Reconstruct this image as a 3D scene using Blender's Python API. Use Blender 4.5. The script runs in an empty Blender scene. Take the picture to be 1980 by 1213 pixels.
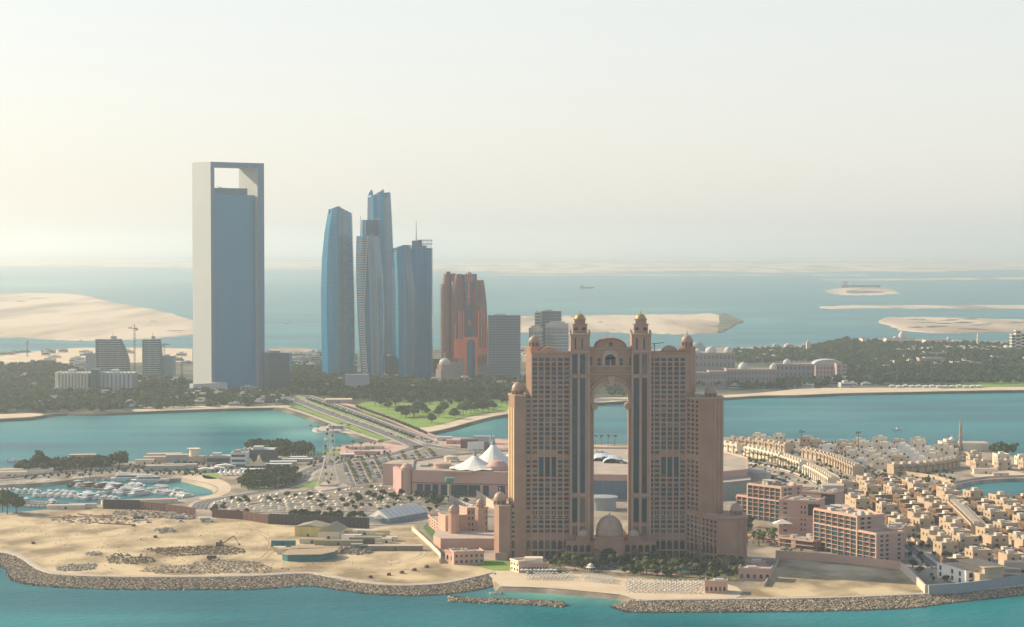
import bpy, math, random
from mathutils import Vector, noise as mn
from mathutils.geometry import tessellate_polygon
R = math.radians
rnd = random.Random(7)
S = bpy.context.scene
COL = S.collection
# ------------------------------------------------------------------ camera numbers
CW, CH, F, CAMZ, VH = 1980.0, 1213.0, 4140.0, 218.0, 470.0
TH = math.atan((CH/2-VH)/F); CT, ST = math.cos(TH), math.sin(TH)
LZ = 3.0                       # land level above the sea
def P(u, v, z=LZ):             # ground point seen at picture position (u, v)
    k = (CH/2-v)/F; w = z-CAMZ
    # w = Y(kc - s)/(c + ks)
    Y = w*(CT+k*ST)/(k*CT-ST)
    d = Y*CT-w*ST
    return ((u-CW/2)/F*d, Y)
def ZH(Y, v):                  # height of the point seen at row v at distance Y
    k = (CH/2-v)/F
    return CAMZ+Y*(k*CT-ST)/(CT+k*ST)
def XW(u, Y, z=LZ):
    return (u-CW/2)/F*(Y*CT-(z-CAMZ)*ST)
def MPP(v): return (P(991, v)[0]-P(990, v)[0])   # metres per picture pixel at ground row v

# ------------------------------------------------------------------ materials
MATS = {}
def nt_new(name):
    m = bpy.data.materials.new(name); m.use_nodes = True
    nt = m.node_tree; b = nt.nodes['Principled BSDF']
    return m, nt, b
def mat(name, col, rough=.8, var=.12, scale=.3, spec=.3, metal=0, col2=None, detail=4, bump=0, bscale=2, coord='Object', stretch=None, ramp=None):
    if name in MATS: return MATS[name]
    m, nt, b = nt_new(name); N = nt.nodes; L = nt.links
    b.inputs['Roughness'].default_value = rough
    b.inputs['Specular IOR Level'].default_value = spec
    b.inputs['Metallic'].default_value = metal
    tc = N.new('ShaderNodeTexCoord'); mp = N.new('ShaderNodeMapping')
    L.new(tc.outputs[coord], mp.inputs[0])
    if stretch: mp.inputs['Scale'].default_value = stretch
    nz = N.new('ShaderNodeTexNoise'); nz.inputs['Scale'].default_value = scale; nz.inputs['Detail'].default_value = detail
    L.new(mp.outputs[0], nz.inputs['Vector'])
    cr = N.new('ShaderNodeValToRGB'); L.new(nz.outputs[0], cr.inputs[0])
    c2 = col2 or tuple(min(1, c*(1+var)) for c in col)
    c1 = col if col2 else tuple(c*(1-var) for c in col)
    cr.color_ramp.elements[0].position = (ramp or (.3, .7))[0]; cr.color_ramp.elements[0].color = (*c1, 1)
    cr.color_ramp.elements[1].position = (ramp or (.3, .7))[1]; cr.color_ramp.elements[1].color = (*c2, 1)
    L.new(cr.outputs[0], b.inputs['Base Color'])
    if bump:
        n2 = N.new('ShaderNodeTexNoise'); n2.inputs['Scale'].default_value = bscale; n2.inputs['Detail'].default_value = 3
        L.new(mp.outputs[0], n2.inputs['Vector'])
        bp = N.new('ShaderNodeBump'); bp.inputs['Strength'].default_value = bump
        L.new(n2.outputs[0], bp.inputs['Height']); L.new(bp.outputs[0], b.inputs['Normal'])
    MATS[name] = m
    return m

# ------------------------------------------------------------------ mesh builder
class MB:
    def __init__(s): s.v = []; s.f = []; s.m = []; s.cur = 0
    def add(s, vs, fs, m=None):
        o = len(s.v); s.v.extend(vs); m = s.cur if m is None else m
        for f in fs: s.f.append(tuple(i+o for i in f)); s.m.append(m)
    def quad(s, a, b, c, d, m=None): s.add([a, b, c, d], [(0, 1, 2, 3)], m)
    def box(s, x0, y0, z0, x1, y1, z1, m=None, top=None):
        vs = [(x0,y0,z0),(x1,y0,z0),(x1,y1,z0),(x0,y1,z0),(x0,y0,z1),(x1,y0,z1),(x1,y1,z1),(x0,y1,z1)]
        s.add(vs, [(0,1,5,4),(1,2,6,5),(2,3,7,6),(3,0,4,7),(3,2,1,0)], m); s.add(vs, [(4,5,6,7)], top if top is not None else m)
    def cbox(s, x, y, z, w, d, h, a=0, m=None):
        ca, sa = math.cos(a), math.sin(a); vs = []
        for dz in (0, h):
            for sx, sy in ((-1,-1),(1,-1),(1,1),(-1,1)):
                px, py = sx*w/2, sy*d/2
                vs.append((x+px*ca-py*sa, y+px*sa+py*ca, z+dz))
        s.add(vs, [(0,1,5,4),(1,2,6,5),(2,3,7,6),(3,0,4,7),(4,5,6,7),(3,2,1,0)], m)
    def prism(s, pts, z0, z1, m=None, top=None, cap=True):
        n = len(pts); z1s = z1 if isinstance(z1, (list, tuple)) else [z1]*n
        vs = [(x, y, z0) for x, y in pts]+[(p[0], p[1], z) for p, z in zip(pts, z1s)]
        s.add(vs, [(i, (i+1) % n, (i+1) % n+n, i+n) for i in range(n)], m)
        if cap: s.add(vs[n:], [tuple(t) for t in tess(pts)], top if top is not None else m)
    def lathe(s, prof, n=16, cx=0, cy=0, cz=0, m=None, a0=0):
        vs = []; fs = []
        for r, z in prof:
            for i in range(n):
                a = a0+2*math.pi*i/n; vs.append((cx+r*math.cos(a), cy+r*math.sin(a), cz+z))
        for j in range(len(prof)-1):
            for i in range(n):
                fs.append((j*n+i, j*n+(i+1) % n, (j+1)*n+(i+1) % n, (j+1)*n+i))
        s.add(vs, fs, m)
    def tube(s, p, q, r, n=6, m=None, r2=None):
        p = Vector(p); q = Vector(q); d = (q-p).normalized(); r2 = r if r2 is None else r2
        a = d.orthogonal().normalized(); b = d.cross(a); vs = []
        for c, rr in ((p, r), (q, r2)):
            for i in range(n):
                t = 2*math.pi*i/n; vs.append(tuple(c+a*rr*math.cos(t)+b*rr*math.sin(t)))
        s.add(vs, [(i, (i+1) % n, (i+1) % n+n, i+n) for i in range(n)]+[tuple(range(n))[::-1], tuple(range(n, 2*n))], m)
    def blob(s, c, r, n=7, k=5, j=.2, seed=0, m=None, flat=1):
        rr = random.Random(seed); vs = []; fs = []
        for a in range(k+1):
            t = math.pi*a/k
            for b in range(n):
                ph = 2*math.pi*b/n; q = r*(1+rr.uniform(-j, j))
                vs.append((c[0]+q*math.sin(t)*math.cos(ph), c[1]+q*math.sin(t)*math.sin(ph), c[2]+q*flat*math.cos(t)))
        for a in range(k):
            for b in range(n): fs.append((a*n+b, (a+1)*n+b, (a+1)*n+(b+1) % n, a*n+(b+1) % n))
        s.add(vs, fs, m)
    def mesh(s, name, mats, smooth=False):
        me = bpy.data.meshes.new(name); me.from_pydata(s.v, [], s.f)
        if not isinstance(mats, (list, tuple)): mats = [mats]
        for x in mats: me.materials.append(x)
        if len(mats) > 1: me.polygons.foreach_set('material_index', s.m)
        if smooth: me.polygons.foreach_set('use_smooth', [True]*len(me.polygons))
        me.update(); return me
    def build(s, name, mats, parent=None, smooth=False, loc=None, label=None, kind=None):
        o = bpy.data.objects.new(name, s.mesh(name, mats, smooth)); COL.objects.link(o)
        if parent: o.parent = parent
        if loc: o.location = loc
        if label: o['label'] = label
        if kind: o['kind'] = kind
        return o
def tess(pts): return tessellate_polygon([[Vector((p[0], p[1], 0)) for p in pts]])
def tag(o, label, cat, group=None, kind=None):
    if label: o['label'] = label
    if cat: o['category'] = cat
    if group: o['group'] = group
    if kind: o['kind'] = kind
    return o
def thing(name, label, cat, loc=(0,0,0), rz=0, group=None):
    o = bpy.data.objects.new(name, None); COL.objects.link(o); o.empty_display_size = 2
    o.location = loc; o.rotation_euler = (0, 0, rz)
    return tag(o, label, cat, group)
def struct(o): o['kind'] = 'structure'; return o
def dup(root, loc, rz=0, label=None, group=None, sc=None):
    c = root.copy(); COL.objects.link(c); c.location = loc; c.rotation_euler = (0, 0, rz)
    if label: c['label'] = label
    if group: c['group'] = group
    if sc: c.scale = sc if isinstance(sc, (tuple, list)) else (sc, sc, sc)
    for ch in KIDS.get(root.name, ()) or root.children:
        k = ch.copy(); COL.objects.link(k); k.parent = c
        for g in ch.children:
            q = g.copy(); COL.objects.link(q); q.parent = k
    return c
KIDS = {}
class Placer:                  # first placement moves the prototype itself, later ones copy it
    def __init__(s, proto): s.p = proto; s.used = False; s.kids = list(proto.children)
    def put(s, loc, rz=0, label=None, group=None, sc=None):
        if not s.used:
            s.used = True; o = s.p; o.location = loc; o.rotation_euler = (0, 0, rz)
            if label: o['label'] = label
            if group: o['group'] = group
            if sc: o.scale = sc if isinstance(sc, (tuple, list)) else (sc, sc, sc)
            return o
        KIDS[s.p.name] = s.kids
        return dup(s.p, loc, rz, label, group, sc)
def inpoly(x, y, p):
    r = False; j = len(p)-1
    for i in range(len(p)):
        if (p[i][1] > y) != (p[j][1] > y) and x < (p[j][0]-p[i][0])*(y-p[i][1])/(p[j][1]-p[i][1])+p[i][0]: r = not r
        j = i
    return r
def smooth_line(pts, k=3, closed=False):       # Catmull-Rom
    out = []; n = len(pts); rng = range(n if closed else n-1)
    for i in rng:
        g = (lambda q: pts[q % n]) if closed else (lambda q: pts[max(0, min(n-1, q))])
        p0, p1, p2, p3 = g(i-1), g(i), g(i+1), g(i+2)
        for j in range(k):
            t = j/k
            out.append(tuple(.5*((2*p1[c])+(-p0[c]+p2[c])*t+(2*p0[c]-5*p1[c]+4*p2[c]-p3[c])*t*t+(-p0[c]+3*p1[c]-3*p2[c]+p3[c])*t**3) for c in (0, 1)))
    if not closed: out.append(pts[-1])
    return out
# ------------------------------------------------------------------ camera, light, air
cd = bpy.data.cameras.new('camera'); cam = bpy.data.objects.new('camera', cd); COL.objects.link(cam)
cd.sensor_width = 36; cd.lens = 36*F/CW; cd.clip_start = 1; cd.clip_end = 300000
cam.location = (0, 0, CAMZ); cam.rotation_euler = (math.pi/2-TH, 0, 0); S.camera = cam
SUNAZ = Vector((-.91, .41, 0)).normalized(); SUNEL = R(27)
sd = Vector((SUNAZ.x*math.cos(SUNEL), SUNAZ.y*math.cos(SUNEL), math.sin(SUNEL)))
sl = bpy.data.lights.new('sun', 'SUN'); sun = bpy.data.objects.new('sun', sl); COL.objects.link(sun)
sl.energy = 5.0; sl.angle = R(.5); sl.color = (1, .83, .58)
sun.rotation_euler = sd.to_track_quat('Z', 'Y').to_euler(); sun.location = (-500, 900, 900)
W = bpy.data.worlds.new('World'); S.world = W; W.use_nodes = True
wn = W.node_tree; bg = wn.nodes['Background']; sk = wn.nodes.new('ShaderNodeTexSky')
sk.sky_type = 'NISHITA'; sk.sun_disc = False; sk.sun_elevation = SUNEL
sk.sun_rotation = math.atan2(sd.x, sd.y); sk.air_density = 1.0; sk.dust_density = 1.4; sk.ozone_density = 1.2; sk.altitude = 0
mxs = wn.nodes.new('ShaderNodeMixRGB'); mxs.inputs[0].default_value = .6; mxs.inputs[2].default_value = (5.8, 5.65, 5.35, 1)   # thin high cloud veil over the clear sky
wtc = wn.nodes.new('ShaderNodeTexCoord'); wsx = wn.nodes.new('ShaderNodeSeparateXYZ'); wmr = wn.nodes.new('ShaderNodeMapRange')   # the veil is thick towards the horizon and thin overhead
wn.links.new(wtc.outputs['Generated'], wsx.inputs[0]); wn.links.new(wsx.outputs[2], wmr.inputs[0]); wmr.inputs[1].default_value = .14; wmr.inputs[2].default_value = .55; wmr.inputs[3].default_value = .68; wmr.inputs[4].default_value = .06
wn.links.new(wmr.outputs[0], mxs.inputs[0]); wn.links.new(sk.outputs[0], mxs.inputs[1]); wn.links.new(mxs.outputs[0], bg.inputs[0]); bg.inputs[1].default_value = .12
S.view_settings.view_transform = 'Standard'; S.view_settings.look = 'None'; S.view_settings.exposure = .46; S.view_settings.gamma = 1
S.cycles.volume_bounces = 2; S.cycles.max_bounces = 8; S.cycles.diffuse_bounces = 2; S.cycles.glossy_bounces = 2
S.cycles.use_denoising = True
def haze(dens, col=(.86, .92, .94), g=.6):
    b = MB(); b.box(-72000, -2500, -6, 72000, 118000, 356)
    m = bpy.data.materials.new('haze_air'); m.use_nodes = True; nt = m.node_tree
    nt.nodes.remove(nt.nodes['Principled BSDF'])
    pv = nt.nodes.new('ShaderNodeVolumePrincipled'); pv.inputs['Density'].default_value = dens
    pv.inputs['Color'].default_value = (*col, 1); pv.inputs['Anisotropy'].default_value = g
    nt.links.new(pv.outputs[0], nt.nodes['Material Output'].inputs['Volume'])
    o = b.build('haze', m); o['kind'] = 'stuff'; o['label'] = 'pale sea haze between the viewer and the far shore'
    return o
# ------------------------------------------------------------------ sea
def water_material():
    m, nt, b = nt_new('sea_water'); N = nt.nodes; L = nt.links
    at = N.new('ShaderNodeAttribute'); at.attribute_name = 'shallow'
    tc = N.new('ShaderNodeTexCoord'); mp = N.new('ShaderNodeMapping'); mp.inputs['Scale'].default_value = (.0026, .011, 1)
    L.new(tc.outputs['Object'], mp.inputs[0])
    nz = N.new('ShaderNodeTexNoise'); nz.inputs['Scale'].default_value = 1; nz.inputs['Detail'].default_value = 6; L.new(mp.outputs[0], nz.inputs['Vector'])
    cr = N.new('ShaderNodeValToRGB'); L.new(nz.outputs[0], cr.inputs[0])
    cr.color_ramp.elements[0].position = .35; cr.color_ramp.elements[0].color = (.003, .105, .14, 1)
    cr.color_ramp.elements[1].position = .65; cr.color_ramp.elements[1].color = (.014, .215, .235, 1)
    mx = N.new('ShaderNodeMixRGB'); L.new(at.outputs['Fac'], mx.inputs[0]); L.new(cr.outputs[0], mx.inputs[1]); mx.inputs[2].default_value = (.17, .45, .36, 1)
    L.new(mx.outputs[0], b.inputs['Base Color'])
    b.inputs['Roughness'].default_value = .3; b.inputs['IOR'].default_value = 1.2; b.inputs['Specular IOR Level'].default_value = .12
    m2 = N.new('ShaderNodeMapping'); m2.inputs['Scale'].default_value = (.10, .22, 1); L.new(tc.outputs['Object'], m2.inputs[0])
    n2 = N.new('ShaderNodeTexNoise'); n2.inputs['Scale'].default_value = 1; n2.inputs['Detail'].default_value = 5; n2.inputs['Roughness'].default_value = .6; L.new(m2.outputs[0], n2.inputs['Vector'])
    bp = N.new('ShaderNodeBump'); bp.inputs['Strength'].default_value = .8; bp.inputs['Distance'].default_value = 2.2
    L.new(n2.outputs[0], bp.inputs['Height']); L.new(bp.outputs[0], b.inputs['Normal'])
    return m
SHALLOW = [(1090,1148,130,12,.95),(1000,1146,60,9,.5),(1190,1160,50,9,.5),(1060,1160,120,9,.5),(500,812,110,14,.75),(340,815,120,12,.35),(590,838,60,9,.6),(900,825,60,12,.6),
 (40,815,120,16,.35),(420,540,260,9,.3),(60,550,240,8,.4),(700,600,260,5,.22),(1300,598,200,5,.3),(1480,620,60,6,.35),(1640,625,70,5,.35),(1050,590,160,6,.2),(370,945,40,10,.4),(1180,790,60,14,.25),
 (1550,800,120,18,.2),(1180,615,200,6,.2),(600,640,120,6,.2),(1900,945,60,10,.15)]
def make_sea():
    b = MB(); us = [-900+i*30 for i in range(127)]
    vs_ = [1900, 1500, 1300]+[1240-i*4 for i in range(176)]+[538-i*1.5 for i in range(36)]+[483,481,479.5,478.6]
    pts = []; sh = []
    for v in vs_:
        for u in us:
            x, y = P(u, v, 0); pts.append((x, y, 0))
            s = 0
            for cu, cv, su, sv, a in SHALLOW:
                d = ((u-cu)/su)**2+((v-cv)/sv)**2
                if d < 9: s = max(s, a*math.exp(-d))
            sh.append(s)
    n = len(us); fs = [(j*n+i, j*n+i+1, (j+1)*n+i+1, (j+1)*n+i) for j in range(len(vs_)-1) for i in range(n-1)]
    b.add(pts, fs); o = b.build('water', water_material())
    a = o.data.attributes.new('shallow', 'FLOAT', 'POINT'); a.data.foreach_set('value', sh)
    struct(o); o['label'] = 'turquoise sea around the islands'
    return o
make_sea()
# ------------------------------------------------------------------ land sheets
def land(name, pts, z, m, skirt=6, label=None, px=True, k=3, drop=-1.5, world=None, rough=0):
    if rough:
        q = smooth_line(pts, 9, True); pts = [(u+rough*4*mn.noise(Vector((u*.07, v*.3, 1.7)))+rough*2*mn.noise(Vector((u*.3, v, 5))), v+rough*.55*mn.noise(Vector((u*.05, v*.4, 9)))+rough*.3*mn.noise(Vector((u*.21, v, 3)))) for u, v in q]; k = 1
    w = world or [P(u, v, z) for u, v in (smooth_line(pts, k, True) if k > 1 else pts)]
    area = sum(w[i-1][0]*w[i][1]-w[i][0]*w[i-1][1] for i in range(len(w)))
    if area < 0: w = w[::-1]
    b = MB(); n = len(w); top = [(x, y, z) for x, y in w]
    b.add(top, [tuple(t) for t in tess(w)], 0)
    if skirt:
        out = []
        for i in range(n):
            ax, ay = w[i-1]; bx, by = w[(i+1) % n]; dx, dy = bx-ax, by-ay; l = math.hypot(dx, dy) or 1
            out.append((w[i][0]+dy/l*skirt, w[i][1]-dx/l*skirt, drop))
        b.add(top+out, [(i, n+i, n+(i+1) % n, (i+1) % n) for i in range(n)], 1 if isinstance(m, list) else 0)
    o = b.build(name, m)
    if label: o['label'] = label
    return struct(o)
SAND = mat('sand_ground', (.25, .185, .10), .95, col2=(.60, .47, .28), scale=.035, detail=12, stretch=(1, .6, 1), ramp=(.38, .60), bump=.5, bscale=.25)
BEACH = mat('beach_sand', (.54, .42, .28), .95, col2=(.68, .56, .40), scale=.03, detail=6)
URB = mat('urban_ground', (.19, .155, .115), .9, col2=(.42, .35, .26), scale=.045, detail=12, ramp=(.38, .62), stretch=(1, .5, 1))
GREENG = mat('scrub_ground', (.04, .055, .03), .95, col2=(.17, .155, .10), scale=.012, detail=9, ramp=(.42, .68))
GRASS = mat('lawn_grass', (.13, .24, .03), .95, col2=(.22, .34, .06), scale=.03, detail=6)
ASPH = mat('asphalt', (.10, .095, .09), .9, col2=(.14, .13, .12), scale=.05, detail=6)
PAVE = mat('pavement_stone', (.42, .34, .28), .9, col2=(.55, .46, .38), scale=.1)
PINKP = mat('pink_paving', (.50, .30, .25), .9, col2=(.60, .40, .34), scale=.06)
FARL = mat('far_desert', (.28, .225, .16), .95, col2=(.58, .475, .35), scale=.006, detail=10, stretch=(.8, .12, 1), ramp=(.38, .56))
ROCKM = mat('rock_slope', (.22, .19, .15), .95, col2=(.34, .29, .22), scale=.5)
KERB = mat('kerb_stone', (.60, .54, .45), .85, var=.08)
WHITEM = mat('white_paint', (.78, .76, .72), .6, var=.04)
FRONT_TOP = [(-420,1020),(-150,1048),(0,1068),(40,1080),(75,1102),(115,1112),(200,1116),(330,1117),(480,1115),(590,1110),(640,1117),(700,1127),(760,1133),(820,1132),(870,1127),(920,1116),(952,1108)]
BEACH_L = [(968,1134),(1010,1135),(1060,1137),(1110,1141),(1160,1146),(1200,1150),(1222,1157)]
RIGHT_TOP = [(1230,1163),(1300,1161),(1400,1160),(1600,1157),(1780,1150),(1850,1146),(1980,1133),(2200,1115),(2500,1090)]
LAGOON = [(2500,985),(2100,968),(1980,963),(1910,960),(1862,953),(1838,944),(1860,935),(1900,928),(1980,925),(2100,926),(2400,930)]
BACK = [(2400,900),(2100,893),(1980,888),(1930,868),(1880,866),(1800,862),(1740,860),(1640,856),(1560,850),(1480,848),(1400,846),(1300,850),(1220,858),(1150,859),(1060,852),(990,848),(920,846),(860,844),(836,841)]
BACK2 = [(742,853),(700,856),(655,862),(640,874),(612,876),(570,872),(476,872),(440,882),(380,886),(300,890),(240,893),(180,894),(100,898),(30,911),(-60,921),(-420,945)]
BASIN = [(-420,962),(-100,948),(0,938),(60,935),(121,930),(194,921),(262,925),(313,928),(351,925),(385,932),(415,941),(418,950),(404,957),(384,960),(330,967),(232,969),(200,974),(100,984),(36,990),(-100,996),(-420,1005)]
island = smooth_line(FRONT_TOP, 4)+smooth_line(BEACH_L, 2)+smooth_line(RIGHT_TOP, 3)+smooth_line(LAGOON, 3)+smooth_line(BACK, 3)+smooth_line(BACK2, 3)+smooth_line(BASIN, 3)
land('island_ground', island, LZ, URB, 5, k=1, label='sandy paved ground of the near island')
# mainland with the causeway
MAIN_N = [(-700,822),(-100,818),(0,811),(60,808),(110,800),(180,800),(260,797),(340,794),(430,791),(530,789)]
CAUSE_L = [(548,791),(585,802),(640,822),(685,840),(722,851),(742,856)]
CAUSE_R = [(836,843),(812,829)]
MAIN_N2 = [(826,838),(868,829),(900,820),(945,808),(985,801),(1060,790),(1150,780),(1230,776),(1330,775),(1400,770),(1470,766),(1540,765),(1640,761),(1750,759),(1850,757),(1980,755),(2200,752),(2700,750)]
MAIN_B = [(2700,690),(2100,672),(1980,664),(1880,660),(1740,657),(1650,658),(1570,668),(1500,672),(1430,672),(1300,676),(1100,674),(1005,668),(850,676),(620,678),(510,677),(370,676),(300,674),(150,674),(60,682),(0,690),(-150,697),(-700,705)]
main = smooth_line(MAIN_N, 3)+smooth_line(CAUSE_L, 3)+smooth_line(CAUSE_R, 2)[:2]+smooth_line(MAIN_N2, 3)+smooth_line(MAIN_B, 3)
land('mainland_ground', main, LZ-.06, GREENG, 6, k=1, label='green scrub ground of the mainland shore')
def sheet(name, pts, dz, m, label=None, k=3, base=LZ, skirt=0):
    return land(name, pts, base+dz, m, skirt, label, k=k, drop=base-.3)
# foreground reclaimed sand
sheet('sand_flat', FRONT_TOP[2:]+[(968,1128),(975,1108),(940,1100),(905,1090),(878,1083),(852,1075),(842,1060),(815,1030),(798,1012),(700,1024),(520,1010),(410,1000),(380,996),(200,976),(120,988),(50,994),(0,998),(-150,1004),(-300,1020),(-150,1048)], .02, SAND, 'bare graded sand of the reclaimed building plot', k=1)
sheet('beach', [(945,1112),(968,1134)]+BEACH_L[1:]+[(1236,1161),(1300,1159),(1420,1157),(1440,1148),(1425,1135),(1380,1122),(1300,1124),(1200,1118),(1120,1110),(1040,1108),(985,1104),(960,1104)], .04, BEACH, 'pale beach in front of the arched hotel', k=1)
sheet('sand_plot', [(1440,1156),(1600,1153),(1770,1147),(1785,1143),(1768,1118),(1740,1096),(1700,1098),(1500,1083),(1490,1100),(1465,1135),(1430,1148)], .05, SAND, 'empty sand plot beside the arched hotel', k=1)
# beaches and lawns of the mainland
sheet('mainland_beach', [(822,836),(868,827.5),(900,818.5),(945,807),(985,799.5),(1060,789),(1060,780),(985,791),(960,797),(910,806),(870,817),(836,824),(812,826)], .02, BEACH, 'curved pale beach beyond the causeway')
sheet('mainland_beach', [(1150,778.5),(1230,774.6),(1330,774),(1400,769),(1470,765),(1540,764),(1640,760),(1750,758),(1850,756),(1980,754),(2300,751),(2300,744),(1980,748),(1850,749),(1700,750),(1560,751),(1500,757),(1400,764),(1230,768),(1150,770)], .03, BEACH, 'long beach of the far palace shore')
sheet('mainland_beach', [(262,796),(340,793),(430,790),(530,788),(545,789),(560,784),(430,784),(300,787),(262,791)], .03, BEACH, 'thin beach below the tall white framed tower')
sheet('mainland_beach', [(-700,820),(-100,816),(0,809.5),(60,806),(85,802),(60,799),(0,801),(-200,806),(-700,806)], .03, BEACH, 'beach at the left end of the mainland')
sheet('lawn', [(690,790),(728,806),(800,826),(850,822),(900,806),(960,798),(985,791),(985,775),(930,772),(860,775),(800,780),(740,776),(700,780)], .05, GRASS, 'bright green park lawn between the trees')
sheet('lawn', [(1820,752),(1980,746),(2100,742),(2100,728),(1960,734),(1860,742)], .05, GRASS, 'green lawn behind the palace beach')
sheet('lawn', [(960,731),(1010,737),(1015,744),(975,748),(945,741)], .05, GRASS, 'small lawn in the trees left of the arched hotel')
sheet('lawn', [(935,1084),(985,1086),(990,1102),(950,1102),(920,1092)], .06, GRASS, 'small lawn beside the arched hotel')
sheet('lawn', [(590,880),(625,874),(650,869),(652,880),(620,884),(596,885)], .05, GRASS, 'lawn by the water behind the observation wheel')
sheet('lawn', [(392,918),(418,917),(425,925),(398,926)], .05, GRASS, 'small lawn by the marina tents')
sheet('lawn', [(560,926),(585,905),(592,912),(590,930),(640,936),(560,945),(480,945),(470,935)], .04, GRASS, 'green verge under the trees by the bend')
sheet('back_shore', [(-700,703),(-150,695),(0,688.5),(60,680.5),(150,672.6),(300,672.6),(372,674.6),(372,700),(200,702),(0,704),(-400,712)], .04, BEACH, 'sandy building land on the back shore', k=1)
sheet('back_shore', [(1005,668.6),(1100,674),(1300,676),(1430,671),(1570,667),(1650,657),(1740,655),(1980,662),(1980,668),(1700,672),(1500,684),(1350,700),(1010,700)], .04, URB, 'pale back shore around the palace', k=1)
sheet('urban_patch', [(510,676),(620,677),(620,700),(600,716),(560,712),(510,715)], .05, URB, 'paved ground of the low district behind the towers')
sheet('marina_beach', [(352,924),(388,931),(418,940),(421,950),(407,958),(386,962),(392,966),(425,960),(446,948),(440,934),(405,921),(370,918)], .05, BEACH, 'curved sand beach of the small marina bay')
# far lands and islands
for nm, pts, lb in (
 ('desert_island', [(-500,568),(0,566),(60,567),(140,569),(215,584),(300,600),(365,618),(395,632),(380,644),(300,652),(210,657),(120,656),(0,651),(-500,650)], 'flat sandy island on the left behind the tall white tower'),
 ('desert_island', [(960,616),(1100,611),(1200,609),(1330,608),(1385,609),(1388,640),(1330,645),(1250,643),(1150,641),(1050,640),(960,640)], 'flat sandy island behind the arched hotel'),
 ('desert_island', [(1706,617),(1760,613),(1880,615),(1980,618),(2400,622),(2400,640),(1980,641),(1850,643),(1770,640),(1738,632)], 'sandy island at the right edge'),
 ('sand_spit', [(1598,592.5),(1700,590.5),(1980,590),(2500,589),(2500,595),(1980,596),(1700,595),(1610,596)], 'long thin sand spit on the right'),
 ('sand_spit', [(1592,540.6),(1760,539),(1980,537),(2400,536),(2400,538),(1980,539.6),(1700,541.8)], 'very thin far sand spit on the right'),
 ('desert_island', [(1600,563),(1630,557),(1700,556.5),(1735,563),(1715,569),(1640,570)], 'small sandy islet under the moored barge'),
 ('far_shore', [(-900,514),(0,514.5),(200,515.5),(500,519),(700,521.5),(900,524),(1000,528),(1100,528),(1250,526),(1330,523),(1500,527),(1650,524),(1800,526),(1980,521),(2900,516),(2900,505),(1980,507),(1500,509),(1100,508),(600,507),(0,505),(-900,504)], 'far desert shore across the strait'),
 ('far_shore', [(-900,503),(300,503.5),(900,502),(1500,504.5),(2900,503),(2900,501.5),(1200,501),(300,501.5),(-900,501)], 'thin far sand band across the strait'),
 ('far_shore', [(800,534),(1100,532.5),(1400,533),(1640,532.6),(1640,531.2),(1300,531),(1000,531.3)], 'thin sand bar before the far desert shore'),
 ('far_shore', [(-900,497),(0,496),(700,497),(1400,499),(1980,497),(2900,496),(2900,491),(1980,492),(700,491),(-900,491)], 'farthest pale shore near the horizon'),
): land(nm, pts, 2.0, FARL, 20, lb, rough=(2.2 if pts[0][1] > 545 else 1.0))
land('mangrove_flat', [(1392,609),(1412,611),(1432,619),(1420,629),(1394,640),(1388,640)], 2.1, GREENG, 10, 'dark vegetated tip of the sandy island', rough=2)
land('mangrove_flat', [(1640,562),(1700,563),(1712,566),(1650,567.5)], 2.1, GREENG, 10, 'dark scrub on the small islet', rough=1.5)
for i in range(34):
    u, v = (rnd.uniform(1740, 1980), rnd.uniform(616, 640)) if i < 20 else (rnd.uniform(1000, 1390), rnd.uniform(612, 640)) if i < 27 else (rnd.uniform(0, 330), rnd.uniform(575, 650)); L_ = rnd.uniform(10, 46)
    if i < 27 or v > 565+u*.17: land('mangrove_flat', [(u, v), (u+L_/2, v-rnd.uniform(.5, 1.3)), (u+L_, v), (u+L_/2, v+rnd.uniform(.5, 1.4))], 2.3, GREENG, 0, 'low scrub patch on the sandy islands', rough=1)
for i in range(26):                      # dark scrub streaks on the far shores
    u = rnd.uniform(-50, 2000); v = rnd.choice([rnd.uniform(508, 520), rnd.uniform(492, 496)]); L_ = rnd.uniform(40, 160)
    land('mangrove_flat', [(u, v), (u+L_/2, v-.5), (u+L_, v), (u+L_/2, v+.6)], 2.3, GREENG, 0, 'dark scrub streak on the far shore')
HAZE_D=0.72e-4
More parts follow.
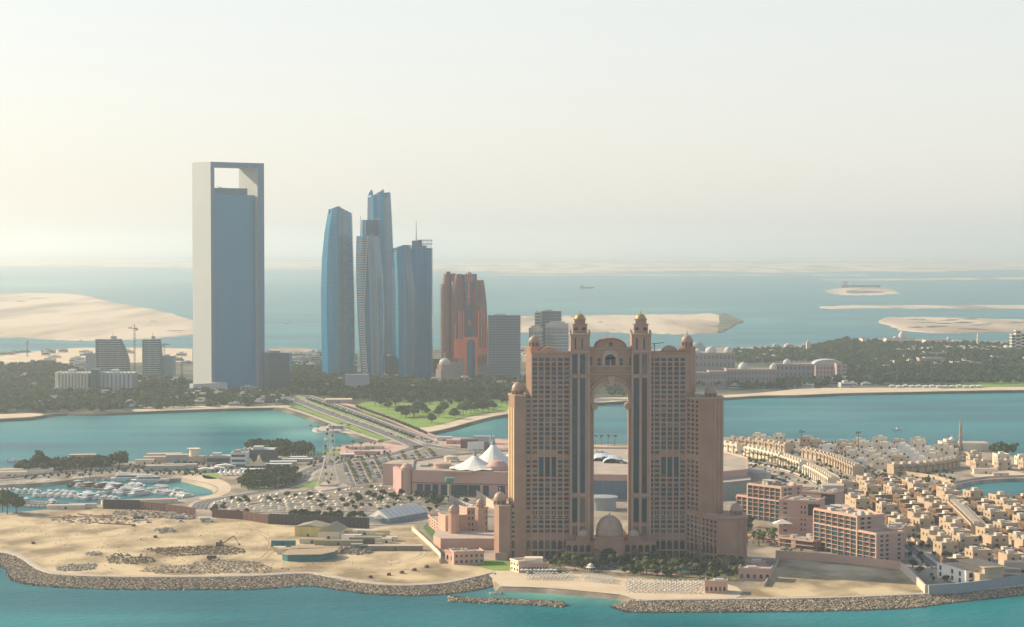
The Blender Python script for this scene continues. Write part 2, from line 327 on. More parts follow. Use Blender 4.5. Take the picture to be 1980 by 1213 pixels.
# ------------------------------------------------------------------ facade tools
def facade(wb, wins, pa, pb, z0, z1, ops, rec=.6, m=None, open_=None):
    L_ = math.hypot(pb[0]-pa[0], pb[1]-pa[1]); dx, dy = (pb[0]-pa[0])/L_, (pb[1]-pa[1])/L_; ix, iy = -dy, dx   # inward
    def pt(s, z, d=0): return (pa[0]+dx*s+ix*d, pa[1]+dy*s+iy*d, z)
    ops = [o for o in ops if o[0] < L_ and o[1] > 0 and o[2] < z1]
    ss = sorted(set([0, L_]+[min(L_, max(0, round(x, 4))) for o in ops for x in o[:2]]))
    for a, b in zip(ss, ss[1:]):
        if b-a < 1e-4: continue
        c = (a+b)/2; z = z0
        for o in sorted((o for o in ops if o[0]-1e-4 <= c <= o[1]+1e-4), key=lambda o: o[2]):
            if o[2] > z+1e-4: wb.quad(pt(a, z), pt(b, z), pt(b, o[2]), pt(a, o[2]), m)
            z = max(z, o[3])
        if z < z1: wb.quad(pt(a, z), pt(b, z), pt(b, z1), pt(a, z1), m)
    for o in ops:
        s0, s1, za, zb = o[:4]; arch = o[4] if len(o) > 4 else 0; r_ = rec if len(o) < 6 else o[5]
        if arch:
            n = 6; w = (s1-s0)/2; hh = min(w*(1.25 if arch == 2 else 1), (zb-za)*.8); zs = zb-hh; arc = []
            for i in range(n+1):
                t = math.pi*i/n; q = math.sin(t); q = q if arch == 1 else q**1.0*(1-.12*abs(math.cos(t)))
                arc.append(((s0+s1)/2-w*math.cos(t), zs+hh*q))
            for i in range(n):      # spandrels
                (sa, z_a), (sb, z_b) = arc[i], arc[i+1]
                wb.quad(pt(sa, z_a), pt(sb, z_b), pt(sb, zb), pt(sa, zb), m)
                wb.quad(pt(sa, z_a, r_), pt(sb, z_b, r_), pt(sb, z_b), pt(sa, z_a), m)
            out = [(s0, za), (s1, za)]+arc[::-1]
        else:
            out = [(s0, za), (s1, za), (s1, zb), (s0, zb)]; wb.quad(pt(s0, zb), pt(s1, zb), pt(s1, zb, r_), pt(s0, zb, r_), m); zs = zb
        wb.quad(pt(s0, za, r_), pt(s1, za, r_), pt(s1, za), pt(s0, za), m)
        wb.quad(pt(s0, za), pt(s0, zs), pt(s0, zs, r_), pt(s0, za, r_), m)
        wb.quad(pt(s1, za, r_), pt(s1, zs, r_), pt(s1, zs), pt(s1, za), m)
        if wins is not None: wins.append([pt(s, z, r_-.02) for s, z in out])
def window_parts(parent, wins, m, name='window', cap=100, m2=None):
    def area(w): return abs((w[1][0]-w[0][0])*(w[2][2]-w[1][2]))+abs((w[1][1]-w[0][1])*(w[2][2]-w[1][2]))
    wins = sorted(wins, key=area, reverse=True); ms = m if isinstance(m, list) else [m]
    for i, w in enumerate(wins[:cap]):
        b = MB(); b.add(w, [tuple(range(len(w)))]); b.build(name, ms[(i*7+i//3) % len(ms)], parent)
    if len(wins) > cap:
        b = MB()
        for i, w in enumerate(wins[cap:]): b.add(w, [tuple(range(len(w)))], rnd.randrange(len(ms)))
        b.build(name, ms, parent, kind='stuff')
def extr_y(b, pts, y0, y1, m=None):     # outline in x-z pushed along y
    n = len(pts); vs = [(x, y0, z) for x, z in pts]+[(x, y1, z) for x, z in pts]
    b.add(vs, [(i, (i+1) % n, (i+1) % n+n, i+n) for i in range(n)]+[tuple(t) for t in tess(pts)]+[tuple(i+n for i in t) for t in tess(pts)], m)
def dome(b, cx, cy, z, r, h, n=16, m=None, drum=0, spike=0):
    pr = [(r, 0), (r, drum)]+[(r*1.03*math.cos(t)+.02, drum+h*math.sin(t)) for t in [R(a) for a in (5, 25, 45, 62, 77, 90)]]
    b.lathe(pr, n, cx, cy, z, m)
    if spike: b.tube((cx, cy, z+drum+h*.95), (cx, cy, z+drum+h+spike), r*.035+.12, 5, m)
def lantern(par, cx, cy, z, r, h, dh, mw, md, sp=4, open_n=8):
    b = MB(); b.lathe([(r*1.12, 0), (r*1.12, .5), (r*.5, .5)], 16, cx, cy, z)
    for i in range(open_n):
        a = 2*math.pi*i/open_n+.2; b.cbox(cx+r*.86*math.cos(a), cy+r*.86*math.sin(a), z+.5, r*.3, r*.3, h-1.0, a)
    b.lathe([(r*.62, .5), (r*.62, h-.5)], 10, cx, cy, z); b.lathe([(r*.6, h-.5), (r*1.12, h-.5), (r*1.12, h), (r*.7, h)], 16, cx, cy, z)
    b.build('lantern', mw, par); c = MB(); dome(c, cx, cy, z+h, r*.98, dh, 16, drum=.4, spike=sp)
    o = c.build('dome', md, par, smooth=True); return o
def glass_mat(name, col, col2, fl=3.6, frac=.22, mull=3.0, rough=.12, spand=(.05, .06, .07), spec=.5, streak=None):
    if name in MATS: return MATS[name]
    m, nt, b = nt_new(name); N = nt.nodes; L = nt.links
    tc = N.new('ShaderNodeTexCoord'); sx = N.new('ShaderNodeSeparateXYZ'); L.new(tc.outputs['Object'], sx.inputs[0])
    def frac_lt(src, per, fr):
        d = N.new('ShaderNodeMath'); d.operation = 'DIVIDE'; L.new(src, d.inputs[0]); d.inputs[1].default_value = per
        f = N.new('ShaderNodeMath'); f.operation = 'FRACT'; L.new(d.outputs[0], f.inputs[0])
        l = N.new('ShaderNodeMath'); l.operation = 'LESS_THAN'; L.new(f.outputs[0], l.inputs[0]); l.inputs[1].default_value = fr
        return l.outputs[0]
    z = frac_lt(sx.outputs[2], fl, frac)
    ad = N.new('ShaderNodeMath'); ad.operation = 'ADD'; L.new(sx.outputs[0], ad.inputs[0]); L.new(sx.outputs[1], ad.inputs[1])
    x = frac_lt(ad.outputs[0], mull, .12)
    mx = N.new('ShaderNodeMath'); mx.operation = 'MAXIMUM'; L.new(z, mx.inputs[0]); L.new(x, mx.inputs[1])
    mp = N.new('ShaderNodeMapping'); mp.inputs['Scale'].default_value = streak or (.15, .15, .22); L.new(tc.outputs['Object'], mp.inputs[0])
    nz = N.new('ShaderNodeTexNoise'); nz.inputs['Scale'].default_value = 1; nz.inputs['Detail'].default_value = 5; L.new(mp.outputs[0], nz.inputs['Vector'])
    cr = N.new('ShaderNodeValToRGB'); L.new(nz.outputs[0], cr.inputs[0]); cr.color_ramp.elements[0].position = .35; cr.color_ramp.elements[1].position = .68
    cr.color_ramp.elements[0].color = (*col, 1); cr.color_ramp.elements[1].color = (*col2, 1)
    mi = N.new('ShaderNodeMixRGB'); L.new(mx.outputs[0], mi.inputs[0]); L.new(cr.outputs[0], mi.inputs[1]); mi.inputs[2].default_value = (*spand, 1)
    L.new(mi.outputs[0], b.inputs['Base Color']); b.inputs['Roughness'].default_value = rough; b.inputs['Specular IOR Level'].default_value = spec
    n2 = N.new('ShaderNodeTexNoise'); n2.inputs['Scale'].default_value = .08; L.new(tc.outputs['Object'], n2.inputs['Vector'])
    bp = N.new('ShaderNodeBump'); bp.inputs['Strength'].default_value = .15; bp.inputs['Distance'].default_value = .5; L.new(n2.outputs[0], bp.inputs['Height']); L.new(bp.outputs[0], b.inputs['Normal'])
    MATS[name] = m; return m
GLS = [mat('window_glass_dark', (.010, .03, .045), .12, col2=(.02, .055, .08), spec=.4, scale=.2), mat('window_glass_teal', (.008, .05, .062), .12, col2=(.02, .09, .10), spec=.4, scale=.2),
       mat('window_glass_brown', (.035, .022, .02), .2, col2=(.06, .04, .035), spec=.4, scale=.2), mat('window_glass_blue', (.01, .045, .085), .1, col2=(.02, .08, .13), spec=.4, scale=.2), mat('curtained_glass', (.10, .11, .11), .2, col2=(.16, .15, .14), spec=.4, scale=.2)]
# ------------------------------------------------------------------ the arched hotel in the middle
HX0, HY = P(1181, 1082)
def hz(v): return ZH(HY, v)-LZ
def hx(u, v=850): return XW(u, HY, ZH(HY, v))-HX0
PINK = mat('pink_render', (.32, .185, .13), .9, col2=(.39, .24, .18), scale=.08, detail=6)
PINKL = mat('pale_cornice', (.39, .27, .205), .85, col2=(.46, .33, .26), scale=.1)
DOME = mat('dome_cladding', (.36, .25, .19), .5, col2=(.44, .32, .25), scale=.2)
GOLD = mat('gold_lit_dome', (.36, .24, .08), .4, col2=(.44, .30, .12), scale=.2, metal=.3)  # brown dome cladding with golden sunlight put into the colour
RED = mat('red_brown_coping', (.27, .09, .06), .8, col2=(.33, .13, .09))
ROOFT = mat('roof_gravel', (.42, .34, .27), .95, col2=(.52, .43, .35), scale=.2)
def make_hotel():
    root = thing('arched_hotel', 'tall pink hotel with two domed towers joined by an arched bridge', 'hotel', (HX0, HY, LZ))
    wins = []; tall = []
    ROW = lambda i: 695.5+8.97*i
    # --- the two window blocks
    for side in (-1, 1):
        w = MB()
        if side < 0:
            cu = [1034.3, 1046.4, 1058.6, 1070.9, 1083.2, 1095.4]; x0, x1 = hx(1028), hx(1104); mid = (1, 2, 3); arc = (0, 1, 2, 3, 4)
        else:
            cu = [1258.4, 1270.5, 1283, 1295.4, 1307.7, 1319.9]; x0, x1 = hx(1253), hx(1327); mid = (2, 3, 4); arc = (1, 2, 3, 4, 5)
        ops = []
        for ci, u in enumerate(cu):
            for i in range(39):
                v = ROW(i); a = b_ = None; k = 0
                hw, hh = 4.5, 2.7
                if i == 1 and ci in arc: k = 1; hh = 3.4
                if i in (2, 3) and ci in arc: hh = 3.5
                if i == 14 and ci in mid: k = 2; hh = 3.4
                if i in (12, 13, 15, 16, 17, 18, 19) and ci in mid: hh = 3.4
                if 20 <= i <= 24 and ci in mid: continue
                if i == 21: continue
                if i == 27 and ci in mid: k = 2; hh = 3.4
                if i in (28, 29) and ci in mid: hh = 3.4
                if i == 33:
                    for q in (-2.6, 2.6): ops.append((hx(u+q-1.4)-x0, hx(u+q+1.4)-x0, hz(v+4), hz(v-3.6)))
                    continue
                if i == 34: k = 1; hh = 3.0
                if i == 38: continue
                ops.append((hx(u-hw)-x0, hx(u+hw)-x0, hz(v+hh), hz(v-hh), k))
            if ci in mid: tall.append((side, u)); ops.append((hx(u-4.3)-x0, hx(u+4.3)-x0, hz(921.5), hz(884), 0, .8))
            ops.append((hx(u-4.6)-x0, hx(u+4.6)-x0, hz(1062), hz(1045.5), 1, 1.6)); ops.append((hx(u-4.6)-x0, hx(u+4.6)-x0, 1.2, hz(1066), 0, 2.0))
        zt = hz(684)
        facade(w, wins, (x0, 0), (x1, 0), 0, zt, ops)
        D = 26
        if side < 0:
            w.quad((x0-3.6, 5, 0), (x0, 0, 0), (x0, 0, zt), (x0-3.6, 5, zt)); w.quad((x0-3.6, D, 0), (x0-3.6, 5, 0), (x0-3.6, 5, zt), (x0-3.6, D, zt))
            w.quad((x1, D, 0), (x0-3.6, D, 0), (x0-3.6, D, zt), (x1, D, zt)); w.add([(x0-3.6, 5, zt), (x0, 0, zt), (x1, 0, zt), (x1, D, zt), (x0-3.6, D, zt)], [(0, 1, 2, 3, 4)], 1)
        else:
            w.quad((x1, 0, 0), (x1+6, 6, 0), (x1+6, 6, zt), (x1, 0, zt)); w.quad((x1+6, 6, 0), (x1+6, D, 0), (x1+6, D, zt), (x1+6, 6, zt))
            w.quad((x1+6, D, 0), (x0, D, 0), (x0, D, zt), (x1+6, D, zt)); w.add([(x0, 0, zt), (x1, 0, zt), (x1+6, 6, zt), (x1+6, D, zt), (x0, D, zt)], [(0, 1, 2, 3, 4)], 1)
        w.build('window_block', [PINK, ROOFT], root)
        # cornices, sills and piers standing proud of the front
        t = MB()
        for v in (688.5, 1041, 1064): t.box(x0, -.7, hz(v+.9), x1, -.004, hz(v-.9))
        for v in (727, 882, 924, 1001): t.box(x0, -.45, hz(v+.5), x1, -.004, hz(v-.5))
        for u0_, u1_ in zip(cu, cu[1:]):
            um = (u0_+u1_)/2; t.box(hx(um)-.35, -.35, 5, hx(um)+.35, -.006, hz(691))
        t.build('cornice', PINKL, root)
        # ogee parapet with a vaulted roof behind it
        hc, ht = (1061, 671.5) if side < 0 else (1296.5, 669.5)
        pts = [(hx(hc-17), zt), (hx(hc+17), zt)]+[(hx(hc+17*math.cos(t_)), hz(681)+(hz(ht)-hz(681))*math.sin(t_)**1.6) for t_ in [math.pi*j/12 for j in range(13)]]
        p_ = MB(); p_.box(x0, 0, zt, x1, 1.0, hz(680.5)); extr_y(p_, pts, .02, 12); p_.build('parapet', PINK if side > 0 else [mat('sunlit_pink_render', (.46, .24, .15), .9)], root)  # left parapet and vault: orange sunlight painted into the render colour
        c_ = MB(); c_.box(x0-.4, -.5, hz(680.5), x1+.4, 1.2, hz(679.2)); c_.build('coping', RED if side > 0 else PINKL, root)
    # --- pylons
    for side, ua, ub, st in ((-1, 1103, 1140, ((1106.5, 1116), (1121.5, 1131))), (1, 1221, 1258, ((1225, 1235), (1241, 1250.5)))):
        w = MB(); x0, x1 = hx(ua), hx(ub); y = -2.2; z2 = hz(648)
        ops = []
        for a, b_ in st:
            for va, vb in ((723, 685), (953, 731), (1010, 962.5)): ops.append((hx(a)-x0, hx(b_)-x0, hz(va), hz(vb), 0, .9))
            c = (a+b_)/2; ops.append((hx(c-1.6+(1 if a < 1110 or 1220 < a < 1230 else -1))-x0, hx(c+1.6+(1 if a < 1110 or 1220 < a < 1230 else -1))-x0, hz(675), hz(653.5), 0, .7))
            for q in (-3, 0, 3): ops.append((hx(c+q-1)-x0, hx(c+q+1)-x0, hz(1034), hz(1017), 1, .7))
        facade(w, wins, (x0, y), (x1, y), 0, z2, ops)
        w.quad((x1, y, 0), (x1, 20, 0), (x1, 20, z2), (x1, y, z2)); w.quad((x0, 20, 0), (x0, y, 0), (x0, y, z2), (x0, 20, z2)); w.quad((x1, 20, 0), (x0, 20, 0), (x0, 20, z2), (x1, 20, z2))
        w.quad((x0, y, z2), (x1, y, z2), (x1, 20, z2), (x0, 20, z2)); w.build('pylon', PINK, root)
        t = MB()
        for v, o in ((646.5, 1.0), (680, .5), (727, .5), (957.5, .5)): t.box(x0-o*.6, y-o, hz(v+1.2), x1+o*.6, (21 if o > .9 else 1), hz(v-1.2))
        for u in (ua+1, (st[0][1]+st[1][0])/2, ub-1): t.box(hx(u)-.5, y-.5, 0, hx(u)+.5, y-.01, hz(682))
        t.build('cornice', PINKL, root)
        cx = (x0+x1)/2; cy = 7; wd = hx(1134)-hx(1107); s2 = MB(); g = wd/2
        zz = hz(645.2); ops = [(g-2.6-1.5, g-2.6+1.2, zz+2, hz(633), 1, .7), (g+2.6-1.2, g+2.6+1.5, zz+2, hz(633), 1, .7)]
        facade(s2, wins, (cx-g, cy-g), (cx+g, cy-g), zz, hz(628.5), ops); facade(s2, wins, (cx-g, cy+g), (cx-g, cy-g), zz, hz(628.5), ops)
        facade(s2, wins, (cx+g, cy-g), (cx+g, cy+g), zz, hz(628.5), ops); facade(s2, None, (cx+g, cy+g), (cx-g, cy+g), zz, hz(628.5), [])
        s2.box(cx-g-.6, cy-g-.6, hz(628.5), cx+g+.6, cy+g+.6, hz(627.3)); s2.box(cx-g*.78, cy-g*.78, hz(627.3), cx+g*.78, cy+g*.78, hz(618.5)); s2.box(cx-g*.92, cy-g*.92, hz(618.5), cx+g*.92, cy+g*.92, hz(617.4))
        for sx in (-1, 1):
            for sy in (-1, 1): s2.lathe([(.5, 0), (.5, 1.6), (.1, 2.4)], 6, cx+sx*g*1.35, cy+sy*g*1.3, zz)
        s2.build('upper_stage', PINK, root)
        c = MB(); dome(c, cx, cy, hz(617.4), g*.76, hz(607.5)-hz(617.4), 18, spike=3.2); c.build('dome', GOLD, root, smooth=True)
    # --- arched bridge
    b = MB(); xa, xb = hx(1139.5), hx(1221.5); xl, xr = hx(1148.5), hx(1216); xc = (xl+xr)/2; r = (xr-xl)/2; zs = hz(742)-r
    top = hz(673); arc = [(xc-r*math.cos(math.pi*i/20), zs+r*math.sin(math.pi*i/20)) for i in range(21)]
    px0, px1 = hx(1152), hx(1210); pc = (px0+px1)/2; pr = (px1-px0)/2; ph = hz(657.5)-top
    ped = [(pc+pr*math.cos(math.pi*i/16), top+ph*math.sin(math.pi*i/16)**.9) for i in range(17)]
    extr_y(b, [(xa, 0), (xl, 0)]+arc+[(xr, 0), (xb, 0), (xb, top)]+ped+[(xa, top)], 1.6, 16)
    b.build('bridge', PINK, root)
    b = MB()
    ring = [(xc-(r+2.6)*math.cos(math.pi*i/20), zs+(r+2.6)*math.sin(math.pi*i/20)) for i in range(21)]
    extr_y(b, ring+arc[::-1], .9, 1.59); ring2 = [(xc-(r+4.4)*math.cos(math.pi*i/20), zs+(r+4.4)*math.sin(math.pi*i/20)) for i in range(21)]
    ring3 = [(xc-(r+3.4)*math.cos(math.pi*i/20), zs+(r+3.4)*math.sin(math.pi*i/20)) for i in range(21)]
    extr_y(b, ring2+ring3[::-1], .5, 1.58); extr_y(b, [(xc-1.6, zs+r-1.6), (xc+1.6, zs+r-1.6), (xc+2.3, zs+r+5), (xc-2.3, zs+r+5)], -.3, 1.57)
    for x in (xl, xr):
        s = 1 if x == xr else -1
        vs = [(x-s*.2+2.1*math.cos(t)-s*.3, hz(787)+2.1*math.sin(t)) for t in [2*math.pi*j/12 for j in range(12)]]; extr_y(b, vs, .2, 15)
        b.box(x-(0.6 if s < 0 else .3)-(2.2 if s < 0 else -.4), .4, hz(783), x+(.3 if s < 0 else .6)+(2.2 if s > 0 else -.4)+0, 1.59, hz(774))
    for v, o in ((723, 1.2), (718, .9), (708.5, .7), (674, .8)): b.box(xa+.3, 1.6-o, hz(v+.9), xb-.3, 1.58, hz(v-.9))
    extr_y(b, [(hx(1164.5), hz(708)), (hx(1196), hz(708)), (hx(1196), hz(690))]+[(hx(1180)+5.6*math.cos(math.pi*i/12), hz(690)+4.8*math.sin(math.pi*i/12)) for i in range(13)]+[(hx(1164.5), hz(690))], .7, 1.56)
    b.build('archivolt', PINKL, root)
    b = MB(); rr = [(pc+(pr+.6)*math.cos(math.pi*i/16), top+(ph+.7)*math.sin(math.pi*i/16)**.9+.3) for i in range(17)]; extr_y(b, rr+ped[::-1], 1.0, 17); b.build('coping', RED, root)
    for q in (-2.2, 2.2): b = MB(); b.tube((pc+q, 9, hz(659)), (pc+q, 9, hz(648.5)), .3, 5, r2=.1); b.build('spire', DOME, root)
    wl = []
    def flat(us, y=.69, arch=0):
        u0, u1, v0, v1 = us; x0, x1, z0, z1 = hx(u0), hx(u1), hz(v0), hz(v1)
        if arch:
            w2 = (x1-x0)/2; wl.append([(x0, y, z0), (x1, y, z0)]+[((x0+x1)/2+w2*math.cos(math.pi*i/8), y, z1-w2+w2*math.sin(math.pi*i/8)) for i in range(9)])
        else: wl.append([(x0, y, z0), (x1, y, z0), (x1, y, z1), (x0, y, z1)])
    flat((1170, 1179, 707, 692)); flat((1181, 1190, 707, 692)); flat((1170, 1190, 691, 685.5), arch=1)
    for a in ((1155.5, 1161.5), (1198.5, 1204.5)): flat((a[0], a[1], 700, 693.5), 1.55); flat((a[0], a[1], 707, 701.5), 1.55)
    for a in ((1140.5, 1144), (1217, 1220.5)): flat((a[0], a[1], 707, 691), 1.55)
    wl.append([(pc+1.5*math.cos(t), 1.5, hz(666)+1.5*math.sin(t)) for t in [2*math.pi*j/10 for j in range(10)]])
    # --- left shoulder and end tower
    def body(name, pts, vt, m=PINK, z0=0):
        q = MB(); q.prism(pts, z0, hz(vt), 0, 1); q.build(name, [m, ROOFT], root)
    x15 = hx(1015.5); w = MB(); ops = []
    for i in range(8, 38):
        v = ROW(i)+.5
        if i == 21 or i == 33: continue
        ops.append((hx(1021.9-3.9)-x15, hx(1021.9+3.9)-x15, hz(v+2.7), hz(v-2.7), 1 if i in (8, 34) else 0))
    ops.append((hx(1017.6)-x15, hx(1026)-x15, hz(1062), hz(1045.5), 1, 1.4)); ops.append((hx(1017.6)-x15, hx(1026)-x15, 1.2, hz(1066), 0, 2))
    zsh = hz(766); facade(w, wins, (x15, .8), (hx(1028)-.01, .8), 0, zsh, ops); w.box(hx(1015.5), 2.5, 0, hx(1028), 22, zsh, 0, 1)
    w.build('window_block', [PINK, ROOFT], root)
    body('shoulder_tower', [(hx(983.5), 8), (hx(995), 0), (x15, 0), (x15, 22), (hx(983.5), 22)], 765)
    t = MB()
    for q in (.12, .5, .88):
        a = (hx(983.5)*(1-q)+hx(995)*q, 8*(1-q)); g2 = MB(); g2.cbox(a[0]-.12, a[1]-.1, hz(972), 1.9, .5, hz(789)-hz(972), -R(63)); g2.build('pilaster', mat('sunlit_gold_stone', (.58, .40, .20), .8, col2=(.64, .46, .25)), root)  # golden sunlight put into the colour of these pilasters
    t.prism([(hx(982), 8.5), (hx(994.8), -.8), (hx(1016.5), -.8), (hx(1016.5), 1), (hx(1016.5), 23), (hx(982), 23)], hz(766.4), hz(764.5)); t.build('cornice', PINKL, root); t = MB(); t.box(hx(1014.6), -.3, 0, hx(1016), -.005, hz(768))
    t.build('pilaster', PINKL, root)
    # low left wing, four bays
    xw0, xw1 = hx(988.5), x15-.01; w = MB(); ops = []
    for u in (993, 1002.8, 1012):
        for v, hh, k in ((992.5, 2.7, 0), (1000.5, 2, 0), (1019, 3, 1), (1028, 2.6, 0), (1037.5, 2.6, 0)): ops.append((hx(u-3.6)-xw0, hx(u+3.6)-xw0, hz(v+hh), hz(v-hh), k))
        for q in (-2, 2): ops.append((hx(u+q-1.2)-xw0, hx(u+q+1.2)-xw0, hz(1013.5), hz(1007)))
        ops.append((hx(u-3.9)-xw0, hx(u+3.9)-xw0, hz(1061), hz(1045), 1, 1.4)); ops.append((hx(u-3.9)-xw0, hx(u+3.9)-xw0, 1.2, hz(1065), 0, 2))
    facade(w, wins, (xw0, -.4), (xw1, -.4), 0, hz(983), ops); w.box(xw0, 2.2, 0, xw1, 20, hz(983), 0, 1); w.box(xw0, -.9, hz(983.5), xw1, .2, hz(981.8))
    w.build('window_block', [PINK, ROOFT], root)
    body('end_tower', [(hx(955), 6), (hx(965), -1.5), (hx(986), -1.5), (hx(988.5), 0), (hx(988.5), 20), (hx(955), 20)], 978)
    t = MB(); t.prism([(hx(953.5), 6.4), (hx(964.5), -2.2), (hx(987), -2.2), (hx(989.5), .2), (hx(989.5), 21), (hx(953.5), 21)], hz(979), hz(977)); t.box(hx(958), -3.2, 0, hx(981), -1.6, hz(1068)); t.build('cornice', PINKL, root)
    # --- right angled wing
    def rwing(p0, p1, ncol, vt, vb, rows, arch_base, nm='window_block', c0=0):
        w = MB(); L_ = math.hypot(p1[0]-p0[0], p1[1]-p0[1]); st = L_/ncol; ops = []
        for c in range(ncol):
            s = st*(c+.5)
            for v, hh, k in rows(c): ops.append((s-st*.3, s+st*.3, hz(v+hh), hz(v-hh), k, .9))
            if arch_base: ops.append((s-st*.36, s+st*.36, hz(1064), hz(1048), 1, 1.6)); ops.append((s-st*.36, s+st*.36, 1.0, hz(1068), 0, 2))
        facade(w, wins, p0, p1, 0 if arch_base else hz(vb), hz(vt), ops); w.build(nm, PINK, root)
    Xr = hx(1327)
    P0 = (Xr, 0); ang = R(47); st = 3.52; d = (math.cos(ang), -math.sin(ang))
    pA = (P0[0]+d[0]*st*3.3, P0[1]+d[1]*st*3.3); pB = (P0[0]+d[0]*st*8.0, P0[1]+d[1]*st*8.0)
    def up(c): return [(ROW(i)-1.5+c*.5, 2.7, 1 if i == 9 else 0) for i in range(9, 33) if i not in (21,)]
    def lowr(c): return [(1004-6+c*.7, 2.7, 0), (1004+1+c*.9, 2, 0), (1004+11+c*.9, 3.2, 0), (1023.5+c*1.0, 3, 1), (1032.5+c, 2.7, 0), (1041.5+c, 2.7, 0)]
    rwing(P0, pA, 3, 770, 990, up, False)
    rwing(P0, pB, 8, 989.5, 1088, lowr, True)
    nx, ny = math.sin(ang)*2.4, math.cos(ang)*2.4
    body('shoulder_tower', [(pA[0], pA[1]), (hx(1376), -9), (hx(1398), -3), (hx(1400), 22), (Xr, 22), (Xr+nx, ny), (pA[0]+nx, pA[1]+ny)], 769)
    rb = MB(); xq = pB[0]
    rb.prism([(pA[0], pA[1]), (pB[0]+.2, pB[1]), (xq+1, 20), (Xr, 20)], hz(991), hz(989.4)); rb.build('terrace_roof', ROOFT, root)
    body('end_tower', [(pB[0], pB[1]), (pB[0]+1.2, pB[1]-1.0), (hx(1417, 1050), -25), (hx(1440, 1050), -15), (hx(1440, 1050), 6), (pB[0]+2, 16)], 993)
    t = MB(); t.prism([(pA[0]-.3, pA[1]-.8), (hx(1376), -9.9), (hx(1399.5), -3.6), (hx(1401.5), 23), (Xr-.2, 23), (Xr, -.9)], hz(770), hz(768)); t.build('cornice', PINKL, root); t = MB(); t.prism([(pB[0]-.4, pB[1]-.8), (pB[0]+1.2, pB[1]-1.9), (hx(1417, 1050), -26), (hx(1441, 1050), -15.6), (hx(1441, 1050), 7), (pB[0]+2, 17)], hz(994), hz(991.8))
    t.build('cornice', PINKL, root)
    for (ax, ay), (bx, by), n_, zt_ in (((pA[0], pA[1]), (hx(1376), -9), 2, hz(772)), ((hx(1376), -9), (hx(1398), -3), 3, hz(772)), ((hx(1417, 1050), -25), (hx(1440, 1050), -15), 2, hz(996))):
        for j in range(n_):     # flat pilaster strips on the blank walls
            f = (j+.5)/n_; t = MB(); t.cbox(ax+(bx-ax)*f, ay+(by-ay)*f, 0, 1.6, .9, zt_, math.atan2(by-ay, bx-ax)); t.build('pilaster', PINK, root)
    # --- lanterns with domes
    for u, y, v0, rr_, dh in ((1033, 9, 681, 3.6, 3.6), (1330, 8, 681, 3.9, 4.2), (1001, 9, 765, 4.0, 5.2), (1375, 4, 769, 4.0, 5), (966.5, 6, 977.5, 4.3, 5.2), (1421, -10, 992, 4.0, 4.6)):
        z0 = hz(v0); hh = 3.6 if v0 < 700 else 3.0; tz = z0
        if v0 < 700:
            q = MB(); q.prism([(hx(u)+6*math.cos(R(22.5+45*j)), y+6*math.sin(R(22.5+45*j))) for j in range(8)], hz(760), hz(672)); q.build('turret', PINK if u > 1100 else MATS['sunlit_pink_render'], root); tz = hz(672)  # left turret has the orange sunlight in its colour too
        lantern(root, hx(u), y, tz, rr_, hh, dh, PINK, DOME, 3)
    # --- entrance podium with porch and domes
    w = MB(); xa, xb = hx(1094), hx(1268); y = -9; zt = hz(1043); ops = []
    n = 5; 
    for k in range(14):
        u = 1099.5+12.55*k
        if 1148 < u < 1204: continue
        ops.append((hx(u-4.4)-xa, hx(u+4.4)-xa, hz(1064), hz(1050), 1, 1.2)); ops.append((hx(u-4.8)-xa, hx(u+4.8)-xa, .8, hz(1068.5), 0, 1.6))
    facade(w, wins, (xa, y), (xb, y), 0, zt, ops); w.quad((xa, y, zt), (xb, y, zt), (xb, 0, zt), (xa, 0, zt)); w.quad((xa, 0, 0), (xa, y, 0), (xa, y, zt), (xa, 0, zt)); w.quad((xb, y, 0), (xb, 0, 0), (xb, 0, zt), (xb, y, zt))
    w.box(xa-.4, y-.6, hz(1043.2), xb+.4, y+.6, hz(1041.8)); w.box(xa, y-1.6, hz(1067.8), xb, y-.01, hz(1066.6)); w.build('podium', PINK, root)
    w = MB(); xa, xb = hx(1149), hx(1204); y = -14; facade(w, None, (xa, y), (xb, y), 0, hz(1034.5), [(hx(1157)-xa, hx(1193)-xa, 0, hz(1054), 1, 4)])
    w.quad((xa, 0, 0), (xa, y, 0), (xa, y, hz(1034.5)), (xa, 0, hz(1034.5))); w.quad((xb, y, 0), (xb, 0, 0), (xb, 0, hz(1034.5)), (xb, y, hz(1034.5))); w.quad((xa, y, hz(1034.5)), (xb, y, hz(1034.5)), (xb, 0, hz(1034.5)), (xa, 0, hz(1034.5)))
    w.box(xa-.5, y-.6, hz(1035.5), xb+.5, y+.5, hz(1033.8)); w.box(hx(1166), y-.4, hz(1052.5), hx(1186), y-.02, hz(1051.5)); w.build('entrance_porch', PINK, root)
    g = MB(); g.quad((hx(1157), y+3.9, 0), (hx(1193), y+3.9, 0), (hx(1193), y+3.9, hz(1054)), (hx(1157), y+3.9, hz(1054))); g.build('entrance_glass', GLS[0], root)
    c = MB(); cx = hx(1179); rd = (hx(1204)-hx(1153))/2; c.lathe([(rd*1.04, 0), (rd*1.04, 2.2), (rd, 2.4)], 28, cx, 2, hz(1034.5)); dome(c, cx, 2, hz(1034.5)+2.4, rd, hz(996.5)-hz(1034.5)-2.4, 28, spike=1.5); c.build('dome', DOME, root, smooth=True)
    c = MB(); dome(c, hx(1196), 20, 6, rd*.95, 14, 24, spike=5); c.build('dome', mat('sunlit_ochre_dome', (.45, .26, .09), .5, col2=(.52, .32, .12)), root, smooth=True)  # rear dome with its golden sunlight put into the colour
